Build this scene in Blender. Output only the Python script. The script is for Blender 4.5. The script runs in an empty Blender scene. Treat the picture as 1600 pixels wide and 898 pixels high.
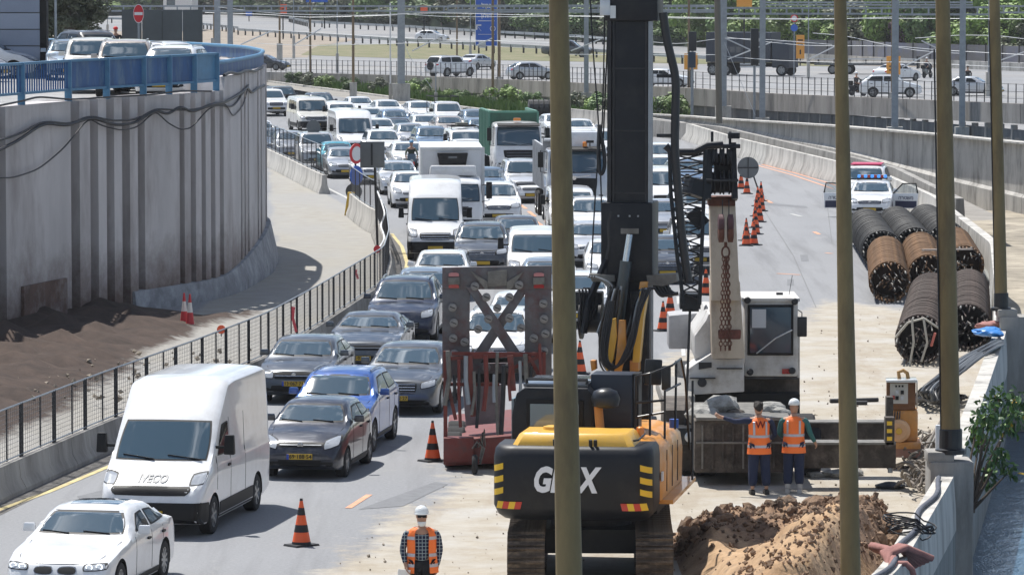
import bpy, bmesh, math, random
import numpy as np
from mathutils import Vector, Matrix, Euler
from mathutils.bvhtree import BVHTree
R = math.radians
random.seed(7)
scene = bpy.context.scene
col = scene.collection
CH = 10.4; FPX = 7000.0; PIT = math.atan(509 / 7000)
cd = bpy.data.cameras.new('camera'); cd.lens = FPX / 1600 * 36; cd.sensor_width = 36
cd.clip_start = 1; cd.clip_end = 6000
cam = bpy.data.objects.new('camera', cd); col.objects.link(cam)
cam.location = (0, 0, CH); cam.rotation_euler = (math.pi / 2 - PIT, 0, 0)
scene.camera = cam
SUN = Vector((-0.29, 0.44, 1)).normalized()
world = bpy.data.worlds.new('World'); scene.world = world; world.use_nodes = True
wn = world.node_tree; wn.nodes.clear()
sky = wn.nodes.new('ShaderNodeTexSky'); sky.sky_type = 'NISHITA'; sky.sun_disc = False
sky.sun_elevation = math.asin(SUN.z); sky.sun_rotation = math.atan2(SUN.x, SUN.y)
sky.air_density = 1.0; sky.dust_density = .25; sky.ozone_density = 3
bg = wn.nodes.new('ShaderNodeBackground'); bg.inputs[1].default_value = 0.072
out = wn.nodes.new('ShaderNodeOutputWorld')
tcw = wn.nodes.new('ShaderNodeTexCoord'); mpw = wn.nodes.new('ShaderNodeMapping')
mpw.inputs['Scale'].default_value = (1, 1, 2.2)
nzw = wn.nodes.new('ShaderNodeTexNoise'); nzw.inputs['Scale'].default_value = 20.0
nzw.inputs['Detail'].default_value = 6; nzw.inputs['Roughness'].default_value = .6
crw = wn.nodes.new('ShaderNodeValToRGB')
crw.color_ramp.elements[0].position = .53; crw.color_ramp.elements[1].position = .68
crw.color_ramp.elements[0].color = (0, 0, 0, 1); crw.color_ramp.elements[1].color = (1, 1, 1, 1)
mxw = wn.nodes.new('ShaderNodeMix'); mxw.data_type = 'RGBA'
mxw.inputs[7].default_value = (24, 25, 27, 1)
wn.links.new(tcw.outputs['Generated'], mpw.inputs[0]); wn.links.new(mpw.outputs[0], nzw.inputs[0])
wn.links.new(nzw.outputs[0], crw.inputs[0]); wn.links.new(crw.outputs[0], mxw.inputs[0])
wn.links.new(sky.outputs[0], mxw.inputs[6]); wn.links.new(mxw.outputs[2], bg.inputs[0])
wn.links.new(bg.outputs[0], out.inputs[0])
sl = bpy.data.lights.new('sun', 'SUN'); sl.energy = 4.9; sl.angle = R(0.53); sl.color = (1, .965, .91)
so = bpy.data.objects.new('sun', sl); col.objects.link(so)
so.rotation_euler = SUN.to_track_quat('Z', 'Y').to_euler(); so.location = (0, 60, 80)
vs = scene.view_settings; vs.view_transform = 'Standard'; vs.look = 'None'; vs.exposure = 0.33; vs.gamma = 1
try:
 scene.display_settings.display_device = 'sRGB'
except Exception: pass
scene.cycles.max_bounces = 6; scene.cycles.diffuse_bounces = 3; scene.cycles.glossy_bounces = 3
scene.cycles.transparent_max_bounces = 12
_c, _s = math.cos(PIT), math.sin(PIT)
def ray(u, v):
 a = 449 - v
 return Vector((u - 800, a * _s + FPX * _c, a * _c - FPX * _s))
def G(u, v, z=0.0):
 d = ray(u, v); t = (z - CH) / d.z
 return Vector((d.x * t, d.y * t, z))
def A(u, v, Y):
 d = ray(u, v); t = Y / d.y
 return Vector((d.x * t, Y, CH + d.z * t))
M = {}
def mat(name, color, rough=.7, metal=0, noise=0, nscale=4, bump=0, bscale=None, color2=None, coat=0, spec=None,
  dirt=None, dirtamt=0, dirtscale=.6, emit=None, stretch=None, detail=5, coords='Object', lo=.35, hi=.65):
 if name in M: return M[name]
 m = bpy.data.materials.new(name); m.use_nodes = True; M[name] = m
 nt = m.node_tree; b = nt.nodes['Principled BSDF']
 b.inputs['Roughness'].default_value = rough; b.inputs['Metallic'].default_value = metal
 if spec is not None: b.inputs['Specular IOR Level'].default_value = spec
 if coat: b.inputs['Coat Weight'].default_value = coat; b.inputs['Coat Roughness'].default_value = .04
 c = tuple(color) + (1,)
 b.inputs['Base Color'].default_value = c
 if emit: b.inputs['Emission Color'].default_value = tuple(emit[:3]) + (1,); b.inputs['Emission Strength'].default_value = emit[3]
 m.diffuse_color = c
 if noise or bump or dirt:
  tc = nt.nodes.new('ShaderNodeTexCoord'); mp = nt.nodes.new('ShaderNodeMapping')
  if stretch: mp.inputs['Scale'].default_value = stretch
  if coords == 'World':
   ge = nt.nodes.new('ShaderNodeNewGeometry'); nt.links.new(ge.outputs['Position'], mp.inputs[0])
  else:
   nt.links.new(tc.outputs[coords], mp.inputs[0])
 last = None
 if noise:
  n = nt.nodes.new('ShaderNodeTexNoise'); n.inputs['Scale'].default_value = nscale; n.inputs['Detail'].default_value = detail
  n.inputs['Roughness'].default_value = .65
  nt.links.new(mp.outputs[0], n.inputs[0])
  cr = nt.nodes.new('ShaderNodeValToRGB'); cr.color_ramp.elements[0].position = lo; cr.color_ramp.elements[1].position = hi
  c2 = color2 if color2 else tuple(max(0, x * (1 - noise)) for x in color)
  cr.color_ramp.elements[0].color = tuple(c2) + (1,); cr.color_ramp.elements[1].color = c
  nt.links.new(n.outputs[0], cr.inputs[0]); nt.links.new(cr.outputs[0], b.inputs['Base Color']); last = cr.outputs[0]
 if dirt:
  n = nt.nodes.new('ShaderNodeTexNoise'); n.inputs['Scale'].default_value = dirtscale; n.inputs['Detail'].default_value = 6
  n.inputs['Roughness'].default_value = .7
  nt.links.new(mp.outputs[0], n.inputs[0])
  cr = nt.nodes.new('ShaderNodeValToRGB'); cr.color_ramp.elements[0].position = .48; cr.color_ramp.elements[1].position = .66
  cr.color_ramp.elements[0].color = (0, 0, 0, 1); cr.color_ramp.elements[1].color = (dirtamt,) * 3 + (1,)
  nt.links.new(n.outputs[0], cr.inputs[0])
  mx = nt.nodes.new('ShaderNodeMix'); mx.data_type = 'RGBA'
  nt.links.new(cr.outputs[0], mx.inputs[0])
  if last: nt.links.new(last, mx.inputs[6])
  else: mx.inputs[6].default_value = c
  mx.inputs[7].default_value = tuple(dirt) + (1,)
  nt.links.new(mx.outputs[2], b.inputs['Base Color'])
 if bump:
  n = nt.nodes.new('ShaderNodeTexNoise'); n.inputs['Scale'].default_value = bscale or nscale * 4; n.inputs['Detail'].default_value = 4
  nt.links.new(mp.outputs[0], n.inputs[0])
  bp = nt.nodes.new('ShaderNodeBump'); bp.inputs['Strength'].default_value = bump; bp.inputs['Distance'].default_value = .05
  nt.links.new(n.outputs[0], bp.inputs['Height']); nt.links.new(bp.outputs[0], b.inputs['Normal'])
 return m
def tag(o, label=None, cat=None, group=None, kind=None):
 if label: o['label'] = label
 if cat: o['category'] = cat
 if group: o['group'] = group
 if kind: o['kind'] = kind
 return o
def empty(name, loc=(0, 0, 0), rz=0, label=None, cat=None, group=None):
 o = bpy.data.objects.new(name, None); col.objects.link(o); o.location = loc; o.rotation_euler = (0, 0, rz)
 o.empty_display_size = .3
 return tag(o, label, cat, group)
def copy_tree(o, parent=None):
 c = o.copy(); col.objects.link(c); c.parent = parent
 for ch in o.children: copy_tree(ch, c)
 return c
def link_mesh(name, me, parent=None, loc=None, rot=None, m=None):
 o = bpy.data.objects.new(name, me); col.objects.link(o)
 if parent: o.parent = parent
 if loc is not None: o.location = loc
 if rot is not None: o.rotation_euler = rot
 if m is not None:
  if len(me.materials) == 0: me.materials.append(m)
  elif me.materials[0] != m:
   o.material_slots[0].link = 'OBJECT'; o.material_slots[0].material = m
 return o
class MB:
 def __init__(s): s.v = []; s.f = []; s.mi = []; s.cur = 0
 def add(s, vs_, fs):
  n = len(s.v); s.v += [tuple(p) for p in vs_]
  for f in fs: s.f.append(tuple(i + n for i in f)); s.mi.append(s.cur)
  return s
 def box(s, c, d, rot=None, taper=None):
  x, y, z = d[0] / 2, d[1] / 2, d[2] / 2
  P = [Vector((sx * x, sy * y, sz * z)) for sz in (-1, 1) for sy in (-1, 1) for sx in (-1, 1)]
  if taper:
   for i in range(4, 8): P[i].x *= taper[0]; P[i].y *= taper[1]
  if rot is not None:
   Rm = Euler(rot).to_matrix() if not isinstance(rot, Matrix) else rot
   P = [Rm @ p for p in P]
  c = Vector(c)
  return s.add([p + c for p in P], [(0, 2, 3, 1), (4, 5, 7, 6), (0, 1, 5, 4), (2, 6, 7, 3), (0, 4, 6, 2), (1, 3, 7, 5)])
 def bx(s, a, b):  # min max
  return s.box([(a[i] + b[i]) / 2 for i in range(3)], [abs(b[i] - a[i]) for i in range(3)])
 def bar(s, a, b, w, h=None, up=(0, 0, 1)):
  a, b = Vector(a), Vector(b); h = h or w; d = (b - a); L = d.length
  if L < 1e-6: return s
  d.normalize(); up = Vector(up)
  if abs(d.dot(up)) > .99: up = Vector((0, 1, 0))
  r = d.cross(up).normalized(); u = r.cross(d)
  P = [a + r * (sx * w / 2) + u * (sz * h / 2) + d * (L * t) for t in (0, 1) for sz in (-1, 1) for sx in (-1, 1)]
  return s.add(P, [(0, 1, 3, 2), (4, 6, 7, 5), (0, 4, 5, 1), (2, 3, 7, 6), (0, 2, 6, 4), (1, 5, 7, 3)])
 def tube(s, pts, r, n=8, cap=True, closed=False):
  pts = [Vector(p) for p in pts]; k = len(pts)
  if k < 2: return s
  rs = r if isinstance(r, (list, tuple)) else [r] * k
  V = []; prev = None
  for i, p in enumerate(pts):
   a = pts[i - 1] if (i > 0 or closed) else p; b = pts[(i + 1) % k] if (i < k - 1 or closed) else p
   d = (b - a)
   if d.length < 1e-9: d = Vector((0, 0, 1))
   d.normalize()
   if prev is None:
    t = Vector((0, 0, 1)) if abs(d.z) < .9 else Vector((1, 0, 0))
    x = d.cross(t).normalized()
   else:
    x = prev - d * prev.dot(d)
    if x.length < 1e-6: x = d.orthogonal()
    x.normalize()
   prev = x; y = d.cross(x)
   for j in range(n):
    a_ = 2 * math.pi * j / n
    V.append(p + (x * math.cos(a_) + y * math.sin(a_)) * rs[i])
  F = []
  for i in range(k if closed else k - 1):
   for j in range(n):
    i2 = (i + 1) % k
    F.append((i * n + j, i * n + (j + 1) % n, i2 * n + (j + 1) % n, i2 * n + j))
  if cap and not closed:
   F.append(tuple(range(n - 1, -1, -1))); F.append(tuple((k - 1) * n + j for j in range(n)))
  return s.add(V, F)
 def cyl(s, a, b, r, n=16, r2=None):
  return s.tube([a, b], [r, r if r2 is None else r2], n)
 def lathe(s, prof, c=(0, 0, 0), n=20, axis='z'):
  V = []
  for (r, z) in prof:
   for j in range(n):
    a = 2 * math.pi * j / n
    x, y = r * math.cos(a), r * math.sin(a)
    if axis == 'z': p = (x, y, z)
    elif axis == 'x': p = (z, x, y)
    else: p = (x, z, y)
    V.append((p[0] + c[0], p[1] + c[1], p[2] + c[2]))
  F = []
  for i in range(len(prof) - 1):
   for j in range(n):
    F.append((i * n + j, i * n + (j + 1) % n, (i + 1) * n + (j + 1) % n, (i + 1) * n + j))
  F.append(tuple(range(n - 1, -1, -1))); F.append(tuple((len(prof) - 1) * n + j for j in range(n)))
  return s.add(V, F)
 def prism(s, poly, y0, y1, axis='y'):
  n = len(poly)
  def P(a, b, t):
   return (a, t, b) if axis == 'y' else ((t, a, b) if axis == 'x' else (a, b, t))
  V = [P(a, b, y0) for a, b in poly] + [P(a, b, y1) for a, b in poly]
  F = [tuple(range(n)), tuple(range(2 * n - 1, n - 1, -1))]
  for i in range(n):
   j = (i + 1) % n; F.append((i, i + n, j + n, j))
  return s.add(V, F)
 def loft(s, rings, closed=True, cap=True):
  n = len(rings[0]); V = [p for r in rings for p in r]; F = []
  for i in range(len(rings) - 1):
   for j in range(n if closed else n - 1):
    k = (j + 1) % n
    F.append((i * n + j, i * n + k, (i + 1) * n + k, (i + 1) * n + j))
  if cap and closed:
   F.append(tuple(range(n - 1, -1, -1))); F.append(tuple((len(rings) - 1) * n + j for j in range(n)))
  return s.add(V, F)
 def xf(s, mt, start=0):
  for i in range(start, len(s.v)): s.v[i] = tuple(mt @ Vector(s.v[i]))
  return s
 def mesh(s, name, mats, smooth=None, bevel=0, fix=True):
  me = bpy.data.meshes.new(name); me.from_pydata(s.v, [], s.f)
  mats = mats if isinstance(mats, (list, tuple)) else [mats]
  for m in mats: me.materials.append(m)
  if len(mats) > 1: me.polygons.foreach_set('material_index', s.mi)
  if fix or bevel:
   bm = bmesh.new(); bm.from_mesh(me)
   if bevel:
    bmesh.ops.remove_doubles(bm, verts=bm.verts, dist=1e-5)
    es = [e for e in bm.edges if len(e.link_faces) == 2 and e.calc_face_angle(0) > R(35)]
    try: bmesh.ops.bevel(bm, geom=es, offset=bevel, segments=2, profile=.6, affect='EDGES', clamp_overlap=True)
    except Exception: pass
   bmesh.ops.recalc_face_normals(bm, faces=bm.faces); bm.to_mesh(me); bm.free()
  if smooth or bevel:
   me.polygons.foreach_set('use_smooth', [True] * len(me.polygons))
   me.set_sharp_from_angle(angle=R(smooth or 35))
  me.update(); return me
 def build(s, name, mats, parent=None, smooth=None, bevel=0, loc=None, rot=None, fix=True):
  return link_mesh(name, s.mesh(name, mats, smooth, bevel, fix), parent, loc, rot)
def text_mesh(txt, size, extrude, m, name='lettering', bold=0, shear=0, ax='CENTER'):
 cu = bpy.data.curves.new(name, 'FONT'); cu.body = txt; cu.size = size; cu.extrude = extrude; cu.offset = bold
 cu.shear = shear; cu.align_x = ax; cu.align_y = 'CENTER'; cu.resolution_u = 3
 o = bpy.data.objects.new(name, cu); col.objects.link(o)
 dg = bpy.context.evaluated_depsgraph_get(); me = bpy.data.meshes.new_from_object(o.evaluated_get(dg))
 bpy.data.objects.remove(o); bpy.data.curves.remove(cu)
 me.materials.clear(); me.materials.append(m); me.name = name
 return me
def eval_mods(o, name):
 dg = bpy.context.evaluated_depsgraph_get(); me = bpy.data.meshes.new_from_object(o.evaluated_get(dg)); me.name = name
 return me
def interp(tab, y):
 return float(np.interp(y, [t[0] for t in tab], [t[1] for t in tab]))
# ================================================================== SETTING
random.seed(11)
concrete = mat('concrete', (.36, .345, .32), .9, noise=.35, nscale=1.2, bump=.25, bscale=9, dirt=(.13, .12, .11), dirtamt=.75, dirtscale=.9, stretch=(1, 1, .25))
concrete_lt = mat('pale concrete', (.56, .54, .50), .9, noise=.25, nscale=1.5, bump=.2, bscale=10, dirt=(.17, .16, .145), dirtamt=.75, dirtscale=1.3, stretch=(1, 1, .22))
concrete_wall = mat('wall concrete', (.57, .54, .535), .9, noise=.22, nscale=.5, bump=.15, bscale=6, dirt=(.25, .215, .205), dirtamt=.6, dirtscale=.55, stretch=(1, 1, .3))
def add_stain(m):
 nt = m.node_tree; b = nt.nodes['Principled BSDF']; src = b.inputs['Base Color'].links[0].from_socket; g = nt.nodes.new('ShaderNodeNewGeometry'); sp = nt.nodes.new('ShaderNodeSeparateXYZ'); nt.links.new(g.outputs['Position'], sp.inputs[0])
 n = nt.nodes.new('ShaderNodeTexNoise'); n.inputs['Scale'].default_value = .7; n.inputs['Detail'].default_value = 8; n.inputs['Roughness'].default_value = .75; nt.links.new(g.outputs['Position'], n.inputs[0])
 a = mth(nt, 'ADD', mth(nt, 'MULTIPLY', sp.outputs[2], .24), mth(nt, 'MULTIPLY', n.outputs[0], .9)); r = ramp(nt, a, [(.5, .95), (1.0, 0)])
 nt.links.new(mixc(nt, r, src, (.12, .075, .058)), b.inputs['Base Color'])
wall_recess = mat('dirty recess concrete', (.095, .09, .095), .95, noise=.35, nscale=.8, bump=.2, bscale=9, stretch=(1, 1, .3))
conc_dark = mat('stained concrete', (.2, .19, .18), .95, noise=.45, nscale=1.2, bump=.3, bscale=6, stretch=(1, 1, .3))
steel_gal = mat('galvanised steel', (.33, .36, .39), .5, .55, noise=.2, nscale=3)
steel_dark = mat('dark steel', (.035, .036, .04), .55, .3, noise=.4, nscale=5)
blackp = mat('black paint', (.012, .014, .018), .38, 0, noise=.3, nscale=2)
rubber = mat('rubber', (.018, .018, .019), .85)
brownpole = mat('brown pole paint', (.24, .175, .075), .6, .1, noise=.25, nscale=3, stretch=(1, 1, .25), dirt=(.1, .065, .035), dirtamt=.6, dirtscale=2.2)
bluep = mat('blue railing paint', (.02, .10, .28), .55, noise=.35, nscale=2, dirt=(.12, .2, .27), dirtamt=.7, dirtscale=1.6, stretch=(1, 1, .35))
bluep2 = mat('light blue railing paint', (.07, .22, .38), .5, noise=.2, nscale=3)
def worldpos_shader(name):
 m = bpy.data.materials.new(name); m.use_nodes = True; M[name] = m
 return m, m.node_tree, m.node_tree.nodes['Principled BSDF']
def noise_node(nt, src, scale, detail=6, rough=.6, stretch=None):
 n = nt.nodes.new('ShaderNodeTexNoise'); n.inputs['Scale'].default_value = scale
 n.inputs['Detail'].default_value = detail; n.inputs['Roughness'].default_value = rough
 if stretch:
  mp = nt.nodes.new('ShaderNodeMapping'); mp.inputs['Scale'].default_value = stretch
  if len(stretch) and isinstance(stretch, tuple): pass
  nt.links.new(src, mp.inputs[0]); nt.links.new(mp.outputs[0], n.inputs[0])
 else: nt.links.new(src, n.inputs[0])
 return n.outputs[0]
def ramp(nt, src, pts):
 cr = nt.nodes.new('ShaderNodeValToRGB'); e = cr.color_ramp.elements
 while len(e) < len(pts): e.new(.5)
 for i, (p, c) in enumerate(pts):
  e[i].position = p; e[i].color = (tuple(c) + (1,)) if isinstance(c, (tuple, list)) else (c, c, c, 1)
 nt.links.new(src, cr.inputs[0]); return cr.outputs[0]
def mixc(nt, f, a, b, mode='MIX'):
 mx = nt.nodes.new('ShaderNodeMix'); mx.data_type = 'RGBA'; mx.blend_type = mode
 for s_, i in ((f, 0), (a, 6), (b, 7)):
  if isinstance(s_, (int, float)): mx.inputs[i].default_value = s_
  elif isinstance(s_, (tuple, list)): mx.inputs[i].default_value = tuple(s_) + (1,)
  else: nt.links.new(s_, mx.inputs[i])
 return mx.outputs[2]
def mth(nt, op, a, b=0.0):
 n = nt.nodes.new('ShaderNodeMath'); n.operation = op
 for s_, i in ((a, 0), (b, 1)):
  if isinstance(s_, (int, float)): n.inputs[i].default_value = s_
  else: nt.links.new(s_, n.inputs[i])
 return n.outputs[0]
add_stain(concrete_wall); add_stain(wall_recess)
gm, nt, b = worldpos_shader('ground surface')
geo = nt.nodes.new('ShaderNodeNewGeometry').outputs['Position']
va = nt.nodes.new('ShaderNodeVertexColor'); va.layer_name = 'cover'
sep = nt.nodes.new('ShaderNodeSeparateColor'); nt.links.new(va.outputs[0], sep.inputs[0])
nbig = noise_node(nt, geo, .22, 6, .6, (1, .45, 1)); nmid = noise_node(nt, geo, 1.4, 8, .7); nfine = noise_node(nt, geo, 14, 4, .7)
asph = mixc(nt, ramp(nt, nbig, [(.35, 0), (.65, 1)]), (.20, .205, .215), (.255, .26, .27))
asph = mixc(nt, ramp(nt, nfine, [(.3, 0), (.7, 1)]), asph, (.28, .285, .295))
streak = noise_node(nt, geo, 1.3, 5, .6, (1.0, .05, 1))
asph = mixc(nt, ramp(nt, streak, [(.5, 0), (.72, .5)]), asph, (.13, .13, .135))
asph = mixc(nt, ramp(nt, noise_node(nt, geo, .9, 7, .75, (1, .35, 1)), [(.6, 0), (.66, .5)]), asph, (.30, .30, .295))
asph = mixc(nt, ramp(nt, noise_node(nt, geo, .55, 8, .8), [(.63, 0), (.7, .55)]), asph, (.11, .11, .115))
sandc = mixc(nt, ramp(nt, nmid, [(.3, 0), (.68, 1)]), (.32, .275, .21), (.43, .395, .335))
sandc = mixc(nt, ramp(nt, noise_node(nt, geo, .5, 5, .6), [(.45, 0), (.7, .7)]), sandc, (.46, .455, .44))
sandc = mixc(nt, ramp(nt, noise_node(nt, geo, 3.2, 6, .75), [(.62, 0), (.72, .8)]), sandc, (.2, .14, .09))
sandc = mixc(nt, ramp(nt, noise_node(nt, geo, .8, 6, .7, (1, .18, 1)), [(.52, 0), (.64, .55)]), sandc, (.30, .25, .19))
concg = mixc(nt, ramp(nt, nmid, [(.3, 0), (.7, 1)]), (.27, .255, .225), (.36, .345, .31))
concg = mixc(nt, ramp(nt, nbig, [(.4, 0), (.6, .5)]), concg, (.30, .30, .30))
shaded_dirtc = mixc(nt, ramp(nt, nmid, [(.3, 0), (.7, 1)]), (.032, .023, .019), (.085, .06, .048))  # dirt brown, darkened further to carry the retaining wall's shade
def wmask(ch, amt=.9):
 a_ = mth(nt, 'ADD', ch, mth(nt, 'MULTIPLY', mth(nt, 'SUBTRACT', nmid, .5), amt))
 a_ = mth(nt, 'ADD', a_, mth(nt, 'MULTIPLY', mth(nt, 'SUBTRACT', nbig, .5), 1.2))
 return ramp(nt, a_, [(.38, 0), (.62, 1)])
c_ = mixc(nt, wmask(sep.outputs[1], .3), asph, concg)
c_ = mixc(nt, wmask(sep.outputs[2]), c_, shaded_dirtc)  # lays the dirt with its painted wall shade over the ground
c_ = mixc(nt, wmask(sep.outputs[0]), c_, sandc)
nt.links.new(c_, b.inputs['Base Color']); b.inputs['Roughness'].default_value = .92; b.inputs['Specular IOR Level'].default_value = .25
bp = nt.nodes.new('ShaderNodeBump'); bp.inputs['Strength'].default_value = .35; bp.inputs['Distance'].default_value = .06
nt.links.new(noise_node(nt, geo, 5, 8, .75), bp.inputs['Height']); nt.links.new(bp.outputs[0], b.inputs['Normal'])
def pip(x, y, poly):
 c = False; n = len(poly); j = n - 1
 for i in range(n):
  xi, yi = poly[i]; xj, yj = poly[j]
  if (yi > y) != (yj > y) and x < (xj - xi) * (y - yi) / (yj - yi) + xi: c = not c
  j = i
 return c
def sdist(x, y, poly):
 m = 1e9; n = len(poly)
 for i in range(n):
  ax, ay = poly[i]; bx, by = poly[(i + 1) % n]
  dx, dy = bx - ax, by - ay; t = max(0, min(1, ((x - ax) * dx + (y - ay) * dy) / (dx * dx + dy * dy + 1e-9)))
  m = min(m, math.hypot(ax + dx * t - x, (ay + dy * t - y) * .5))
 return m if pip(x, y, poly) else -m
def gp(px): return [tuple(G(u, v)[:2]) for u, v in px]
SAND = gp([(380, 960), (500, 885), (590, 805), (640, 775), (720, 722), (800, 690), (880, 640), (960, 600), (1060, 560), (1150, 530), (1250, 500), (1300, 470), (1400, 480), (1500, 490), (1600, 520), (1700, 700), (1700, 1500), (600, 1500)])
RAMPC = gp([(415, 190), (510, 305), (556, 330), (600, 380), (600, 470), (415, 590), (0, 780), (-300, 900), (-300, 500), (300, 490), (430, 400)])
SHADED_DIRT = gp([(-200, 480), (200, 480), (320, 498), (395, 488), (320, 512), (232, 552), (165, 596), (120, 640), (40, 672), (-200, 760)])  # dirt at the wall foot, outlined as the wall's shaded ground
RUTS = []
PAR = [(-20, -10), (-12, 15), (-6, 30), (.7, 50), (5.8, 68.7), (8.0, 82), (10.5, 99.7), (12.4, 113.5), (14.4, 132), (16.2, 150), (16.6, 165), (17.0, 180), (16.6, 197), (15.3, 212), (12.0, 240), (10.2, 262), (7.0, 277), (2.5, 291), (-4, 318), (-9.9, 346)]
def paredge(Y): return float(np.interp(Y, [p[1] for p in PAR], [p[0] for p in PAR]))
def hnoise(x, y, s=1.0):
 return (math.sin(x * 1.7 * s + 3 * math.sin(y * .9 * s)) + math.sin(y * 2.3 * s + 2.1 * math.sin(x * 1.3 * s)) + .6 * math.sin(x * 5.1 * s + y * 3.7 * s)) / 2.6
WALL = [(-32, 62), (-22, 95), (-17, 112), (-14.1, 123.3), (-12.7, 129), (-11.3, 132.7), (-10.0, 136), (-9.0, 138.6), (-8.6, 143.6), (-8.35, 150), (-8.55, 157), (-9.6, 164), (-12, 171), (-17, 178), (-30, 186), (-80, 205)]
xs = np.concatenate([np.arange(-400, -30, 40), np.arange(-30, 17.9, .6)])
ys = np.concatenate([np.arange(-60, 55, 15), np.arange(55, 200, .8), np.arange(200, 352, 3)])
mb = MB(); nv = {}
colr = []
grid = np.zeros((len(ys), len(xs)), int) - 1
for j, Y in enumerate(ys):
 pe = paredge(Y) if Y < 277 else 10.0
 for i, x in enumerate(xs):
  xx = min(x, pe - .15) if x > pe - .15 - .6 else x
  z = 0.0
  d3 = sdist(xx, Y, SHADED_DIRT) if -30 < xx < 0 and 70 < Y < 160 else -9
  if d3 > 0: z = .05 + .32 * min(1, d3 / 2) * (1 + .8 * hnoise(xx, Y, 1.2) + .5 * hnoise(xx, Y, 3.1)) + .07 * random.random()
  grid[j, i] = len(mb.v); mb.v.append((xx, Y, z))
  near = -30 <= xx and 50 < Y < 320
  s1 = sdist(xx, Y, SAND) if near else -9
  s2 = sdist(xx, Y, RAMPC) if near else (-9)
  w = lambda d, k: max(0, min(1, .5 + d / k))
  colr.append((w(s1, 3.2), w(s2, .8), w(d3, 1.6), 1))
for j in range(len(ys) - 1):
 for i in range(len(xs) - 1):
  q = (grid[j, i], grid[j, i + 1], grid[j + 1, i + 1], grid[j + 1, i])
  if abs(mb.v[q[0]][0] - mb.v[q[1]][0]) < 1e-4 and abs(mb.v[q[2]][0] - mb.v[q[3]][0]) < 1e-4: continue
  mb.f.append(q); mb.mi.append(0)
me = mb.mesh('ground', gm, smooth=40, fix=False)
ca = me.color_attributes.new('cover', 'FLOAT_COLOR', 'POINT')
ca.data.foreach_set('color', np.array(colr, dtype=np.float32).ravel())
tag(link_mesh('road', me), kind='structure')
wm, nt, b = worldpos_shader('river water')
geo = nt.nodes.new('ShaderNodeNewGeometry').outputs['Position']
b.inputs['Base Color'].default_value = (.05, .11, .18, 1); b.inputs['Roughness'].default_value = .07; b.inputs['IOR'].default_value = 1.33
b.inputs['Specular IOR Level'].default_value = .6
bp = nt.nodes.new('ShaderNodeBump'); bp.inputs['Strength'].default_value = .5; bp.inputs['Distance'].default_value = .07
nn = mth(nt, 'ADD', noise_node(nt, geo, 2.6, 5, .65, (1, .55, 1)), mth(nt, 'MULTIPLY', noise_node(nt, geo, .35, 3, .5), 1.2))
nt.links.new(nn, bp.inputs['Height']); nt.links.new(bp.outputs[0], b.inputs['Normal'])
WZ = -1.6
tag(MB().add([(-60, -60, WZ), (400, -60, WZ), (400, 700, WZ), (-60, 700, WZ)], [(0, 1, 2, 3)]).build('river', wm), kind='structure')
sandbank = mat('river bank sand', (.42, .37, .29), .95, noise=.45, nscale=.6, bump=.4, bscale=4, dirt=(.16, .14, .11), dirtamt=.8, dirtscale=.5, coords='World')
mb = MB(); rows = []
for k, Y in enumerate(np.arange(117, 232, 3)):
 pe = paredge(Y)
 row = []
 for t in range(12):
  x = pe + .3 + t * 2.2
  edge = interp([(138, 0), (148, 5), (156, 14), (170, 60)], Y)
  z = -1.1 - .03 * t + .1 * hnoise(x, Y, .6) if (x - pe) < edge else -2.5
  row.append((x, Y, z))
 rows.append(row)
mb.loft(rows, closed=False, cap=False)
tag(mb.build('river_bank', sandbank, smooth=60), kind='structure')
gravel = mat('track gravel', (.2, .18, .16), .95, noise=.4, nscale=3, bump=.4, coords='World')
tag(MB().add([(9, 250, -3), (15, 238, -3), (26, 180, -3), (90, 180, -3), (90, 320, -3), (9.5, 320, -3)], [(0, 1, 2, 3, 4, 5)]).build('rail_trench', gravel), kind='structure')
FZ = .5
FW = [(A(u, v, Y)) for u, v, Y in [(-300, 113, 400), (416, 113, 388), (620, 118, 364), (820, 126, 338), (1076, 138, 304), (1214, 147, 292), (1600, 163, 255), (1900, 172, 235)]]
far_asph = mat('far asphalt', (.25, .255, .265), .9, noise=.25, nscale=.06, coords='World', stretch=(.4, 1, 1), dirt=(.33, .31, .28), dirtamt=.5, dirtscale=.05)
VE = [(-500, 36), (150, 25), (350, 22), (450, 28), (640, 42), (850, 60), (1000, 70), (1130, 76), (1250, 84), (1600, 95), (2000, 104)]
VEw = [G(u, v, FZ) for u, v in VE]
near = [Vector((p.x, p.y + .1, FZ)) for p in FW]
mb = MB(); mb.add([near[0] - Vector((60, 0, 0))] + near + [near[-1] + Vector((60, -20, 0))] + [p for p in reversed(VEw)], [tuple(range(len(near) + 2 + len(VEw)))])
tag(mb.build('far_highway', far_asph), kind='structure')
vergem = mat('dry grass verge', (.13, .14, .06), .95, noise=.5, nscale=.5, color2=(.24, .20, .13), coords='World', bump=.3, lo=.3, hi=.6)
brownm = mat('bare verge', (.33, .28, .225), .95, noise=.35, nscale=.25, coords='World', bump=.2)
def sheet(name, px, z, m, kind='structure', hgt=None):
 P = [G(u, v, z) for u, v in px]
 return tag(MB().add(P, [tuple(range(len(P)))]).build(name, m), kind=kind)
sheet('grass_verge', [(470, 86), (500, 70), (660, 68), (880, 78), (1300, 98), (1300, 104), (880, 96), (640, 92)], FZ + .02, vergem)
sheet('bare_verge', [(-300, 60), (340, 46), (420, 50), (560, 62), (500, 72), (480, 90), (300, 92), (-300, 92)], FZ + .012, brownm)
sheet('bare_verge', [(1150, 88), (1260, 92), (1600, 103), (1900, 110), (1900, 122), (1600, 110), (1260, 100)], FZ + .02, brownm)
hillm = mat('wooded hillside', (.02, .04, .015), .95, noise=.5, nscale=.15, coords='World', bump=.5)
rows = []
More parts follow.
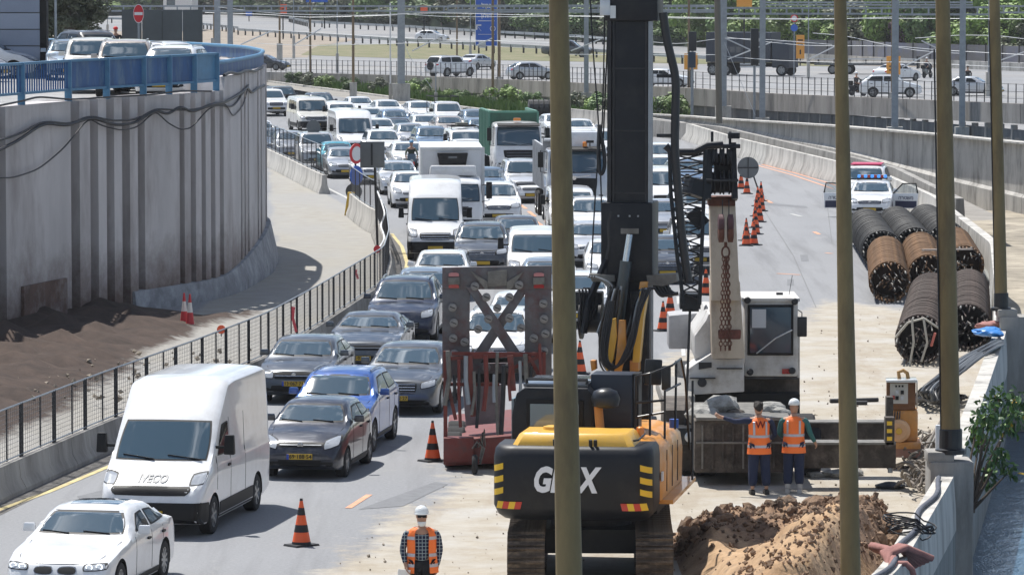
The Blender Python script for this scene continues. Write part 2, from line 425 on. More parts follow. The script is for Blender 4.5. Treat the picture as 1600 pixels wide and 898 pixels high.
for t, (dy, dz) in enumerate([(0, -.1), (6, 3), (25, 9), (60, 14), (200, 18)]):
 rows.append([(p.x * (1 + dy / p.y), p.y + dy, FZ + dz + .6 * hnoise(p.x, p.y, .2) * (t > 0)) for p in VEw])
hb = MB(); hb.loft(rows, closed=False, cap=False)
tag(hb.build('hillside', hillm, smooth=60), kind='structure')
yel = mat('worn yellow road paint', (.62, .52, .26), .8, noise=.35, nscale=2.5, coords='World')
ora = mat('worn orange road paint', (.72, .36, .22), .8, noise=.25, nscale=3, coords='World')
wht = mat('worn white road paint', (.55, .55, .53), .8, noise=.3, nscale=3, coords='World')
def stripe(px, w, m, name='road_marking', z=.008, wpts=None):
 P = wpts or [G(u, v, z) for u, v in px]
 V = []
 for i, p in enumerate(P):
  d = (P[min(i + 1, len(P) - 1)] - P[max(i - 1, 0)]).normalized(); n = Vector((-d.y, d.x, 0))
  V += [p + n * w / 2, p - n * w / 2]
 F = [(2 * i, 2 * i + 1, 2 * i + 3, 2 * i + 2) for i in range(len(P) - 1)]
 return tag(MB().add(V, F).build(name, m), kind='structure')
stripe([(-160, 865), (0, 795), (80, 766), (170, 728), (260, 690)], .14, yel)
stripe([(612, 365), (628, 385), (636, 410), (632, 440), (610, 462)], .13, yel)
stripe([(508, 292), (540, 308), (560, 322)], .13, wht)
stripe([(544, 793), (577, 772)], .13, ora)
stripe([(1182, 258), (1240, 274), (1302, 295)], .12, ora); stripe([(1190, 257), (1248, 272), (1308, 290)], .12, ora)
for a_, b_ in (((810, 318), (822, 326)), ((826, 330), (836, 338)), ((836, 345), (848, 353)), ((1196, 312), (1206, 317)), ((1214, 427), (1250, 429)), ((1272, 362), (1280, 366)), ((1236, 334), (1252, 338)), ((1290, 395), (1300, 396))):
 stripe([a_, b_], .16, ora if b_[0] != 1252 else wht)
for y0 in np.arange(100, 200, 9):   # faint lane dashes of the empty lane
 xx = 4.0 + (y0 - 100) * .03
 stripe(None, .11, wht, wpts=[Vector((xx, y0, .008)), Vector((xx + .09, y0 + 3, .008))])
seal = mat('tar seal', (.13, .13, .135), .7)
for q in ([(1195, 330), (1240, 400), (1275, 480)], [(1290, 300), (1300, 380)], [(640, 640), (660, 560), (672, 500)], [(620, 330), (600, 300), (560, 262)], [(150, 898), (330, 800)]): stripe(q, .025, seal, 'tar_seam', .009)
tarm = mat('dark asphalt patch', (.19, .195, .205), .9, noise=.2, nscale=4, coords='World')
for q in ([(1190, 316), (1260, 322), (1262, 325), (1196, 320)], [(1250, 398), (1262, 398), (1264, 408), (1252, 408)], [(1230, 436), (1240, 436), (1241, 446), (1230, 446)], [(70, 828), (110, 808), (150, 812), (100, 836)], [(560, 795), (680, 752), (700, 756), (630, 790)], [(120, 775), (160, 765), (190, 770), (140, 790)]):
 P = [G(u, v, .006) for u, v in q]; tag(MB().add(P, [tuple(range(len(P)))]).build('asphalt_patch', tarm), kind='structure')
shoulder = mat('road shoulder', (.30, .28, .25), .95, noise=.3, nscale=.5, coords='World')
P1 = [G(u, v, .006) for u, v in [(415, 128), (600, 152), (730, 170), (860, 187)]]
P2 = [G(u, v, .006) for u, v in [(860, 200), (730, 184), (600, 163), (415, 133)]]
tag(MB().add(P1 + P2, [tuple(range(8))]).build('road_shoulder', shoulder), kind='structure')
kb = MB()
for a_, b_ in zip(P1[:-1], P1[1:]): kb.bar(a_ + Vector((0, .2, .06)), b_ + Vector((0, .2, .06)), .3, .14)
tag(kb.build('kerb', concrete_lt), kind='structure')
def along(poly, step=.25):
 out = []
 for (a, b_) in zip(poly[:-1], poly[1:]):
  a, b_ = Vector(a), Vector(b_); L = (b_ - a).length; n = max(1, int(L / step))
  for i in range(n): out.append(a.lerp(b_, i / n))
 out.append(Vector(poly[-1])); return out
def smoothline(P, it=8, lock=True):
 P = [p.copy() for p in P]
 for _ in range(it):
  Q = [p.copy() for p in P]
  for i in range(1, len(P) - 1): Q[i] = (P[i - 1] + P[i] * 2 + P[i + 1]) / 4
  P = Q
 return P
WL = smoothline(along(WALL, .3), 30)
WT = 6.4
def nrm2(L, i):
 d = (L[min(i + 1, len(L) - 1)] - L[max(i - 1, 0)]).normalized(); return Vector((d.y, -d.x))
def colpx(p): return 800 + FPX * p.x / p.y
wallT = empty('retaining_wall', (-10, 136, 0), 0, 'tall grey ribbed concrete retaining wall below the upper road, stained brown at its foot', 'retaining wall')
def strip_mesh(L, i0, i1, z0, z1, off, th, mb=None):
 mb = mb or MB(); rings = []
 for i in range(i0, i1 + 1):
  n = nrm2(L, i); p = L[i] + n * off; q = L[i] + n * (off - th)
  t1 = z1(p) if callable(z1) else z1; t0 = z0(p) if callable(z0) else z0
  rings.append([(p.x, p.y, t0), (p.x, p.y, t1), (q.x, q.y, t1), (q.x, q.y, t0)])
 mb.loft(rings); return mb
def wtop(p): return WT if p.y < 139.5 else 6.82
def off(o, root):
 o.parent = root; o.location = o.location - root.location
 return o
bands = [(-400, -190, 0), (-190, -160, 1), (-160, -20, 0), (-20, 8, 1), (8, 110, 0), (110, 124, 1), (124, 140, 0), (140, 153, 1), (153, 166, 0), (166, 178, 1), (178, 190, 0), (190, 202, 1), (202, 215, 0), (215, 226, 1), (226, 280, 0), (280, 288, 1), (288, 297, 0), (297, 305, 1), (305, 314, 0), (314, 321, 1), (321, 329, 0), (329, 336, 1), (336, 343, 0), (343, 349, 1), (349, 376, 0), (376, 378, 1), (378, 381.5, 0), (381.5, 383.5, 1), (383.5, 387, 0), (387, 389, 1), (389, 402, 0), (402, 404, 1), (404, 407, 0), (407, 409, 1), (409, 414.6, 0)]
cols = [colpx(p) for p in WL]
imax = max(range(len(WL)), key=lambda i: cols[i] if WL[i].y < 160 else -1)
fine = []
for i in range(imax):
 for k in range(10): fine.append(WL[i].lerp(WL[i + 1], k / 10))
fine.append(WL[imax]); fc = [colpx(p) for p in fine]
def idx(u): return int(np.searchsorted(fc, u))
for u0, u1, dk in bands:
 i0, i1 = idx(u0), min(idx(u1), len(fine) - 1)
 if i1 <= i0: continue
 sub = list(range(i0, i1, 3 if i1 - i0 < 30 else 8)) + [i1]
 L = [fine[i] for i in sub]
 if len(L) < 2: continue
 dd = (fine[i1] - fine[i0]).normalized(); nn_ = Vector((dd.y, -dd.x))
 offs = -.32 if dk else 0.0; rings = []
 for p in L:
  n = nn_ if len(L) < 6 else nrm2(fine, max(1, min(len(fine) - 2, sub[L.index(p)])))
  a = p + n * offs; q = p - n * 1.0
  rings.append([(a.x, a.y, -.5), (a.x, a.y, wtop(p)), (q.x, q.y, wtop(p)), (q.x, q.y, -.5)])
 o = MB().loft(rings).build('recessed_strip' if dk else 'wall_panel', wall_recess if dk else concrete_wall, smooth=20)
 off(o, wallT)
mb = strip_mesh(WL, imax, len(WL) - 1, -.5, lambda p: 6.82, 0, .6); off(mb.build('wall_panel', concrete_wall, smooth=30), wallT)
foot = []
for i in range(idx(205), len(fine), 6):
 p = fine[i]; n = nrm2(fine, i); t = max(0, min(1, (fc[i] - 330) / 84))
 a = p + n * (.12 + .26 * t); c = p + n * (.07 + .05 * t); d = p - n * .4; h = .62 + .75 * t * t
 foot.append([(a.x, a.y, -.3), (a.x, a.y, .25), (c.x, c.y, h), (d.x, d.y, h + .02), (d.x, d.y, -.3)])
for i in range(imax, min(imax + 60, len(WL))):
 p = WL[i]; n = nrm2(WL, i); a = p + n * .38; c = p + n * .12; d = p - n * .4
 foot.append([(a.x, a.y, -.3), (a.x, a.y, .25), (c.x, c.y, 1.37), (d.x, d.y, 1.40), (d.x, d.y, -.3)])
off(MB().loft(foot).build('wall_foot', mat('foot concrete', (.3, .31, .33), .9, noise=.4, nscale=1, bump=.3, dirt=(.5, .52, .55), dirtamt=.5, dirtscale=1.2), smooth=25), wallT)
stainm = mat('soil stained concrete', (.15, .09, .07), .95, noise=.5, nscale=1.3, bump=.3, dirt=(.28, .24, .23), dirtamt=.8, dirtscale=.8)
i0, i1 = idx(30), idx(98)
mb = strip_mesh(fine, i0, i1, 0, 1.35, .1, .09); off(mb.build('foot_beam', stainm), wallT)
urm = mat('upper road surface', (.33, .33, .33), .9, noise=.25, nscale=.4, coords='World')
pl = [(p.x - .3, p.y) for p in WL[::4]]
P = [Vector((x, y, 6.05)) for x, y in pl] + [Vector((-80, 215, 6.05)), Vector((-120, 215, 6.05)), Vector((-120, 60, 6.05))]
tag(MB().add(P, [tuple(range(len(P)))]).build('upper_road', urm), kind='structure')
tag(MB().bx((-120, 214, 0), (-30, 215, 6.2)).build('embankment_wall', concrete), 'plain concrete wall carrying the far edge of the upper road', 'retaining wall')
rail = empty('blue_railing', (-11, 133, WT), 0, 'blue steel railing with solid panels along the top of the retaining wall', 'railing')
def wat(u): i = min(idx(u), len(fine) - 1); return fine[i]
def zat(p, v): return A(800 + FPX * p.x / p.y, v, p.y).z
pcols = [-210, -130, -50, 40, 113, 173, 230, 270, 309, 344]
PP = [wat(u) - Vector((.12, 0)) for u in pcols]
ZT, ZB = 7.55, 6.72
for k, p in enumerate(PP):
 off(MB().bx((p.x - .1, p.y - .1, WT - .02), (p.x + .1, p.y + .1, ZT + .02)).build('post', bluep2, bevel=.01), rail)
for k, (a, b_) in enumerate(zip(PP[:-1], PP[1:])):
 A3 = lambda p, z: Vector((p.x, p.y, z))
 off(MB().bar(A3(a, ZT), A3(b_, ZT), .16, .07).build('top_rail', bluep2), rail)
 off(MB().bar(A3(a, ZB), A3(b_, ZB), .12, .07).build('bottom_rail', bluep2), rail)
 if k < 4:
  mbb = MB(); nB = 20
  for t in range(nB):
   q = a.lerp(b_, (t + .5) / nB); off(MB().bx((q.x - .022, q.y - .022, ZB), (q.x + .022, q.y + .022, ZT)).build('baluster', bluep), rail)
 else:
  off(MB().bar(A3(a, (ZT + ZB) / 2) + Vector((0, .05, 0)), A3(b_, (ZT + ZB) / 2) + Vector((0, .05, 0)), .03, ZT - ZB - .06).build('panel', bluep if k < 8 else bluep2), rail)
rail2 = empty('curved_blue_railing', (-9, 150, 6.8), 0, 'curved blue steel guard rail on the rounded end of the wall', 'railing')
L = [p for p in WL if p.y > 139.2 and p.x > -22]
mb = strip_mesh(L, 0, len(L) - 1, 6.86, lambda p: 7.25, -.1, .05); off(mb.build('panel', bluep, smooth=30), rail2)
off(MB().tube([(p.x - .12, p.y, 7.27) for p in L], .07, 8).build('top_rail', bluep2, smooth=40), rail2)
BAR = [G(u, v)[:2] for u, v in [(-250, 900), (-120, 835), (0, 778), (160, 706), (300, 648), (415, 596), (500, 542), (560, 500), (600, 472), (608, 440), (604, 402), (590, 368)]]
def barrier(poly, h, label, name='concrete_barrier', joint=4.0, w=.5, topw=.2, m=None, cat='barrier', group=None, it=6, base=0):
 L = smoothline(along(poly, .5), it); root = empty(name, (L[len(L) // 2].x, L[len(L) // 2].y, base), 0, label, cat, group)
 step = max(2, int(joint / .5)); i = 0
 while i < len(L) - 1:
  j = min(i + step, len(L) - 1); rings = []
  for t in range(i, j + 1):
   n = nrm2(L, t); p = L[t].copy()
   if t == i and i: p += (L[t + 1] - L[t]) * .06
   R_ = lambda o, z: (p.x + n.x * o, p.y + n.y * o, base + z)
   rings.append([R_(-w / 2, 0), R_(-w / 2, .09), R_(-topw / 2 - .04, h * .45), R_(-topw / 2, h), R_(topw / 2, h), R_(topw / 2 + .04, h * .45), R_(w / 2, .09), R_(w / 2, 0)])
  off(MB().loft(rings).build('barrier_segment', m or concrete, smooth=25), root); i = j
 return root, L
mesh_m = bpy.data.materials.new('fence mesh'); mesh_m.use_nodes = True
def make_mesh_mat(m, scale, thick, colr_):
 nt = m.node_tree; b = nt.nodes['Principled BSDF']; b.inputs['Base Color'].default_value = colr_ + (1,); b.inputs['Roughness'].default_value = .6; b.inputs['Metallic'].default_value = .3
 return m
make_mesh_mat(mesh_m, 1, 1, (.12, .12, .125))
def fence(L, z0, z1, label, root_name='mesh_fence', post=2.4, pairs=True, wires=12, group=None, panel=.0, vw=.22, mw=.006, tr=.02):
 root = empty(root_name, (L[len(L) // 2].x, L[len(L) // 2].y, z0), 0, label, 'fence', group)
 seg = [0]; acc = 0
 for i in range(1, len(L)):
  acc += (L[i] - L[i - 1]).length
  if acc >= post: seg.append(i); acc = 0
 if seg[-1] != len(L) - 1: seg.append(len(L) - 1)
 V3 = lambda p, z: Vector((p.x, p.y, z))
 for a, b_ in zip(seg[:-1], seg[1:]):
  pts = L[a:b_ + 1]
  w = MB()
  for k in range(wires):
   z = z0 + .04 + (z1 - z0 - .06) * k / (wires - 1)
   for p, q in zip(pts[:-1], pts[1:]): w.bar(V3(p, z), V3(q, z), mw, mw)
  tot = sum((q - p).length for p, q in zip(pts[:-1], pts[1:])); n = int(tot / vw)
  for k in range(n):
   t = (k + .5) / n * (len(pts) - 1); i = int(t); p = pts[i].lerp(pts[min(i + 1, len(pts) - 1)], t - i)
   w.bar(V3(p, z0), V3(p, z1), mw, mw)
  off(w.build('mesh_panel', mesh_m, fix=False), root)
  off(MB().tube([V3(p, z1) for p in pts], tr, 5).build('top_rail', steel_gal), root)
  off(MB().tube([V3(p, z0 + .03) for p in pts], tr * .8, 5).build('bottom_rail', steel_gal), root)
  d = (pts[1] - pts[0]).normalized() if len(pts) > 1 else Vector((1, 0))
  for o_ in ((0, .14) if pairs else (0,)):
   p = pts[0] + d * o_; off(MB().tube([V3(p, z0 - .1), V3(p, z1 + .01)], tr * 1.25, 6).build('post', steel_dark), root)
  if pairs:
   p = pts[len(pts) // 2]; off(MB().tube([V3(p, z0), V3(p, z1)], tr, 5).build('post', steel_dark), root)
 return root
b1, L1 = barrier(BAR, .64, 'low grey concrete barrier along the left side of the traffic jam, under the mesh fence', joint=4)
fence(L1, .66, 1.7, 'grey wire mesh fence standing on the low barrier left of the traffic jam', vw=.16)
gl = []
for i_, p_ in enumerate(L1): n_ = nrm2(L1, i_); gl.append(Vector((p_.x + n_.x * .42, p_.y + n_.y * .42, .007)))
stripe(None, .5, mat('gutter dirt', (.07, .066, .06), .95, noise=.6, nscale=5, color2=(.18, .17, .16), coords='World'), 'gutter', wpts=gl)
B2 = [G(u, v)[:2] for u, v in [(549, 336), (565, 350), (582, 362), (592, 366)]]
b2, L2 = barrier(B2, .9, 'short pale barrier at the split of the ramp, its near end painted yellow', joint=2.5, m=concrete_lt)
fence(L2, .92, 2.0, 'short dark mesh fence on the barrier at the split of the ramp', pairs=False)
yb = mat('yellow barrier paint', (.75, .5, .08), .7, noise=.3, nscale=4)
off(MB().box((L2[0].x, L2[0].y - .15, .47), (.55, .5, .95), taper=(.5, .8)).build('painted_end', yb), b2)
B3 = [G(u, v)[:2] for u, v in [(300, 236), (380, 248), (418, 258), (452, 275), (480, 290), (507, 303)]]
b3, L3 = barrier(B3, .85, 'curved pale concrete barrier beside the far bend of the ramp', joint=3, m=concrete_lt)
fence(L3, .9, 2.15, 'dark mesh fence curving along the far barrier of the ramp', pairs=False, post=2.0)
PARL = [p for p in PAR if p[1] <= 165]
pr, PL = barrier([(x, y) for x, y in PARL], 1.0, 'pale concrete parapet between the building site and the river', 'river_parapet', joint=6, w=.42, topw=.32, m=concrete_lt, cat='parapet', it=10)
for i in range(0, len(PL) - 1, 12):      # outer face down to the water
 j = min(i + 12, len(PL) - 1)
 L = PL[i:j + 1]; mb = strip_mesh(L, 0, len(L) - 1, WZ - .5, .03, .2, .5)
 off(mb.build('river_wall_panel', mat('board marked concrete', (.27, .28, .27), .9, noise=.4, nscale=2.2, bump=.3, bscale=10, stretch=(1, 1, .1)), smooth=25), pr)
for (x, y, w_, h_) in ((7.95, 82.2, .8, 1.25), (12.75, 114.6, .8, 1.35), (.9, 50.3, .9, 1.2), (5.05, 66.2, .8, .85)):
 q = MB().box((x + .12, y, h_ / 2 + WZ / 2), (w_, 1.0, h_ - WZ)).box((x - .08, y - .1, h_ + .08), (w_ * .62, .7, .2))
 off(q.build('pier', concrete, bevel=.04), pr)
RB = [p for p in PAR if 165 <= p[1] <= 291]
rb_, RL = barrier(RB, 1.0, 'long pale concrete barrier along the right edge of the empty lane', 'road_barrier', joint=5, w=.6, topw=.22, m=concrete_lt)
MW = [A(1126 - 150, 192, 272), A(1126, 197, 256), A(1304, 240, 221), A(1400, 268, 205), A(1452, 300, 190), A(1500, 330, 178)]
mwr, _ = barrier([(p.x, p.y) for p in MW], 1.0, 'low weathered wall between the road barrier and the railway viaduct', 'low_wall', joint=6, w=.4, topw=.3, m=concrete)
tag(MB().add([(p.x - 3.2, p.y, -.06) for p in MW] + [(p.x + 2.2, p.y + 4, -.06) for p in reversed(MW)], [tuple(range(12))]).build('service_strip', shoulder), kind='structure')
RW = [A(940, 176, 290), A(1075, 183, 272), A(1128, 187, 264), A(1304, 198, 233), A(1480, 213, 215), A(1600, 225, 206), A(1750, 238, 198), A(1950, 258, 190)]
rw = empty('railway_viaduct', (20, 220, 0), 0, 'long pale viaduct wall of the railway, hanging over a dark gap at the right', 'viaduct')
RW2 = [Vector((p.x, p.y, p.z)) for p in RW]
seg = []
for a, b_ in zip(RW2[:-1], RW2[1:]):
 n = max(1, int((b_ - a).length / 6))
 for k in range(n): seg.append(a.lerp(b_, k / n))
seg.append(RW2[-1])
for a, b_ in zip(seg[:-1], seg[1:]):
 d = (b_ - a).normalized(); a2 = a + d * .03; n = Vector((d.y, -d.x, 0)); n = n if n.y < 0 else -n
 def ring(p):
  zb = interp([(9, -.3), (17, -.3), (20, -.9), (24, -1.5), (30, -1.7), (40, -1.8)], p.x)
  q = p - n * .5
  f = p + n * .0; g_ = p + n * .12
  return [(g_.x, g_.y, zb), (g_.x, g_.y, zb + 1.0), (f.x, f.y, zb + 1.15), (f.x, f.y, p.z), (q.x, q.y, p.z), (q.x, q.y, zb)]
 off(MB().loft([ring(a2), ring(b_)]).build('wall_panel', concrete_lt), rw)
 off(MB().bar(a2 + Vector((0, .2, .04)), b_ + Vector((0, .2, .04)), .7, .09).build('coping', concrete_lt), rw)
dk = [(p.x, p.y + .6, -.35) for p in seg]; dk2 = [(p.x + 6, p.y + 16, -.35) for p in reversed(seg)]
off(MB().add(dk + dk2, [tuple(range(len(dk) * 2))]).build('deck', conc_dark), rw)
bk = MB()
for a, b_ in zip(seg[:-1], seg[1:]):
 bk.bar(a + Vector((1, 9, -4.0 - a.z + 1)), b_ + Vector((1, 9, -4.0 - b_.z + 1)), .6, 5)
off(bk.build('abutment', conc_dark), rw)
frw = empty('far_retaining_wall', (0, 320, 0), 0, 'weathered retaining wall with parapet below the far highway', 'retaining wall')
F2 = []
for a, b_ in zip(FW[:-1], FW[1:]):
 n = max(1, int((b_ - a).length / 5))
 for k in range(n): F2.append(a.lerp(b_, k / n))
F2.append(FW[-1]); weath = mat('weathered far concrete', (.40, .365, .33), .95, noise=.35, nscale=.6, bump=.3, dirt=(.12, .11, .1), dirtamt=.8, dirtscale=.7, stretch=(1, 1, .2))
k = 0
for a, b_ in zip(F2[:-1], F2[1:]):
 d = (b_ - a).normalized(); k += 1
 off(MB().bar(Vector((a.x, a.y, a.z - .55)) + d * .06, Vector((b_.x, b_.y, b_.z - .55)), .45, 1.15).build('parapet_panel', weath), frw)
 off(MB().bar(Vector((a.x, a.y + .45, -1.5)), Vector((b_.x, b_.y + .45, -1.5)), .5, 4.6).build('lower_wall', conc_dark), frw)
 if a.x > 8:
  for t in range(3):
   p = a.lerp(b_, (t + .3) / 3); off(MB().bx((p.x - .18, p.y - .1, -3.4), (p.x + .18, p.y + .3, a.z - 1.15)).build('pile', weath), frw)
F3 = [Vector((p.x, p.y)) for p in F2]; zt = [p.z for p in F2]
ff = empty('highway_fence', (0, 320, 1.6), 0, 'thin post and wire fence on the parapet of the far highway', 'fence')
pts = []
for a, b_ in zip(F2[:-1], F2[1:]):
 n = max(1, int((b_ - a).length / 1.1 + .5))
 for t in range(n): pts.append(a.lerp(b_, t / n))
for i, p in enumerate(pts):
 if i % 1 == 0 and -28 < p.x < 45: off(MB().bar(p - Vector((0, 0, .2)), p + Vector((0, 0, 1.15)), .055).build('post', steel_dark), ff)
for h_ in (.3, .7, 1.12): off(MB().tube([p + Vector((0, 0, h_)) for p in F2], .012, 4).build('wire', steel_dark), ff)
# ================================================================== VEHICLES
glass = mat('vehicle glass', (.05, .085, .11), .03, spec=1, coat=1)
glass_sd = mat('side vehicle glass', (.008, .012, .014), .08, spec=.35)
glass_lt = mat('light vehicle glass', (.09, .14, .17), .03, spec=1, coat=1)
trim = mat('black trim', (.008, .008, .009), .55, spec=.3)
chrome = mat('chrome', (.6, .6, .6), .18, 1)
alloy = mat('alloy rim', (.32, .33, .34), .35, .8)
lampglass = mat('headlight glass', (.42, .44, .46), .12, .3, coat=1)
redlamp = mat('red lamp', (.35, .01, .01), .2, coat=1)
platem = mat('yellow number plate', (.46, .30, .02), .6)
ink = mat('black ink', (.01, .01, .01), .6)
underm = mat('dark underbody', (.01, .01, .01), .9)
seamm = mat('door gap', (.02, .02, .022), .7)
ambm = mat('amber lamp', (.8, .25, .02), .25, coat=1)
def paint(name, c, metal=0.0, rough=.28):
 return mat('paint ' + name, c, rough, metal, coat=.8, dirt=(.30, .27, .23), dirtamt=.22, dirtscale=1.6)
PW = paint('white', (.74, .75, .76)); PW2 = paint('cream', (.62, .61, .57)); PS = paint('silver', (.42, .44, .47), .55); PSL = paint('light silver', (.55, .57, .6), .4)
PG = paint('grey', (.075, .085, .10), .45); PDG = paint('dark grey', (.03, .034, .042), .35); PB = paint('blue', (.01, .085, .36), .3); PDB = paint('dark blue', (.01, .018, .045), .35)
PMB = paint('metallic blue', (.14, .22, .33), .5); PT = paint('teal', (.02, .32, .42), .2); PK = paint('black', (.015, .016, .02)); PBE = paint('beige', (.45, .40, .36), .3)
PN = paint('navy grey', (.02, .023, .036), .35); PGB = paint('grey blue', (.2, .26, .33), .5)
def resample(pts, ys, sm):
 x = np.array([p[0] for p in pts]); z = np.array([p[1] for p in pts])
 lo, hi = x[0], x[-1]; dense = np.arange(lo, hi + .005, .01); v = np.interp(dense, x, z)
 k = max(1, int(sm / .01)); pad = np.pad(v, k * 2, mode='reflect', reflect_type='odd')
 ker = np.hanning(2 * k + 1); ker /= ker.sum(); s = np.convolve(pad, ker, 'same')[2 * k:-2 * k]
 return np.interp(ys, dense, s)
class Shell:
 """car / van / cab body: front at y=0, rear at y=L, x across, z up"""
 def __init__(s, L, W, prof, belt, top, gc=.2, plan=None, sm=.16, wheels=(), wr=.32, bot=None, roofcurve=.035):
  s.L, s.W, s.gc = L, W, gc; s.wheels = wheels; s.wr = wr
  ys = np.unique(np.round(np.concatenate([[0, .02, .05, .09, .14, .2, .28, .36], np.linspace(.45, L - .35, int(L / .11)), [L - .26, L - .18, L - .11, L - .06, L - .02, L]]), 4))
  plan = plan or [(0, .80), (.06, .87), (.25, .95), (.7, 1), (L - .7, 1), (L - .2, .95), (L - .04, .88), (L, .84)]
  zt = resample(prof, ys, sm); zb = resample(belt, ys, .12); w = resample(plan, ys, .06) * W / 2; wt = resample(top, ys, .14)
  gb = resample(bot or [(0, gc + .12), (.15, gc + .02), (.5, gc), (L - .6, gc), (L - .15, gc + .08), (L, gc + .2)], ys, .08)
  s.ys, s.zt, s.zb, s.w, s.wt = ys, zt, zb, w, wt
  rings = []
  for y, t, b_, ww, f, g in zip(ys, zt, zb, w, wt, gb):
   b_ = min(b_, t - .05); f2 = f * ww; cab = t - b_
   cr = min(.05, cab * .2)
   P = [(0, t), (f2 * .35, t - roofcurve * .12), (f2 * .65, t - roofcurve * .45), (f2 * .86, t - roofcurve), (f2 * .96, t - roofcurve - cr * .6), (f2, t - roofcurve - cr * 1.4 if cab > .3 else t - roofcurve - .012)]
   last = P[-1]; zb2 = min(b_ + .02, last[1] - .01)
   m_ = ((last[0] + ww * .965) / 2 + .012, (last[1] + zb2) / 2)
   P += [m_, (ww * .97, zb2), (ww * .995, b_ - .07), (ww, b_ - .2 if b_ - .2 > g + .2 else (b_ + g) / 2)]
   mid = P[-1][1]
   P += [(ww * .992, (mid + g) / 2 + .02), (ww * .985, g + .07), (ww * .95, g), (ww * .5, g - .005), (0, g - .005)]
   rings.append([(x, y, z) for x, z in P] + [(-x, y, z) for x, z in reversed(P[1:-1])])
  mb = MB(); mb.loft(rings); me = mb.mesh('body', PW, smooth=38)
  tmp = bpy.data.objects.new('tmp', me); col.objects.link(tmp); kill = [tmp]
  if wheels:
   c = MB()
   for wy in wheels:
    for sx in (-1, 1):
     x0 = sx * (W / 2 - .24); x1 = sx * (W / 2 + .15)
     c.cyl((x0, wy, wr), (x1, wy, wr), wr * 1.17, 22)
   cme = c.mesh('cut', underm); cut = bpy.data.objects.new('cut', cme); col.objects.link(cut); kill.append(cut)
   me.materials.append(underm)
   md = tmp.modifiers.new('b', 'BOOLEAN'); md.object = cut; md.operation = 'DIFFERENCE'; md.solver = 'EXACT'; md.material_mode = 'TRANSFER'
   me2 = eval_mods(tmp, 'body')
   if len(me2.polygons) > 100: me = me2
   me.set_sharp_from_angle(angle=R(38))
  for o in kill: bpy.data.objects.remove(o)
  s.me = me
  bm = bmesh.new(); bm.from_mesh(me); s.bvh = BVHTree.FromBMesh(bm); bm.free()
 def cast(s, a, b_, face):
  """face: 'F' front view (x,z), 'B' back view, 'L'/'R' side (y,z), 'T' top (x,y)"""
  o, d = {'F': ((a, -2, b_), (0, 1, 0)), 'B': ((a, s.L + 2, b_), (0, -1, 0)), 'R': ((s.W, a, b_), (-1, 0, 0)), 'L': ((-s.W, a, b_), (1, 0, 0)), 'T': ((a, b_, 6), (0, 0, -1))}[face]
  h = s.bvh.ray_cast(Vector(o), Vector(d))
  return (h[0], h[1]) if h[0] is not None else (None, None)
 def patch(s, quad, face, m, name='panel', offs=.008, rnd=.25, nu=10, nv=6, thick=.03, dirn=None):
  """quad: 4 corners (bl, br, tr, tl) in the face's 2-D view, conformed to the shell, with a rim going into the body"""
  top = []; ok = True; D = {'F': (0, 1, 0), 'B': (0, -1, 0), 'R': (-1, 0, 0), 'L': (1, 0, 0), 'T': (0, 0, -1)}[face]
  D = Vector(D); V = []; last = None
  for j in range(nv + 1):
   for i in range(nu + 1):
    a = 2 * i / nu - 1; b_ = 2 * j / nv - 1
    a2 = a * math.sqrt(1 - rnd * b_ * b_ / 2); b2 = b_ * math.sqrt(1 - rnd * a * a / 2)
    u, v = (a2 + 1) / 2, (b2 + 1) / 2
    p = [(quad[0][k] * (1 - u) + quad[1][k] * u) * (1 - v) + (quad[3][k] * (1 - u) + quad[2][k] * u) * v for k in (0, 1)]
    h, n = s.cast(p[0], p[1], face)
    if h is None:
     if last is None: h = Vector((p[0], 0, p[1])) if face in 'FB' else Vector((s.W / 2, p[0], p[1])); n = -D
     else: h, n = last
    last = (h, n); V.append(h - D * offs)
  F = []
  w_ = nu + 1
  for j in range(nv):
   for i in range(nu): F.append((j * w_ + i, j * w_ + i + 1, (j + 1) * w_ + i + 1, (j + 1) * w_ + i))
  bd = [i for i in range(nu)] + [j * w_ + nu for j in range(nv)] + [nv * w_ + i for i in range(nu, 0, -1)] + [j * w_ for j in range(nv, 0, -1)]
  n0 = len(V); V += [V[i] + D * thick for i in bd]; k = len(bd)
  for i in range(k): F.append((bd[i], n0 + i, n0 + (i + 1) % k, bd[(i + 1) % k]))
  mb = MB(); mb.add(V, F); return mb.mesh(name, m, smooth=40)
def inset(q, d):
 cx = sum(p[0] for p in q) / 4; cy = sum(p[1] for p in q) / 4; o = []
 for x, y in q:
  o.append((x + (d if x < cx else -d), y + (d if y < cy else -d)))
 return o
def wheel_mesh(r, w, style=5):
 t = MB().lathe([(r * .62, -w * .48), (r * .93, -w * .5), (r, -w * .38), (r, w * .38), (r * .93, w * .5), (r * .66, w * .5), (r * .62, w * .3)], n=24, axis='x').mesh('tyre', rubber, smooth=30)
 rm = MB(); rm.lathe([(r * .66, w * .30), (r * .66, w * .46), (r * .60, w * .47), (r * .58, w * .25)], n=24, axis='x')
 rm.lathe([(r * .16, w * .2), (r * .16, w * .42), (r * .02, w * .44)], n=10, axis='x')
 for k in range(style):
  a = 2 * math.pi * k / style
  rm.bar((w * .36, math.cos(a) * r * .1, math.sin(a) * r * .1), (w * .40, math.cos(a) * r * .62, math.sin(a) * r * .62), r * .14, w * .12, up=(1, 0, 0))
 rim = rm.mesh('rim', alloy, smooth=35)
 hub = MB().lathe([(r * .6, w * .2), (r * .6, w * .24)], n=20, axis='x').mesh('hub', underm)
 return t, rim, hub
WH = {}
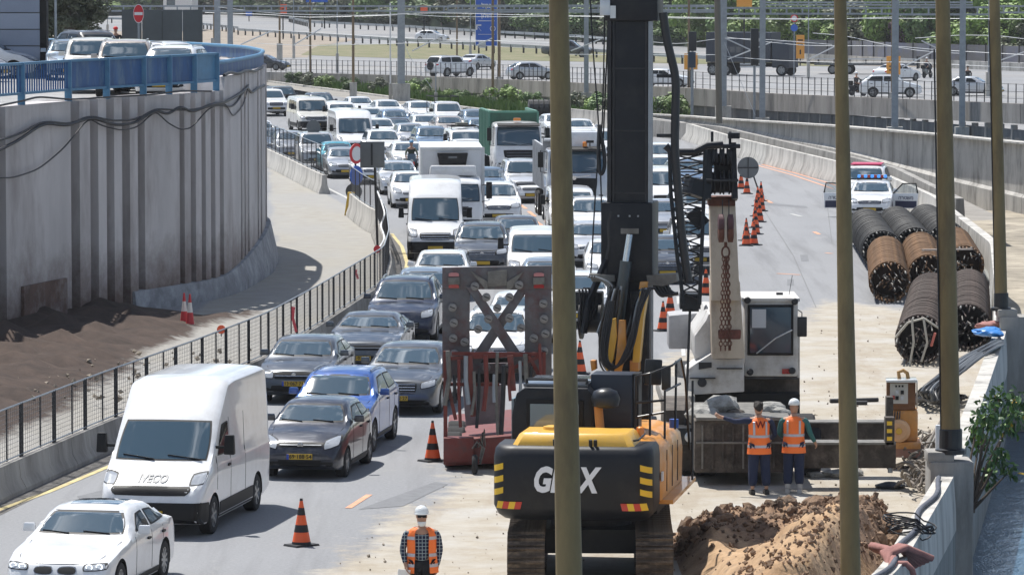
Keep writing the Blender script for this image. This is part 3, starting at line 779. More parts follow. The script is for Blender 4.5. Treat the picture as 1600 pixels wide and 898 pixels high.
def add_wheel(root, x, y, r, w, style=5, side=1, dual=False):
 k = (round(r, 2), round(w, 2), style)
 if k not in WH: WH[k] = wheel_mesh(r, w, style)
 t, rim, hub = WH[k]
 o = link_mesh('wheel', t, root, loc=(x, y, r)); o.rotation_euler = (random.random() * 3, 0, 0 if side > 0 else math.pi)
 link_mesh('rim', rim, o); link_mesh('brake_disc', hub, o)
 return o
def mirror_mesh(sz=(.22, .1, .14)):
 return MB().box((0, 0, 0), sz, taper=(.85, .8)).mesh('mirror', trim, bevel=.025)
TYPES = {}
def glassq(sh, root, quad, face, name, g=None, border=.028, rnd=.18):
 link_mesh(name, sh.patch(quad, face, trim, name, .006, rnd, 12, 8), root)
 q = inset(quad, border)
 p = root.children[-1]
 link_mesh('pane', sh.patch(q, face, g or (glass_sd if face in 'LRB' else glass), 'pane', .012, rnd, 12, 8, .01), p)
def both(sh, quad, face, name, m, root, **k):
 """mirror a front/back/top patch to both sides"""
 link_mesh(name, sh.patch(quad, face, m, name, **k), root)
 q = [(-quad[1][0], quad[1][1]), (-quad[0][0], quad[0][1]), (-quad[3][0], quad[3][1]), (-quad[2][0], quad[2][1])]
 link_mesh(name, sh.patch(q, face, m, name, **k), root)
def make_car(key, L=4.5, W=1.8, H=1.45, zf=.72, zc=.95, yc=1.25, yr=2.0, yre=3.3, yrb=4.0, zd=1.05, wr=.32, wb=(.85, 3.5), belt=None,
    wt=.80, hl=(.50, .93, .60, .74, .04), hl_m=None, grille=None, grille_m=None, bars=3, intake=(.62, .30, .46), kidney=False, style=5,
    rails=False, plate=None, fog=True, roofz=None, badge=None, gc=.19, bonnet=None, sunroof=False, chromegrille=False, sq=.25, side2=True, rear_lamps=True):
 tail = L
 prof = [(0, zf - .22), (.05, zf - .06), (.2, zf + .02), (yc * .5, (zf + zc) / 2 + .035), (yc - .05, zc), (yr - .1, H - .07), (yr + .15, H - .015), ((yr + yre) / 2, H), (yre, H - .03), (yrb, zd)]
 if yrb < L - .35: prof += [(L - .25, zd - .015), (L - .04, zd - .1), (L, zd - .28)]
 else: prof += [(L, zd - .35)]
 zbl = belt or (zc - .03)
 bl = [(0, zf - .3), (.2, zf - .07), (yc * .5, (zf + zc) / 2 - .05), (yc, zc - .04), (yc + .3, zbl), (min(yre, L - .9), zbl + .05), (L - .3, zbl + .03), (L, zbl - .25)]
 top = [(0, .86), (.3, .86), (yc - .1, .90), (yc + .1, .88), (yr, wt), (yre, wt * .97), (min(yrb, L - .05), .82 if yrb < L - .35 else wt * .96), (L, .84)]
 sh = Shell(L, W, prof, bl, top, gc=gc, wheels=wb, wr=wr)
 r = empty('proto', (0, 0, 0)); hw = W / 2
 body = link_mesh('body', sh.me, r)
 bz, tz = zc + .045, H - .085
 bw = hw * .84; tw = hw * wt * .86
 glassq(sh, r, [(-bw, bz), (bw, bz), (tw, tz), (-tw, tz)], 'F', 'windscreen')
 if yrb < L - .35: rb, rt = zd + .05, H - .1
 else: rb, rt = zbl + .08, H - .12
 glassq(sh, r, [(-bw * .9, rb), (bw * .9, rb), (tw * .95, rt), (-tw * .95, rt)], 'B', 'rear_window')
 z0, z1 = zbl + .075, H - .13
 yb0 = yc + .42; yt0 = yr + .12; mid = (yb0 + yre) / 2 + .16; yb1 = min(yre + .42, L - .55); yt1 = yre - .05
 if yrb >= L - .35: yb1 = min(yre + .25, L - .5); yt1 = yre - .02
 for f in 'LR':
  glassq(sh, r, [(yb0, z0), (mid - .04, z0 + .01), (mid - .06, z1), (yt0, z1 - .02)], f, 'side_window')
  glassq(sh, r, [(mid + .04, z0 + .01), (yb1, z0 + .05), (yt1, z1 - .03), (mid + .02, z1)], f, 'side_window')
  for yy in (yb0 - .12, mid - .01, min(yb1 - .08, wb[1] - wr * .4)):
   link_mesh('door_gap', sh.patch([(yy - .007, gc + .14), (yy + .007, gc + .14), (yy + .007, zbl + .02), (yy - .007, zbl + .02)], f, seamm, 'door_gap', .003, 0, 1, 8, .01), r)
  for yy in (mid - .24, yb1 - .28):
   link_mesh('door_handle', sh.patch([(yy - .09, zbl - .11), (yy + .09, zbl - .11), (yy + .09, zbl - .07), (yy - .09, zbl - .07)], f, trim, 'door_handle', .03, .5, 4, 2, .03), r)
  link_mesh('sill', sh.patch([(wb[0] + wr * 1.2, gc + .03), (wb[1] - wr * 1.2, gc + .03), (wb[1] - wr * 1.2, gc + .12), (wb[0] + wr * 1.2, gc + .12)], f, trim, 'sill', .01, 0, 8, 2, .02), r)
 a, b_, z0, z1, tl = hl
 both(sh, [(a * hw, z0), (b_ * hw, z0 + tl), (b_ * hw * .99, z1 + tl), (a * hw, z1)], 'F', 'headlight', trim, r, rnd=sq * 1.6, offs=.008)
 for hlo in [c for c in r.children if c.name.startswith('headlight')]:
  sx = 1 if hlo.data.vertices[0].co.x > 0 else -1
  q = [(a * hw + .02, z0 + .015), (b_ * hw - .03, z0 + tl + .012), (b_ * hw * .98 - .03, z1 + tl - .015), (a * hw + .02, z1 - .015)]
  if sx < 0: q = [(-q[1][0], q[1][1]), (-q[0][0], q[0][1]), (-q[3][0], q[3][1]), (-q[2][0], q[2][1])]
  link_mesh('lens', sh.patch(q, 'F', hl_m or lampglass, 'lens', .014, sq * 1.6, 8, 4, .01), hlo)
 if kidney:
  for sx in (-1, 1):
   x0, x1 = sorted((sx * .035, sx * .36))
   g_ = link_mesh('grille', sh.patch([(x0, zf - .19), (x1, zf - .20), (x1, zf - .05), (x0, zf - .06)], 'F', chrome, 'grille', .012, .7, 8, 5), r)
   link_mesh('grille_opening', sh.patch(inset([(x0, zf - .19), (x1, zf - .20), (x1, zf - .05), (x0, zf - .06)], .014), 'F', ink, 'grille_opening', .02, .7, 8, 5, .01), g_)
  for sx in (-1, 1):
   for cx_ in (.52, .68):
    for k in range(8):
     pass
 else:
  gw, g0, g1 = grille or (.42, zf - .16, zf - .04)
  link_mesh('grille', sh.patch([(-gw * hw, g0), (gw * hw, g0), (gw * hw * 1.1, g1), (-gw * hw * 1.1, g1)], 'F', grille_m or trim, 'grille', .008, sq, 10, 4), r)
  g_ = r.children[-1]
  for k in range(bars):
   zz = g0 + (g1 - g0) * (k + .5) / bars
   link_mesh('grille_bar', sh.patch([(-gw * hw * .96, zz - .008), (gw * hw * .96, zz - .008), (gw * hw * .97, zz + .01), (-gw * hw * .97, zz + .01)], 'F', chrome if chromegrille else alloy, 'grille_bar', .018, 0, 8, 1, .01), g_)
 iw, i0, i1 = intake
 link_mesh('bumper_intake', sh.patch([(-iw * hw * .9, i0), (iw * hw * .9, i0), (iw * hw, i1), (-iw * hw, i1)], 'F', trim, 'bumper_intake', .006, .3, 10, 4), r)
 link_mesh('lower_lip', sh.patch([(-.8 * hw, gc + .13), (.8 * hw, gc + .13), (.85 * hw, gc + .19), (-.85 * hw, gc + .19)], 'F', trim, 'lower_lip', .006, .2, 10, 2), r)
 if fog: both(sh, [(.62 * hw, i0 + .01), (.8 * hw, i0 + .02), (.8 * hw, i0 + .11), (.64 * hw, i0 + .10)], 'F', 'fog_lamp', trim, r, rnd=.8, nu=4, nv=4)
 if badge is not None:
  h_, n_ = sh.cast(0, badge, 'F'); link_mesh('badge', MB().lathe([(.058, 0), (.058, -.02), (.045, -.026), (.04, -.02)], n=16, axis='y').mesh('badge', chrome, smooth=40), r, loc=(0, h_.y, badge))
 pz = plate or (i0 + i1) / 2
 h_, n_ = sh.cast(0, pz, 'F'); py = min(h_.y, sh.cast(.25, pz, 'F')[0].y, sh.cast(-.25, pz, 'F')[0].y) - .03
 p = MB().bx((-.26, py, pz - .055), (.26, py + .03, pz + .055)).build('number_plate', platem, r)
 r['plate'] = (py, pz)
 mm = mirror_mesh()
 for sx in (-1, 1):
  link_mesh('mirror', mm, r, loc=(sx * (hw + .08), yc + .5, zbl + .12))
  if rear_lamps:
   zz = zbl - .1; q = [(.62 * hw, zz - .09), (.9 * hw, zz - .07), (.9 * hw, zz + .07), (.62 * hw, zz + .06)]
   if sx < 0: q = [(-x, z) for x, z in (q[1], q[0], q[3], q[2])]
   link_mesh('tail_lamp', sh.patch(q, 'B', redlamp, 'tail_lamp', .01, .3, 5, 4), r)
  for wy in wb: add_wheel(r, sx * (hw - .115), wy, wr, .21, style, sx)
 for x0, x1 in ((-.1 * W, -.36 * W), (.28 * W, .03 * W)):
  a1 = sh.cast(x0, bz + .02, 'F')[0]; a2 = sh.cast(x1, bz + .05, 'F')[0]
  if a1 and a2: MB().bar(a1 - Vector((0, .03, 0)), a2 - Vector((0, .03, 0)), .015).build('wiper', trim, r)
 if rails:
  for sx in (-1, 1):
   pts = [sh.cast(sx * hw * wt * .86, y, 'T')[0] + Vector((0, 0, .04)) for y in np.linspace(yr + .1, yre - .1, 6)]
   MB().tube(pts, .018, 6).build('roof_rail', alloy, r)
 for pts in ([(-.66, .17), (-.3, .13), (0, .12), (.3, .13), (.66, .17)], [(.66, .17), (.78, .5), (.84, yc - .12)], [(-.66, .17), (-.78, .5), (-.84, yc - .12)]):
  q = [sh.cast(x * hw, y, 'T')[0] for x, y in pts]
  if all(q): MB().tube([a + Vector((0, 0, .001)) for a in q], .007, 4).build('bonnet_gap', seamm, r)
 if sunroof:
  link_mesh('sunroof', sh.patch([(-.42, yr + .22), (.42, yr + .22), (.42, yr + 1.0), (-.42, yr + 1.0)], 'T', glass, 'sunroof', .006, .1, 6, 6, .01), r)
 if bonnet:
  for sx in (-1, 1):
   pts = [sh.cast(sx * x_, y, 'T')[0] + Vector((0, 0, .002)) for x_, y in bonnet]
   MB().tube(pts, .008, 4).build('bonnet_crease', trim, r)
 r['sh'] = key; r['L'] = L; r['wsT'] = (float(sh.cast(0, tz, 'F')[0].y), tz)
 SHELLS[key] = sh; TYPES[key] = r
 return r
SHELLS = {}
make_car('sedan', L=4.62, W=1.79, H=1.44, yc=1.22, yr=2.02, yre=3.25, yrb=3.95, zd=1.06, wb=(.86, 3.52), zc=.96)
make_car('sedan2', L=4.7, W=1.80, H=1.46, yc=1.3, yr=2.1, yre=3.3, yrb=4.1, zd=1.08, wb=(.88, 3.55), zc=.98, zf=.76, grille=(.5, .58, .72), chromegrille=True, badge=.68, hl=(.55, .94, .62, .77, .05))
make_car('hatch', L=4.1, W=1.74, H=1.49, yc=1.05, yr=1.85, yre=3.2, yrb=3.95, zd=1.1, wb=(.8, 3.35), zc=1.0, zf=.76, wt=.8, hl=(.48, .92, .62, .8, .08), grille=(.4, .58, .68))
make_car('mini', L=3.7, W=1.66, H=1.52, yc=.9, yr=1.62, yre=3.0, yrb=3.62, zd=1.1, wb=(.7, 3.05), zc=1.02, zf=.78, wr=.29, hl=(.5, .9, .62, .82, .06), style=6)
make_car('suv', L=4.55, W=1.86, H=1.68, yc=1.2, yr=1.95, yre=3.7, yrb=4.4, zd=1.2, wb=(.88, 3.55), zc=1.12, zf=.88, wr=.355, hl=(.5, .92, .72, .89, .05), grille=(.48, .68, .84), intake=(.65, .38, .54), rails=True, chromegrille=True, gc=.24, badge=.78)
make_car('jeep', L=4.75, W=1.88, H=1.82, yc=1.3, yr=1.9, yre=4.2, yrb=4.65, zd=1.25, wb=(.9, 3.65), zc=1.2, zf=.95, wr=.38, hl=(.55, .92, .78, .93, .02), grille=(.5, .74, .92), intake=(.6, .42, .6), rails=True, gc=.3, wt=.84)
make_car('white_sport', L=4.63, W=1.81, H=1.43, zf=.74, zc=.97, yc=1.48, yr=2.22, yre=3.35, yrb=4.05, zd=1.08, wb=(.82, 3.63), kidney=True, hl=(.50, .93, .60, .71, .02), intake=(.7, .24, .42), sunroof=True, wt=.77, style=10, wr=.335)
make_car('small_dark', L=3.9, W=1.7, H=1.475, zf=.77, zc=1.02, yc=1.08, yr=1.78, yre=3.05, yrb=3.8, zd=1.12, wb=(.77, 3.27), hl=(.55, .95, .60, .80, .10), grille=(.52, .66, .76), bars=1, intake=(.55, .27, .42), badge=.70, wt=.78, wr=.3, style=5, plate=.48)
make_car('blue_cross', L=4.5, W=1.83, H=1.65, zf=.88, zc=1.12, yc=1.15, yr=1.9, yre=3.55, yrb=4.35, zd=1.2, wb=(.87, 3.5), wr=.345, hl=(.5, .95, .72, .88, .1), grille=(.45, .66, .82), intake=(.65, .38, .52), rails=True, gc=.23, wt=.79)
make_car('limousine', L=5.1, W=1.9, H=1.49, zf=.82, zc=1.02, yc=1.5, yr=2.32, yre=3.65, yrb=4.4, zd=1.1, wb=(.88, 4.0), wr=.345, hl=(.56, .95, .62, .78, .07), grille=(.46, .52, .76), bars=4, chromegrille=True, intake=(.7, .24, .38), plate=.42, wt=.79, style=10)
make_car('grey_saloon', L=4.55, W=1.78, H=1.46, zf=.8, zc=1.0, yc=1.2, yr=1.95, yre=3.3, yrb=3.95, zd=1.1, wb=(.86, 3.5), hl=(.52, .94, .60, .77, .04), grille=(.52, .60, .76), bars=1, chromegrille=True, plate=.5, badge=.70)
make_car('muscle', L=4.84, W=1.92, H=1.38, zf=.80, zc=.99, yc=1.7, yr=2.45, yre=3.35, yrb=4.15, zd=1.06, wb=(.9, 3.75), wr=.36, hl=(.62, .95, .64, .72, .0), grille=(.9, .60, .72), bars=1, intake=(.75, .24, .46), plate=.4, wt=.74, hl_m=trim)
make_car('big_suv', L=4.85, W=1.94, H=1.7, zf=.9, zc=1.1, yc=1.25, yr=2.05, yre=3.75, yrb=4.6, zd=1.2, wb=(.92, 3.8), wr=.39, hl=(.55, .93, .70, .9, .07), grille=(.5, .44, .62), intake=(.8, .30, .44), plate=.42, rails=True, gc=.24, wt=.78)
def make_pickup():
 L, W, H = 5.2, 1.86, 1.8
 prof = [(0, .72), (.05, .9), (.2, 1.0), (.7, 1.1), (1.25, 1.16), (1.95, 1.72), (2.2, H), (3.3, H), (3.5, 1.7), (3.6, 1.12), (3.7, 1.08), (L, 1.08)]
 bl = [(0, .66), (.2, .92), (1.2, 1.1), (1.5, 1.12), (3.5, 1.14), (3.6, 1.0), (L, 1.0)]
 top = [(0, .86), (1.1, .9), (1.3, .88), (2.0, .82), (3.4, .82), (3.6, .9), (L, .95)]
 sh = Shell(L, W, prof, bl, top, gc=.32, wheels=(.9, 4.05), wr=.38, sm=.1); r = empty('proto'); link_mesh('body', sh.me, r)
 glassq(sh, r, [(-.78, 1.22), (.78, 1.22), (.64, 1.68), (-.64, 1.68)], 'F', 'windscreen'); glassq(sh, r, [(-.6, 1.25), (.6, 1.25), (.58, 1.62), (-.58, 1.62)], 'B', 'rear_window')
 for f in 'LR':
  glassq(sh, r, [(1.62, 1.2), (2.5, 1.2), (2.5, 1.64), (2.12, 1.64)], f, 'side_window'); glassq(sh, r, [(2.58, 1.2), (3.4, 1.2), (3.3, 1.64), (2.58, 1.64)], f, 'side_window')
 both(sh, [(.5, .78), (.84, .8), (.84, .96), (.52, .96)], 'F', 'headlight', lampglass, r, rnd=.3)
 link_mesh('grille', sh.patch([(-.46, .72), (.46, .72), (.48, .96), (-.48, .96)], 'F', trim, 'grille'), r); g_ = r.children[-1]
 for z in (.78, .85, .92): link_mesh('grille_bar', sh.patch([(-.44, z - .01), (.44, z - .01), (.44, z + .01), (-.44, z + .01)], 'F', chrome, 'grille_bar', .02, 0, 6, 1, .01), g_)
 link_mesh('bumper_intake', sh.patch([(-.6, .46), (.6, .46), (.62, .62), (-.62, .62)], 'F', trim, 'bumper_intake'), r)
 MB().bx((-.26, -.05, .52), (.26, -.02, .63)).build('number_plate', platem, r)
 MB().bx((-.72, 3.75, .7), (.72, 5.1, 1.085)).build('load_bed', trim, r)
 mm = mirror_mesh((.24, .12, .2))
 for sx in (-1, 1):
  link_mesh('mirror', mm, r, loc=(sx * 1.04, 1.75, 1.28))
  for wy in (.9, 4.05): add_wheel(r, sx * .81, wy, .38, .24, 6, sx)
 r['wsT'] = (float(sh.cast(0, 1.68, 'F')[0].y), 1.68); r['L'] = L; TYPES['pickup'] = r; SHELLS['pickup'] = sh
make_pickup()
def make_van(key, L, W, H, zh, yc, zc, yr, zr, dome=0, hl=(.55, .93, .78, 1.0), g=(.5, .62, .84), sidewin=True, wr=.34, wb=(.95, 4.2), gl=None, gc=.24, wsf=(.86, .80), bumper=True, minibus=False, intake=(.7, .3, .5), wst=None, cab_side=True, blk=True, chrom=False, bdrop=.05):
 """zh bonnet lip height, (yc,zc) foot of the screen, (yr,zr) head of the screen, dome: length over which the roof rises to H"""
 prof = [(0, zh - .35), (.06, zh - .1), (.2, zh), (yc, zc), (yr, zr), (yr + dome, H - .04), (yr + dome + .5, H), (L - .3, H), (L, H - .08)]
 bl = [(0, zh - .4), (.25, zh - .1), (yc, zc - .06), (yc + .4, zc + .02), (L, zc + .02)]
 top = [(0, .86), (yc * .7, .91), (yc + .1, .95), (yr, .92), (yr + dome + .2, .91), (L, .91)]
 plan = [(0, .84), (.08, .91), (.35, .97), (.9, 1), (L - .15, 1), (L, .97)]
 sh = Shell(L, W, prof, bl, top, gc=gc, plan=plan, wheels=wb, wr=wr, sm=.12, roofcurve=.035); r = empty('proto'); hw = W / 2
 link_mesh('body', sh.me, r)
 tz = (wst or zr) - .05; bz = zc + .05
 glassq(sh, r, [(-hw * wsf[0], bz), (hw * wsf[0], bz), (hw * wsf[1], tz), (-hw * wsf[1], tz)], 'F', 'windscreen', rnd=.12)
 for f in 'LR':
  y0, y1 = yc + .45, yc + 1.35
  glassq(sh, r, [(y0, zc + .1), (y1, zc + .1), (y1, tz - .05), (yr + .12, tz - .08)], f, 'side_window')
  if minibus:
   yy = y1 + .15
   while yy + .9 < L - .1:
    glassq(sh, r, [(yy, zc + .12), (yy + .95, zc + .12), (yy + .95, tz - .02), (yy, tz - .02)], f, 'side_window'); yy += 1.05
  for yy in (y0 - .1, y1 + .07, y1 + 1.25):
   link_mesh('door_gap', sh.patch([(yy - .008, gc + .14), (yy + .008, gc + .14), (yy + .008, tz), (yy - .008, tz)], f, seamm, 'door_gap', .003, 0, 1, 8, .01), r)
  link_mesh('sill', sh.patch([(wb[0] + wr * 1.2, gc + .03), (wb[1] - wr * 1.2, gc + .03), (wb[1] - wr * 1.2, gc + .3), (wb[0] + wr * 1.2, gc + .3)], f, trim if blk else PW, 'sill', .012, 0, 8, 2, .02), r)
  link_mesh('door_handle', sh.patch([(y1 - .2, zc - .15), (y1 - .02, zc - .15), (y1 - .02, zc - .1), (y1 - .2, zc - .1)], f, trim, 'door_handle', .03, .5, 4, 2, .03), r)
 for sx in (-1, 1):
  q = [(.08, zc + .1), (hw * .8, zc + .1), (hw * .8, tz - .1), (.08, tz - .1)]
  if sx < 0: q = [(-x, z) for x, z in (q[1], q[0], q[3], q[2])]
  glassq(sh, r, q, 'B', 'rear_window')
 a, b_, z0, z1 = hl
 both(sh, [(a * hw, z0), (b_ * hw, z0 + .03), (b_ * hw, z1 + .05), (a * hw, z1)], 'F', 'headlight', trim, r, rnd=.4)
 for hlo in [c for c in r.children if c.name.startswith('headlight')]:
  sx = 1 if hlo.data.vertices[0].co.x > 0 else -1
  q = [(a * hw + .03, z0 + .02), (b_ * hw - .02, z0 + .045), (b_ * hw - .02, z1 + .03), (a * hw + .03, z1 - .02)]
  if sx < 0: q = [(-x, z) for x, z in (q[1], q[0], q[3], q[2])]
  link_mesh('lens', sh.patch(q, 'F', lampglass, 'lens', .014, .4, 8, 4, .01), hlo)
 gw, g0, g1 = g
 link_mesh('grille', sh.patch([(-gw * hw, g0), (gw * hw, g0), (gw * hw * 1.1, g1), (-gw * hw * 1.1, g1)], 'F', trim, 'grille', .008, .3, 10, 4), r); g_ = r.children[-1]
 for k in range(3):
  zz = g0 + (g1 - g0) * (k + .5) / 3
  if chrom: link_mesh('grille_bar', sh.patch([(-gw * hw * .95, zz - .012), (gw * hw * .95, zz - .012), (gw * hw * .98, zz + .012), (-gw * hw * .98, zz + .012)], 'F', chrome, 'grille_bar', .018, 0, 8, 1, .01), g_)
 if bumper:
  bt = g0 - bdrop
  link_mesh('bumper', sh.patch([(-.93 * hw, gc + .04), (.93 * hw, gc + .04), (.93 * hw, bt), (-.93 * hw, bt)], 'F', trim, 'bumper', .02, .0, 34, 5, .07), r)
  for f in 'LR': link_mesh('bumper_corner', sh.patch([(.06, gc + .04), (wb[0] - wr * 1.2, gc + .04), (wb[0] - wr * 1.2, bt - .03), (.06, bt)], f, trim, 'bumper_corner', .02, 0, 18, 4, .08), r)
 h_ = sh.cast(0, gc + .22, 'F')[0]
 MB().bx((-.26, h_.y - .06, gc + .17), (.26, h_.y - .03, gc + .28)).build('number_plate', platem, r)
 r['plate'] = (h_.y - .06, gc + .225)
 mm = mirror_mesh((.2, .14, .36))
 for sx in (-1, 1):
  mo = link_mesh('mirror', mm, r, loc=(sx * (hw + .2), yc + .45, zc + .32)); MB().bar((-sx * .28, 0, -.05), (0, 0, -.05), .05).build('mirror_arm', trim, mo)
  zz = zc; q = [(.8 * hw, .7), (.95 * hw, .7), (.95 * hw, 1.25), (.8 * hw, 1.25)]
  if sx < 0: q = [(-x, z) for x, z in (q[1], q[0], q[3], q[2])]
  link_mesh('tail_lamp', sh.patch(q, 'B', redlamp, 'tail_lamp', .01, .1, 3, 4), r)
  for wy in wb: add_wheel(r, sx * (hw - .13), wy, wr, .23, 6, sx)
 for x0, x1 in ((-.06 * W, -.36 * W), (.38 * W, .06 * W)):
  a1 = sh.cast(x0, bz + .03, 'F')[0]; a2 = sh.cast(x1, bz + .1, 'F')[0]
  if a1 and a2: MB().bar(a1 - Vector((0, .03, 0)), a2 - Vector((0, .03, 0)), .018).build('wiper', trim, r)
 r['wsT'] = (float(sh.cast(0, tz, 'F')[0].y), tz); r['L'] = L; TYPES[key] = r; SHELLS[key] = sh
 return r
make_van('cargo_van', 5.6, 2.0, 2.72, .98, .82, 1.28, 1.62, 2.06, dome=.75, hl=(.68, .96, .94, 1.14), g=(.70, .78, .95), bdrop=.12, wb=(.95, 4.45), wr=.35, intake=(.7, .3, .5), wsf=(.88, .82))
make_van('panel_van', 5.9, 1.99, 2.75, .98, .75, 1.30, 1.45, 2.18, dome=.7, hl=(.62, .97, .82, 1.08), g=(.52, .72, .98), wb=(1.0, 4.6), chrom=True)
make_van('minibus', 6.0, 2.05, 2.5, .98, .7, 1.25, 1.35, 2.12, dome=.6, hl=(.7, .96, .84, 1.1), g=(.5, .66, .8), minibus=True, wb=(.9, 4.6))
make_van('old_van', 5.7, 2.02, 2.1, 1.0, 1.15, 1.22, 1.75, 1.95, dome=.3, hl=(.62, .92, .80, .98), g=(.58, .72, .98), minibus=True, wb=(1.0, 4.4), chrom=True)
make_van('small_van', 4.4, 1.8, 1.84, .85, .85, 1.1, 1.6, 1.74, dome=.2, hl=(.52, .94, .68, .9), g=(.45, .6, .78), minibus=True, wb=(.85, 3.55), blk=False, wr=.32)
YAW = [(60, .19), (80, .175), (92, .15), (105, .12), (120, .06), (135, .02), (157, -.02), (175, -.05), (200, -.09), (230, -.13), (255, -.17), (300, -.24)]
CARS = 'cars and vans queuing in the traffic jam'
used = {}
def place(key, name, u, v, pm, label, cat='car', group=CARS, yaw=None, z=0, mode='ws', ground=None):
 src = TYPES[key]
 root = copy_tree(src); root.name = name
 wy, wz = src['wsT']
 if mode == 'ws': p = G(u, v, z + wz)
 else: p = G(u, v, z); wy = 0
 yw = interp(YAW, p.y) if yaw is None else yaw
 a = -math.atan(yw) if yaw is None else yaw
 d = Vector((-math.sin(a), math.cos(a), 0)); q = Vector((p.x, p.y, 0)) - d * wy
 root.location = (q.x, q.y, z); root.rotation_euler = (0, 0, a)
 for k in ('sh', 'plate', 'L', 'wsT'):
  if k in root: del root[k]
 for ch in root.children:
  if ch.name.startswith('body'):
   ch.material_slots[0].link = 'OBJECT'; ch.material_slots[0].material = pm
  if ch.name.startswith('mirror') and not ch.name.startswith('mirror_arm') and 'van' not in key and key not in ('minibus', 'pickup'):
   ch.material_slots[0].link = 'OBJECT'; ch.material_slots[0].material = pm
 tag(root, label, cat, group)
 return root
def lettering(root, txt, size, y, z, m, x=0, name='lettering', extr=.006, bold=0, parent=None, rot=None):
 me = text_mesh(txt, size, extr, m, name, bold)
 return link_mesh(name, me, parent or root, loc=(x, y, z), rot=rot or (math.pi / 2, 0, 0))
def plate_text(root, key, txt, band=True):
 py, pz = TYPES[key]['plate']
 pl = [c for c in root.children if c.name.startswith('number_plate')][0]
 lettering(root, txt, .115, py - .004, pz, ink, x=.02, extr=.003, parent=pl, bold=.002)
 MB().bx((-.262, py - .005, pz - .055), (-.215, py - .001, pz + .055)).build('country_band', mat('plate blue', (.02, .06, .35), .5), pl)
# ================================================================== THE TRAFFIC
bmw = place('white_sport', 'white_car', 139, 796, PW, 'white saloon car with twin grille and sunroof, nearest at bottom left')
for sx in (-1, 1):      # ring lights in the headlamps
 sh = SHELLS['white_sport']
 hl_ = [c for c in bmw.children if c.name.startswith('headlight')]
 for cx_ in (.56, .72):
  h_ = sh.cast(sx * cx_, .668 + (cx_ - .56) * .05, 'F')[0]
  o = MB().tube([(h_.x + .05 * math.cos(t), h_.y - .03, h_.z + .042 * math.sin(t)) for t in np.linspace(0, 2 * math.pi, 14)[:-1]], .009, 5, closed=True).build('light_ring', mat('daylight lamp', (.8, .85, .9), .3, emit=(.85, .92, 1, 1.2)), bmw)
van1 = place('cargo_van', 'white_van', 265, 655, PW, 'large white high-roof cargo van behind the white saloon car', 'van')
sh = SHELLS['cargo_van']; lt = text_mesh('IVECO', .165, .012, mat('dull letter grey', (.16, .17, .18), .5), 'lettering', .006)
for vtx in lt.vertices:
 x, zz = vtx.co.x * 1.15, vtx.co.y + 1.06
 h_ = sh.cast(x, zz, 'F')[0]; vtx.co = Vector((x, (h_.y if h_ else 0) - .022 + vtx.co.z, zz))
link_mesh('lettering', lt, van1)
mz = place('small_dark', 'dark_hatchback', 493, 630, PN, 'dark navy small hatchback with the plate 69 188 54, beside the cargo van')
plate_text(mz, 'small_dark', '69·188·54')
bc = place('blue_cross', 'blue_crossover', 532, 584, PB, 'bright blue crossover right behind the dark navy hatchback')
lim = place('limousine', 'grey_limousine', 641, 542, PG, 'grey luxury saloon with wide chrome grille, next to the raised trailer ramp')
plate_text(lim, 'limousine', '58·202·27')
ks = place('grey_saloon', 'grey_saloon', 477, 531, PG, 'grey saloon with chrome-framed grille, close to the mesh fence')
plate_text(ks, 'grey_saloon', '13·067·71')
ms = place('muscle', 'grey_coupe', 579, 493, PG, 'low grey muscle coupe with black front between the grey saloon and the fence')
plate_text(ms, 'muscle', '15·032·52')
cay = place('big_suv', 'dark_suv', 634, 438, PDB, 'very dark blue luxury sport utility car behind the muscle coupe')
place('suv', 'white_suv', 778, 488, PW, 'white sport utility car seen through the X of the raised trailer ramp')
place('hatch', 'white_car', 812, 462, PW, 'white hatchback mostly hidden behind the upper part of the trailer ramp')
place('hatch', 'grey_blue_hatchback', 662, 424, PGB, 'grey blue hatchback directly behind the very dark blue sport utility car')
place('sedan', 'white_car', 691, 396, PW, 'white saloon in front of the white van with black bumper')
place('suv', 'grey_suv', 753, 352, PG, 'dark silver sport utility car with chrome grille just right of the white high van')
place('small_van', 'white_minivan', 836, 366, PW, 'white compact van half hidden by the thick brown pole', 'van')
place('sedan', 'blue_saloon', 856, 408, PGB, 'pale blue saloon half hidden by the brown pole, above the trailer ramp')
place('sedan2', 'dark_saloon', 806, 341, PDG, 'dark saloon behind the silver sport utility car and white compact van')
spv = place('panel_van', 'white_van', 680, 309, PW, 'white high-roof panel van with black bumper ahead of the box truck', 'van')
place('suv', 'white_suv', 776, 288, PW, 'white sport utility car with star grille right of the box truck')
place('sedan', 'blue_saloon', 760, 264, PMB, 'dull blue car roof showing just behind the white sport utility car by the box truck')
place('hatch', 'white_hatchback', 640, 271, PW, 'white hatchback to the left of the box truck, clear road ahead of it')
place('sedan2', 'silver_saloon', 621, 254, PSL, 'silver saloon close behind the white hatchback near the split barrier')
place('jeep', 'silver_jeep', 819, 252, PSL, 'silver off-road car squeezed between the green truck and the tipper truck')
place('sedan', 'white_car', 825, 266, PW, 'white saloon beside the front wheels of the tipper truck')
place('sedan2', 'white_car', 579, 240, PW, 'white saloon with chrome grille behind the grey square sign')
place('sedan', 'silver_saloon', 537, 233, PS, 'silver saloon just left of the narrow red and white sign')
place('hatch', 'teal_hatchback', 526, 224, PT, 'bright teal hatchback by the far ramp fence')
place('jeep', 'silver_suv', 494, 209, PSL, 'silver estate car with roof rails behind the round sign back')
place('hatch', 'silver_hatchback', 453, 207, PS, 'small silver hatchback beside the start of the far ramp fence')
place('sedan', 'pale_blue_car', 427, 203, PGB, 'pale blue grey car partly hidden by the rounded end of the wall')
place('sedan', 'white_car', 404, 190, PW, 'white car almost wholly hidden behind the end of the wall')
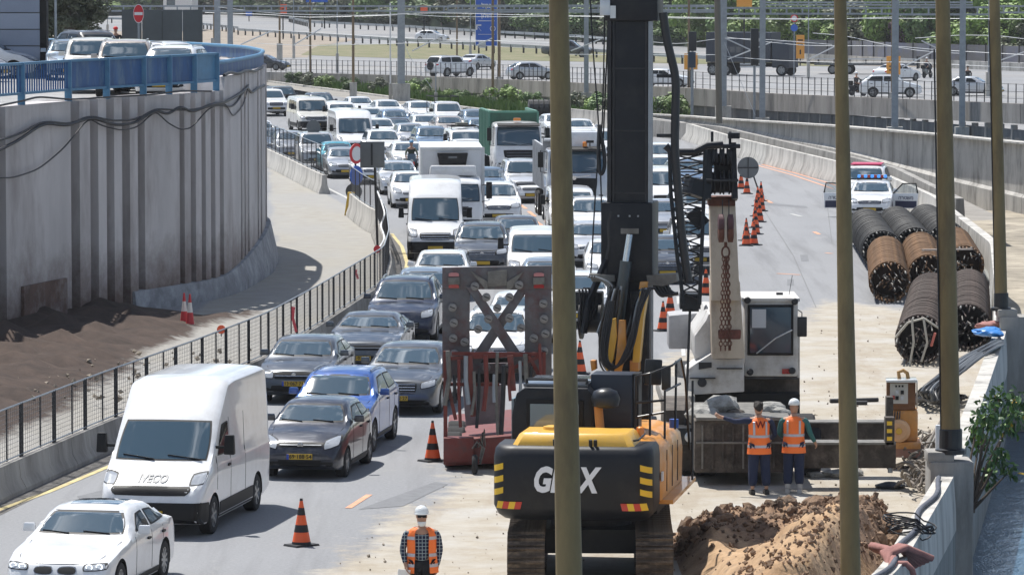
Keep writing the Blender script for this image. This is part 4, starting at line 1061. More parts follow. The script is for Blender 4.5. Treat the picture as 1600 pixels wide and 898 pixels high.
place('minibus', 'white_minibus', 553, 185, PW, 'white minibus with dark side windows near the far bend', 'minibus')
place('old_van', 'beige_van', 487, 157, PW2, 'old beige passenger van with roof rack bars behind the minibus', 'van')
place('pickup', 'white_pickup', 424, 142, PW, 'white pickup truck at the far left beside the end of the wall', 'pickup')
place('jeep', 'dark_jeep', 441, 137, PDG, 'dark off-road car right behind the white pickup at the far left')
place('suv', 'dark_blue_car', 501, 147, PDB, 'dark blue car behind the old beige van')
place('sedan', 'white_car', 562, 153, PW, 'white saloon farthest back along the kerb, left of the other white ones')
place('sedan2', 'white_car', 605, 158, PW, 'white saloon second from the left in the farthest row')
place('small_van', 'white_van', 533, 163, PW, 'white flat-roofed van just behind the minibus', 'van')
place('sedan', 'white_car', 577, 170, PW, 'white car between the minibus roof and the far row')
place('hatch', 'blue_car', 616, 173, PMB, 'blue metallic hatchback in the middle of the far rows')
place('sedan', 'blue_car', 620, 186, PDB, 'dark blue saloon right of the minibus')
place('mini', 'white_small_car', 594, 187, PW, 'small white car beside the minibus')
place('suv', 'white_suv', 598, 205, PW, 'white sport utility car with black roof bars in front of the minibus')
place('sedan', 'white_car', 637, 224, PW, 'white saloon behind the motorcyclist')
place('mini', 'silver_small_car', 641, 195, PS, 'small silver car with bright headlights mid jam')
place('sedan', 'white_car', 656, 160, PW, 'white saloon in the far row next to the white pickup with ladder rack')
pk2 = place('pickup', 'white_pickup', 699, 162, PW, 'white pickup with black ladder rack in the far row', 'pickup')
MB().tube([(-.75, 2.2, 1.72), (-.75, 2.2, 2.1), (.75, 2.2, 2.1), (.75, 2.2, 1.72)], .03, 6).tube([(-.75, 4.8, 1.1), (-.75, 4.8, 2.1), (.75, 4.8, 2.1), (.75, 4.8, 1.1)], .03, 6).bar((-.75, 2.2, 2.1), (-.75, 4.8, 2.1), .05).bar((.75, 2.2, 2.1), (.75, 4.8, 2.1), .05).build('ladder_rack', trim, pk2)
place('hatch', 'grey_blue_hatchback', 743, 173, PGB, 'grey blue hatchback at the far right of the last row, near the green truck')
place('sedan', 'blue_car', 752, 187, PMB, 'blue saloon just left of the green truck body')
place('sedan', 'white_car', 665, 181, PW, 'white saloon in the second far row below the far white pickup')
place('sedan2', 'beige_car', 701, 183, PBE, 'beige silver saloon in the second far row')
place('suv', 'blue_suv', 674, 200, PMB, 'steel blue crossover with dark grille mid jam')
sv = place('small_van', 'white_van', 728, 206, PW, 'white compact van with a loaded roof rack left of the green truck', 'van')
q = MB()
for y in (1.9, 2.9, 3.9): q.bar((-.7, y, 1.95), (.7, y, 1.95), .04)
for x in (-.7, .7): q.bar((x, 1.8, 1.95), (x, 4.0, 1.95), .04); [q.bar((x, y, 1.8), (x, y, 1.95), .03) for y in (1.9, 3.9)]
q.build('roof_rack', trim, sv); MB().box((-.1, 2.5, 2.05), (.6, .8, .14)).build('roof_load', mat('dull canvas', (.12, .12, .1), .9), sv)
place('sedan', 'white_car', 731, 220, PW, 'white car with glittering windscreen behind the box truck')
place('hatch', 'silver_car', 757, 198, PS, 'silver car half hidden behind the cab of the green truck')
place('pickup', 'white_pickup', 953, 205, PW, 'white pickup between the tipper truck and the black drilling mast', 'pickup')
place('sedan', 'silver_saloon', 958, 261, PSL, 'silver saloon with lilac glass left of the drilling mast')
place('suv', 'white_suv', 924, 312, PW, 'white sport utility car in front of the tipper truck')
place('sedan2', 'silver_saloon', 924, 350, PSL, 'silver saloon with a dazzling sun glint on its glass')
place('sedan', 'white_car', 955, 378, PW, 'white saloon partly behind the lower drilling mast')
place('hatch', 'white_car', 909, 430, PW, 'white hatchback just right of the thick brown pole at mid height')
place('small_van', 'white_van', 893, 300, PW, 'white compact van right behind the thick brown pole', 'van')
place('suv', 'white_car', 1034, 226, PW, 'white crossover farthest back to the right of the drilling mast')
place('sedan', 'white_car', 1036, 246, PW, 'white saloon right of the mast, second from the back')
place('small_van', 'white_van', 1032, 268, PW, 'white compact van right of the mast behind the steel lattice', 'van')
place('sedan', 'blue_car', 1071, 252, PMB, 'light blue saloon behind the top of the steel lattice')
place('hatch', 'silver_car', 1100, 250, PSL, 'silver hatchback between the lattice and the crane boom head')
place('suv', 'white_suv', 1082, 300, PW, 'white sport utility car behind the middle of the steel lattice')
place('sedan', 'silver_saloon', 1036, 315, PS, 'silver saloon tight against the right side of the drilling mast')
place('jeep', 'dark_pickup', 1088, 343, PW, 'white off-road car with dark front behind the lower lattice')
place('sedan2', 'dark_saloon', 1040, 372, PDG, 'dark saloon with yellow plate behind the hoses of the drilling rig')
place('sedan', 'white_car', 870, 180, PW, 'white saloon in the far row behind the grey coiled load')
place('sedan2', 'white_car', 905, 188, PW, 'white saloon at the far right end of the jam')
# ================================================================== TRUCKS
def truck_cab(W, H, z1, z2, L=2.1, gc=.5, wsw=.9, lamp=True, grm=None, name='cab', visor=False, pm=None, root=None, zb=None, nose=.06):
 prof = [(0, z1 - .5), (nose, z1 - .1), (nose + .1, z1), (nose + .35, z2), (nose + .75, H - .05), (L - .2, H), (L, H - .06)]
 bl = [(0, z1 - .5), (.2, z1 - .12), (.5, z1 - .02), (L, z1)]
 plan = [(0, .90), (.08, .95), (.3, 1), (L, 1)]
 sh = Shell(L, W, prof, bl, [(0, .9), (.3, .93), (L, .93)], gc=gc, plan=plan, sm=.07, roofcurve=.04)
 c = link_mesh(name, sh.me, root, m=None); c.material_slots[0].link = 'OBJECT'; c.material_slots[0].material = pm
 hw = W / 2
 glassq(sh, root, [(-hw * wsw, z1 + .05), (hw * wsw, z1 + .05), (hw * wsw * .95, z2 - .05), (-hw * wsw * .95, z2 - .05)], 'F', 'windscreen', rnd=.1)
 for f in 'LR':
  glassq(sh, root, [(.55, z1 + .1), (1.35, z1 + .1), (1.35, z2 - .05), (.7, z2 - .05)], f, 'side_window')
  link_mesh('door_gap', sh.patch([(1.45, gc + .3), (1.47, gc + .3), (1.47, z2), (1.45, z2)], f, seamm, 'door_gap', .003, 0, 1, 8, .01), root)
 link_mesh('grille', sh.patch([(-.55 * hw, gc + .5), (.55 * hw, gc + .5), (.65 * hw, z1 - .14), (-.65 * hw, z1 - .14)], 'F', grm or trim, 'grille', .012, .15, 8, 5), root)
 g = root.children[-1]
 for k in range(3):
  zz = gc + .58 + k * .14
  link_mesh('grille_bar', sh.patch([(-.5 * hw, zz), (.5 * hw, zz), (.5 * hw, zz + .03), (-.5 * hw, zz + .03)], 'F', PG, 'grille_bar', .025, 0, 6, 1, .01), g)
 link_mesh('bumper', sh.patch([(-.98 * hw, gc + .02), (.98 * hw, gc + .02), (.97 * hw, gc + .4), (-.97 * hw, gc + .4)], 'F', trim if grm is None else PG, 'bumper', .05, .1, 12, 3, .06), root)
 both(sh, [(.62 * hw, gc + .14), (.9 * hw, gc + .14), (.9 * hw, gc + .34), (.64 * hw, gc + .34)], 'F', 'headlight', lampglass, root, rnd=.4, offs=.07, nu=5, nv=4)
 MB().bx((-.26, -.11, gc + .1), (.26, -.08, gc + .21)).build('number_plate', platem, root)
 for sx in (-1, 1):
  mo = MB().box((sx * (hw + .22), .25, (z1 + z2) / 2 + .1), (.22, .1, .62)).build('mirror', trim, root, bevel=.03)
  MB().tube([(sx * hw * .97, .35, z2 - .1), (sx * (hw + .22), .27, z2 - .02), (sx * (hw + .22), .27, z1 + .1), (sx * hw * .97, .4, z1 + .05)], .018, 5).build('mirror_arm', trim, mo)
  MB().bar((sx * .05 * W, -.02, z1 + .1), (sx * .35 * W, .03, z1 + .2), .02).build('wiper', trim, root)
 if visor: MB().box((0, .25, z2 + .05), (W * .86, .3, .05), rot=(.35, 0, 0)).build('sun_visor', trim, root)
 return sh
def truck_root(name, u, Y, label, cat='truck', yaw=None):
 x = (u - 800) * Y / FPX; a = -math.atan(interp(YAW, Y) if yaw is None else yaw)
 return empty(name, (x, Y, 0), a, label, cat, 'trucks in the traffic jam')
def chassis(r, W, y0, y1, wheels, wr=.48, z=.85):
 MB().bx((-.42, y0, z - .15), (.42, y1, z + .08)).build('chassis', underm, r)
 for wy in wheels:
  for sx in (-1, 1): add_wheel(r, sx * (W / 2 - .16), wy, wr, .3, 6, sx)
t = truck_root('box_truck', 709, 166.5, 'white refrigerated box truck with black cooling unit, behind the white panel van')
truck_cab(2.2, 2.42, 1.42, 2.18, pm=PW, root=t, gc=.42)
boxm = mat('white box body', (.70, .71, .72), .45, noise=.08, nscale=1)
b_ = MB().bx((-1.18, 2.2, 1.0), (1.18, 8.6, 3.38)).build('cargo_box', boxm, t, bevel=.03)
MB().bx((-1.2, 2.18, 3.3), (1.2, 2.3, 3.42)).bx((-1.21, 2.17, 1.0), (-1.1, 2.3, 3.4)).bx((1.1, 2.17, 1.0), (1.21, 2.3, 3.4)).build('corner_trim', PSL, b_)
MB().prism([(-.58, 3.22), (.58, 3.22), (.5, 2.75), (-.5, 2.75)], 1.85, 2.2).build('cooling_unit', trim, t, bevel=.03)
MB().prism([(-.16, 3.02), (.16, 3.02), (.16, 3.1), (-.16, 3.1)], 1.83, 1.86).build('badge', PG, t)
MB().prism([(-.9, 2.4), (.9, 2.4), (.85, 2.78), (-.85, 2.78)], .9, 1.7).build('wind_deflector', PW, t, bevel=.08)
chassis(t, 2.2, .6, 8.4, (.95, 5.9))
t = truck_root('green_truck', 811, 213, 'white cabbed truck with a ribbed dark green open skip body')
truck_cab(2.35, 2.78, 1.6, 2.6, pm=PW, root=t, gc=.45, visor=True)
gre = mat('dark green paint', (.015, .09, .055), .5, noise=.3, nscale=2); gtop = mat('green frame', (.10, .26, .19), .5)
bd = MB().bx((-1.12, 2.4, 1.1), (1.12, 2.5, 3.15)).bx((-1.12, 2.5, 1.1), (-1.05, 7.0, 3.15)).bx((1.05, 2.5, 1.1), (1.12, 7.0, 3.15)).bx((-1.05, 2.5, 1.1), (1.05, 7.0, 1.2)).build('skip_body', gre, t)
MB().bx((-1.14, 2.38, 3.15), (1.14, 2.48, 3.25)).bx((-1.17, 2.48, 3.15), (-1.05, 7, 3.25)).bx((1.05, 2.48, 3.15), (1.17, 7, 3.25)).build('top_frame', gtop, bd)
for k in range(7):
 for sx in (-1, 1): MB().bx((sx * 1.17 - .06, 2.45 + k * .72, 1.1), (sx * 1.17 + .06, 2.58 + k * .72, 3.2)).build('rib', gtop, bd)
MB().bx((-1.04, 2.6, 2.3), (1.04, 6.9, 2.7)).build('skip_load', mat('pale load', (.4, .4, .4), .9, noise=.3, nscale=3), bd)
chassis(t, 2.35, .6, 8.2, (1.1, 5.6, 6.9)); MB().box((.0, .9, 2.88), (.35, .2, .14)).build('beacon', ambm, t, bevel=.03)
t = truck_root('tipper_truck', 903, 178, 'large silver tipper truck with dark windscreen and orange beacon, half behind the brown pole')
truck_cab(2.5, 3.02, 1.95, 2.92, pm=PSL, root=t, gc=.5, visor=True, grm=trim)
MB().prism([(-1.0, 3.02), (1.0, 3.02), (.95, 3.62), (-.95, 3.62)], .8, 2.0).build('roof_fairing', PW, t, bevel=.1)
off_ = MB().lathe([(.09, 3.05), (.09, 3.2), (.05, 3.25)], c=(.3, .35, 0), n=12).build('beacon', ambm, t)
MB().bar((.5, .3, 3.05), (.5, .3, 3.25), .04).box((.5, .25, 3.25), (.3, .06, .1)).build('roof_horn', trim, t)
tip = mat('tipper body steel', (.5, .52, .54), .5, .2, noise=.25, nscale=2)
bd = MB().bx((-1.24, 2.6, 1.3), (1.24, 2.72, 3.3)).bx((-1.24, 2.7, 1.3), (-1.16, 8.6, 3.0)).bx((1.16, 2.7, 1.3), (1.24, 8.6, 3.0)).bx((-1.2, 2.7, 1.2), (1.2, 8.6, 1.35)).bx((-1.2, 1.9, 3.2), (1.2, 2.72, 3.28)).build('tipper_body', tip, t)
for k in range(8):
 for sx in (-1, 1): MB().bx((sx * 1.27 - .04, 2.8 + k * .78, 1.25), (sx * 1.27 + .04, 2.9 + k * .78, 3.0)).build('rib', tip, bd)
for sx in (-1, 1): MB().bx((sx * 1.2 - .03, 1.5, .55), (sx * 1.2 + .03, 2.4, 1.1)).build('side_tank', chrome, t, bevel=.01)
lz = text_mesh('/', .9, .01, chrome, 'lettering'); chassis(t, 2.5, .6, 8.5, (1.1, 2.9, 6.2, 7.6), wr=.52)
h_ = MB().bar((-.5, -.03, 1.78), (.5, -.03, 1.92), .03).lathe([(.09, 0), (.09, -.03)], c=(-.15, 0, 1.82), n=14, axis='y').build('badge', chrome, t)
t = empty('coil_load', (A(846, 200, 285).x, 285, 0), .1, 'row of dark grey coils on a low flat lorry beyond the green truck', 'lorry', 'trucks in the traffic jam')
for k in range(5): MB().lathe([(.5, -.13), (.5, .13), (.2, .14), (.2, -.14)], c=(-.7 + .33 * k, 0, 1.15), n=14, axis='x').build('coil', mat('dark coil', (.06, .06, .06), .8), t)
MB().bx((-1.1, -2, .5), (1.1, 3, .66)).build('flat_bed', underm, t)
for sx in (-1, 1):
 for wy in (-1.3, 1.9): add_wheel(t, sx * .95, wy, .4, .25, 6, sx)
# ================================================================== DRILLING RIG
yelo = mat('machine yellow', (.80, .46, .055), .42, noise=.12, nscale=2, coat=.3, dirt=(.5, .3, .12), dirtamt=.4, dirtscale=2)
orag = mat('machine orange', (.72, .30, .035), .45, noise=.15, nscale=2, coat=.3, dirt=(.5, .32, .2), dirtamt=.5, dirtscale=1.5)
rigb = mat('rig black', (.009, .011, .016), .48, noise=.3, nscale=1.5, dirt=(.035, .034, .033), dirtamt=.4, dirtscale=2, spec=.35)
rign = mat('rig navy', (.014, .024, .045), .45, noise=.2, nscale=1)
trackm = mat('muddy track steel', (.13, .10, .075), .8, .2, noise=.5, nscale=4, bump=.5, dirt=(.3, .23, .16), dirtamt=.7, dirtscale=3)
rodm = mat('chromed rod', (.6, .62, .66), .2, .9)
hosem = mat('hose rubber', (.022, .022, .024), .45)
TH = .15
fw = Vector((math.sin(TH), math.cos(TH), 0)); org = Vector((.98, 73.5, 0)) + fw * 2.6
rig = empty('drilling_rig', org, -TH, 'yellow and black tracked drilling rig with tall black mast, lettered GEAX on its counterweight', 'drilling rig')
rings = []
for z, sc, yy in ((1.18, .90, .25), (1.26, .96, .12), (1.42, 1, 0), (2.22, 1, 0), (2.36, .985, .05), (2.42, .95, .14)):
 hw = 1.34 * sc; ring = []
 for t in np.linspace(0, 1, 17):
  a = math.pi * t; cx = hw - .34; x = -math.copysign(cx, math.cos(a)) - .34 * math.cos(a); ring.append((x, -2.6 + yy + .34 - .34 * math.sin(a) - .05 * (1 - (x / 1.34) ** 2), z))
 ring += [(hw, -1.5, z), (-hw, -1.5, z)]
 rings.append(ring)
MB().loft(rings).build('counterweight', rigb, rig, smooth=45)
cwt = rig.children[-1]
def cwy(x): return -2.6 - .05 * (1 - (x / 1.34) ** 2) + (0 if abs(x) < 1.0 else (.34 - math.sqrt(max(0, .34 ** 2 - (abs(x) - 1.0) ** 2))))
def sheet_on_cw(poly, m, name, o=.008):
 mb = MB(); V = [(x, cwy(x) - o, z) for x, z in poly] + [(x, cwy(x) + .01, z) for x, z in poly]; n = len(poly)
 mb.add(V, [tuple(range(n)), tuple(range(2 * n - 1, n - 1, -1))] + [(i, i + n, (i + 1) % n + n, (i + 1) % n) for i in range(n)])
 return mb.build(name, m, cwt)
whl = mat('white lettering', (.75, .76, .78), .5)
for s_, bo in (('GEAX', .012),):
 me_ = text_mesh(s_, .56, .01, whl, 'lettering', .024, shear=.24)
 for v_ in me_.vertices: v_.co = Vector((v_.co.x * .72 - .12, cwy(v_.co.x * .72) - .012 + v_.co.z, v_.co.y + 1.86))
 link_mesh('lettering', me_, cwt)
ylw = mat('reflective yellow', (.8, .5, .03), .4); redr = mat('reflective red', (.55, .05, .03), .4)
for sx in (-1, 1):
 for k in range(3):
  z = 1.58 + k * .2; x0, x1 = sx * 1.30, sx * 1.14
  N_ = 6; V_ = []
  for i_ in range(N_ + 1):
   t_ = i_ / N_; x = x1 + (x0 * 1.015 - x1) * t_; y_ = cwy(x) - .012; V_ += [(x, y_, z + .06 * (1 - t_)), (x, y_, z + .1 + .06 * (1 - t_)), (x, y_ + .03, z + .06 * (1 - t_)), (x, y_ + .03, z + .1 + .06 * (1 - t_))]
  MB().add(V_, [(4 * i, 4 * i + 1, 4 * i + 5, 4 * i + 4) for i in range(N_)] + [(4 * i + 1, 4 * i + 3, 4 * i + 7, 4 * i + 5) for i in range(N_)] + [(4 * i, 4 * i + 4, 4 * i + 6, 4 * i + 2) for i in range(N_)]).build('warning_chevron', ylw, cwt)
 xs_ = np.linspace(.85, 1.27, 5)
 for k in range(4):
  a, c_ = sx * xs_[k], sx * xs_[k + 1]
  sheet_on_cw([(a, 1.38), (c_, 1.38), (c_ - sx * .03, 1.5), (a - sx * .03, 1.5)], redr if k % 2 == 0 else ylw, 'warning_stripe')
for x in (-.3, -.22, .3, .38): MB().tube([(x, -2.45, 2.42), (x, -2.47, 2.53)], .03, 8).build('lifting_pin', rigb, cwt)
MB().bx((-1.3, -1.5, 1.2), (1.3, 2.4, 1.42)).build('deck', rigb, rig, bevel=.02)
rings = []
for y in (-1.55, -1.4, .9, 1.6):
 e = .06 if y == -1.55 else 0
 rings.append([(.3, y, 1.42), (1.36 - e, y, 1.42), (1.37 - e, y, 2.0), (1.33 - e, y, 2.26 - e), (1.18, y, 2.41 - e), (.95, y, 2.46 - e), (.3, y, 2.46 - e)])
hs = MB().loft(rings).build('right_housing', orag, rig, smooth=50)
for y in (-.75, .05, .85): MB().bx((1.365, y - .008, 1.5), (1.378, y + .008, 2.2)).build('panel_gap', seamm, hs)
MB().bx((1.36, -1.5, 1.75), (1.385, -1.34, 1.9)).build('sticker', whl, hs)
MB().bar((1.39, -1.3, 1.38), (1.39, 2.2, 1.38), .3, .07).build('side_step', orag, rig)
MB().bx((-1.33, -1.5, 1.42), (-.55, .1, 2.2)).build('left_housing', orag, rig, bevel=.06)
rings = [[(x * s1, -1.85 + y * s2, z) for x, y in ((-.92, -.62), (.92, -.62), (1.02, -.5), (1.02, .6), (-1.02, .6), (-1.02, -.5))] for z, s1, s2 in ((2.38, 1, 1), (2.41, 1, 1), (2.59, .9, .84), (2.62, .86, .78))]
hd = MB().loft(rings).build('engine_hood', yelo, rig, smooth=30, bevel=0)
MB().lathe([(.15, 2.62), (.14, 2.67), (.06, 2.69)], c=(-.45, -1.75, 0), n=14).build('hood_cap', yelo, hd, smooth=40)
MB().tube([(.35, -2.4, 2.45), (.75, -2.38, 2.47), (1.05, -2.1, 2.5), (1.1, -1.6, 2.55)], .018, 6).build('hose', hosem, hd)
MB().tube([(.30, -1.15, 2.45), (.24, -1.05, 2.95)], .075, 12).build('exhaust_pipe', mat('orange pipe', (.45, .2, .05), .6), rig, smooth=40)
ex = MB().lathe([(.12, 0), (.22, .03), (.25, .16), (.2, .28), (.08, .33)], c=(.36, -1.02, 2.92), n=18).build('air_cleaner', blackp, rig, smooth=45)
MB().bx((.02, -.35, 2.3), (.72, .3, 3.42)).build('oil_tank', rign, rig, bevel=.02)
MB().bx((.72, -.2, 2.3), (.82, .25, 3.42)).build('tank_side', rigb, rig)
cabg = glass
cr_ = MB()
for z, sx_ in ((0, 0),): pass
prof = [(-1.28, 1.5), (-1.28, 2.75), (-1.2, 3.12), (-1.05, 3.22), (.02, 3.22), (.12, 3.1), (.15, 1.5)]
cb = MB().prism([(x, z) for x, z in prof], -.75, 1.15).build('cab', rigb, rig, bevel=.05)
MB().bx((-1.02, -.8, 2.42), (-.05, -.76, 3.02)).build('rear_window_frame', trim, cb, bevel=.01)
MB().bx((-.95, -.83, 2.5), (-.12, -.78, 2.95)).build('rear_window', glass_lt, cb)
MB().bx((-1.31, -.55, 2.0), (-1.27, .2, 3.0)).bx((-1.31, .3, 2.0), (-1.27, 1.0, 3.0)).build('side_window', glass_lt, cb)
MB().bx((-1.1, 1.14, 2.0), (0, 1.17, 3.05)).build('front_window', glass, cb)
MB().bx((-1.1, -.6, 3.22), (.0, 1.0, 3.27)).build('roof_plate', PG, cb, bevel=.01)
for y in (-.6, -.45): MB().tube([(-1.05, y, 3.27), (-1.05, y, 3.34), (-.02, y, 3.34), (-.02, y, 3.27)], .02, 6).build('roof_bar', steel_dark, cb)
shoe = MB().box((0, 0, 0), (.62, .2, .05)).box((0, -.06, .045), (.62, .03, .05)).box((0, .02, .04), (.62, .025, .04)).mesh('track_shoe', trackm)
uc = Matrix.Rotation(TH + .02, 4, 'Z')       # the crawlers stand almost straight to the camera
und = empty('undercarriage', (0, 0, 0)); und.parent = rig; und.rotation_euler = (0, 0, TH - .02)
for sx, xc in ((-1, -1.09), (1, 1.04)):
 path = []; r_ = .42; y0, y1 = -2.1, 1.9
 for t in np.linspace(0, 1, 16, endpoint=False): path.append((y0 + (y1 - y0) * t, .05, 0))
 for t in np.linspace(0, math.pi, 7, endpoint=False): path.append((y1 + r_ * math.sin(t), r_ + .05 - r_ * math.cos(t), t))
 for t in np.linspace(0, 1, 16, endpoint=False): path.append((y1 + (y0 - y1) * t, 2 * r_ + .05 - .05 * math.sin(math.pi * t), math.pi))
 for t in np.linspace(0, math.pi, 7, endpoint=False): path.append((y0 - r_ * math.sin(t), r_ + .05 + r_ * math.cos(t), math.pi + t))
 for y, z, a in path:
  o = link_mesh('track_shoe', shoe, und, loc=(xc, y, z)); o.rotation_euler = (math.pi + a, 0, 0)
 MB().bx((xc - .2, y0 + .05, .2), (xc + .2, y1 - .05, .7)).build('track_frame', rigb, und)
 for y in (y0, y1): MB().lathe([(.36, -.16), (.36, .16)], c=(xc, y, .47), n=18, axis='x').build('sprocket', trackm, und)
MB().bx((-.9, -1.0, .45), (.9, 1.2, .85)).build('crossframe', rigb, und)
MB().lathe([(.7, .8), (.7, 1.22)], n=24).build('slewing_ring', steel_dark, rig)
mx, my = .24, 3.5
def mbx(x0, x1, y0, y1, z0, z1): return MB().bx((mx + x0, my + y0, z0), (mx + x1, my + y1, z1))
ms_ = mbx(-.33, .33, -.3, .4, .5, 12.4).build('mast', rigb, rig, bevel=.02)
mbx(.33, .4, -.34, -.24, 1, 12.2).build('mast_rail', steel_gal, ms_); mbx(-.4, -.33, -.34, -.24, 4.5, 12.2).build('mast_rail', steel_dark, ms_)
for z in np.arange(5.2, 12, 1.1):
 mbx(-.335, .335, -.31, -.295, z, z + .03).build('mast_plate', steel_dark, ms_)
mbx(-.31, -.27, -.315, -.3, 1, 12.2).build('mast_edge', steel_dark, ms_); mbx(.27, .31, -.315, -.3, 1, 12.2).build('mast_edge', steel_dark, ms_)
sl_ = mbx(-.5, .42, -.42, .5, 4.75, 6.15).build('mast_sleigh', rigb, rig, bevel=.03)
for x in (-.2, .0, .15): mbx(x, x + .03, -.44, -.42, 5.9, 5.93).build('bolt', steel_gal, sl_)
mbx(-.44, .5, -.4, .5, 9.35, 9.9).build('mast_head', rigb, rig, bevel=.04); mh = rig.children[-1]
mbx(-.12, .06, -.46, -.4, 9.45, 9.72).build('head_box', PSL, mh, bevel=.01); mbx(.06, .16, -.46, -.4, 9.4, 9.62).build('head_box', PSL, mh)
mbx(-.3, .35, -.36, .4, 9.9, 10.5).build('mast_crown', rigb, rig)
mbx(.02, .36, -.4, .3, 2.2, 4.6).build('rotary_drive', mat('drive housing', (.014, .015, .018), .5, noise=.3, nscale=4, dirt=(.09, .08, .07), dirtamt=.5, dirtscale=3), rig, bevel=.05)
mbx(-.18, .42, -.35, .35, 1.4, 2.3).build('casing_clamp', rigb, rig, bevel=.04)
def LP(u, v, dy=-.5):
 """pixel in the photo at the depth of the mast (+dy) -> rig local"""
 w = A(u, v, org.y + my + dy); d = w - org
 c, s = math.cos(TH), math.sin(TH)
 return Vector((d.x * c - d.y * s, d.x * s + d.y * c, d.z))
def ltube(px, r, m, name, parent=None, dy=-.5, n=6, it=3):
 P = [LP(u, v, dy) for u, v in px]
 Q = []
 for a, b_ in zip(P[:-1], P[1:]):
  for k in range(5): Q.append(a.lerp(b_, k / 5))
 Q.append(P[-1])
 for _ in range(it * 2): Q = [Q[0]] + [(Q[i - 1] + Q[i] * 2 + Q[i + 1]) / 4 for i in range(1, len(Q) - 1)] + [Q[-1]]
 return MB().tube(Q, r, n).build(name, m, parent or rig, smooth=60)
for px in ([(920, -60), (926, 80), (937, 200), (943, 440)], [(946, -60), (944, 80), (941, 215), (934, 235), (923, 430)], [(954, -60), (947, 120), (942, 230)], [(963, 40), (962, 90)]):
 ltube(px, .014, steel_dark, 'hoist_rope', dy=-.3, n=5)
ltube([(936, 195), (944, 235), (946, 262), (938, 278), (934, 250), (936, 200)], .035, hosem, 'rope_bundle', dy=-.35)
ltube([(1036, 20), (1041, 60), (1050, 95), (1057, 125), (1055, 180), (1054, 240), (1060, 300), (1066, 380), (1076, 440)], .075, hosem, 'energy_chain', n=8)
ltube([(1041, 20), (1046, 60), (1054, 100), (1060, 130), (1058, 235)], .02, steel_gal, 'hose', n=5)
for v in (119, 212): MB().bar(LP(1026, v), LP(1056, v), .05, .06).build('chain_bracket', steel_dark, rig)
MB().bar(LP(970, 361, -.75), LP(998, 361, -.75), .08, .09).build('cylinder_pin', mat('worn grey steel', (.22, .21, .19), .6, .4, noise=.4, nscale=5), rig)
ltube([(984, 366), (977, 412)], .06, rodm, 'cylinder_rod', dy=-.75, n=12, it=0)
ltube([(978, 408), (960, 548)], .105, mat('cylinder paint', (.035, .045, .05), .35, coat=.4), 'cylinder_barrel', dy=-.75, n=14, it=0)
wgrey = M['worn grey steel']
for q in ([(920, 428), (960, 430), (960, 440), (925, 440)], [(1010, 430), (1056, 428), (1058, 440), (1035, 447), (1012, 445)]):
 P = [LP(u, v, -.55) for u, v in q]; n_ = len(P); Q = [p + Vector((0, .35, 0)) for p in P]
 MB().add(P + Q, [tuple(range(n_)), tuple(range(2 * n_ - 1, n_ - 1, -1))] + [(i, i + n_, (i + 1) % n_ + n_, (i + 1) % n_) for i in range(n_)]).build('bracket_plate', wgrey, rig)
def plate_px(px, m, name, dy=-.8, th=.12, parent=None):
 P = [LP(u, v, dy) for u, v in px]; n_ = len(P); Q = [p + Vector((0, th, 0)) for p in P]
 return MB().add(P + Q, [tuple(range(n_)), tuple(range(2 * n_ - 1, n_ - 1, -1))] + [(i, i + n_, (i + 1) % n_ + n_, (i + 1) % n_) for i in range(n_)]).build(name, m, parent or rig, bevel=.01)
plate_px([(950, 500), (962, 497), (964, 525), (958, 562), (948, 580), (941, 566), (944, 530)], yelo, 'boom_cheek', -1.25)
plate_px([(967, 500), (977, 500), (978, 545), (970, 584), (959, 584), (964, 545)], orag, 'boom_cheek', -1.25)
plate_px([(1000, 455), (1012, 455), (1005, 500), (999, 566), (988, 566), (993, 500)], yelo, 'boom_arm', -1.3, .3)
plate_px([(984, 563), (998, 563), (998, 580), (984, 580)], orag, 'boom_pivot', -1.0, .3)
plate_px([(922, 563), (930, 563), (931, 577), (924, 580)], orag, 'boom_pivot', -1.0, .25)
plate_px([(1000, 440), (1012, 440), (1011, 450), (998, 452)], orag, 'boom_arm', -.8)
ltube([(996, 582), (994, 650)], .055, rodm, 'support_rod', dy=-1.0, n=10, it=0)
ltube([(988, 582), (984, 650)], .05, mat('rusty pipe', (.25, .09, .05), .8, noise=.4, nscale=6), 'return_pipe', dy=-1.05, n=8, it=0)
rnd = random.Random(5)
for k in range(11):
 o_ = k * 3.2 + rnd.uniform(-4, 4); J = lambda: rnd.uniform(-5, 5)
 ltube([(950 + o_ * .7, 450 + J()), (946 + o_ * .6 + J(), 480), (934 + o_ * .8 + J(), 520 + k), (933 + o_ * 1.1, 560 + J()), (945 + o_, 588 - 2 * k), (966 + o_ * .5 + J(), 560 - k * 3), (983 + o_ * .4 + J(), 520), (990 + o_ * .6 + J(), 480 - k * 3), (1003 + k * 2, 450)], rnd.choice((.018, .024, .028)), hosem if k % 4 else steel_gal, 'hydraulic_hose', dy=-.8 - .05 * (k % 5))
for k in range(5): ltube([(1004 + k * 3, 452), (992 + k * 2, 500 - k * 4), (978 + k * 3, 548), (958 + k * 2, 584 - k * 2), (938 + k * 2, 566), (940 + k * 3, 520), (952 + k * 2, 470)], (.018, .022, .026)[k % 3], hosem, 'hydraulic_hose', dy=-1.42)
for k in range(7):
 ltube([(918 + k * 2, 432), (940 + k * 3, 436 + k), (955 + k, 452 + k * 2), (950 - k, 490), (945 - k * 2, 520)], .02, hosem if k % 2 else steel_gal, 'hydraulic_hose', dy=-.6 - .02 * k)
for k in range(5): ltube([(1020 + k * 5, 436), (1024 + k * 5, 452), (1034 + k * 5, 464 - k), (1044 + k * 4, 458)], .035, hosem, 'hydraulic_hose', dy=-.5)
for k in range(6): ltube([(905 + k * 5, 452 - k), (908 + k * 5, 470), (905 + k * 4, 500)], .02, hosem, 'hydraulic_hose', dy=-.4)
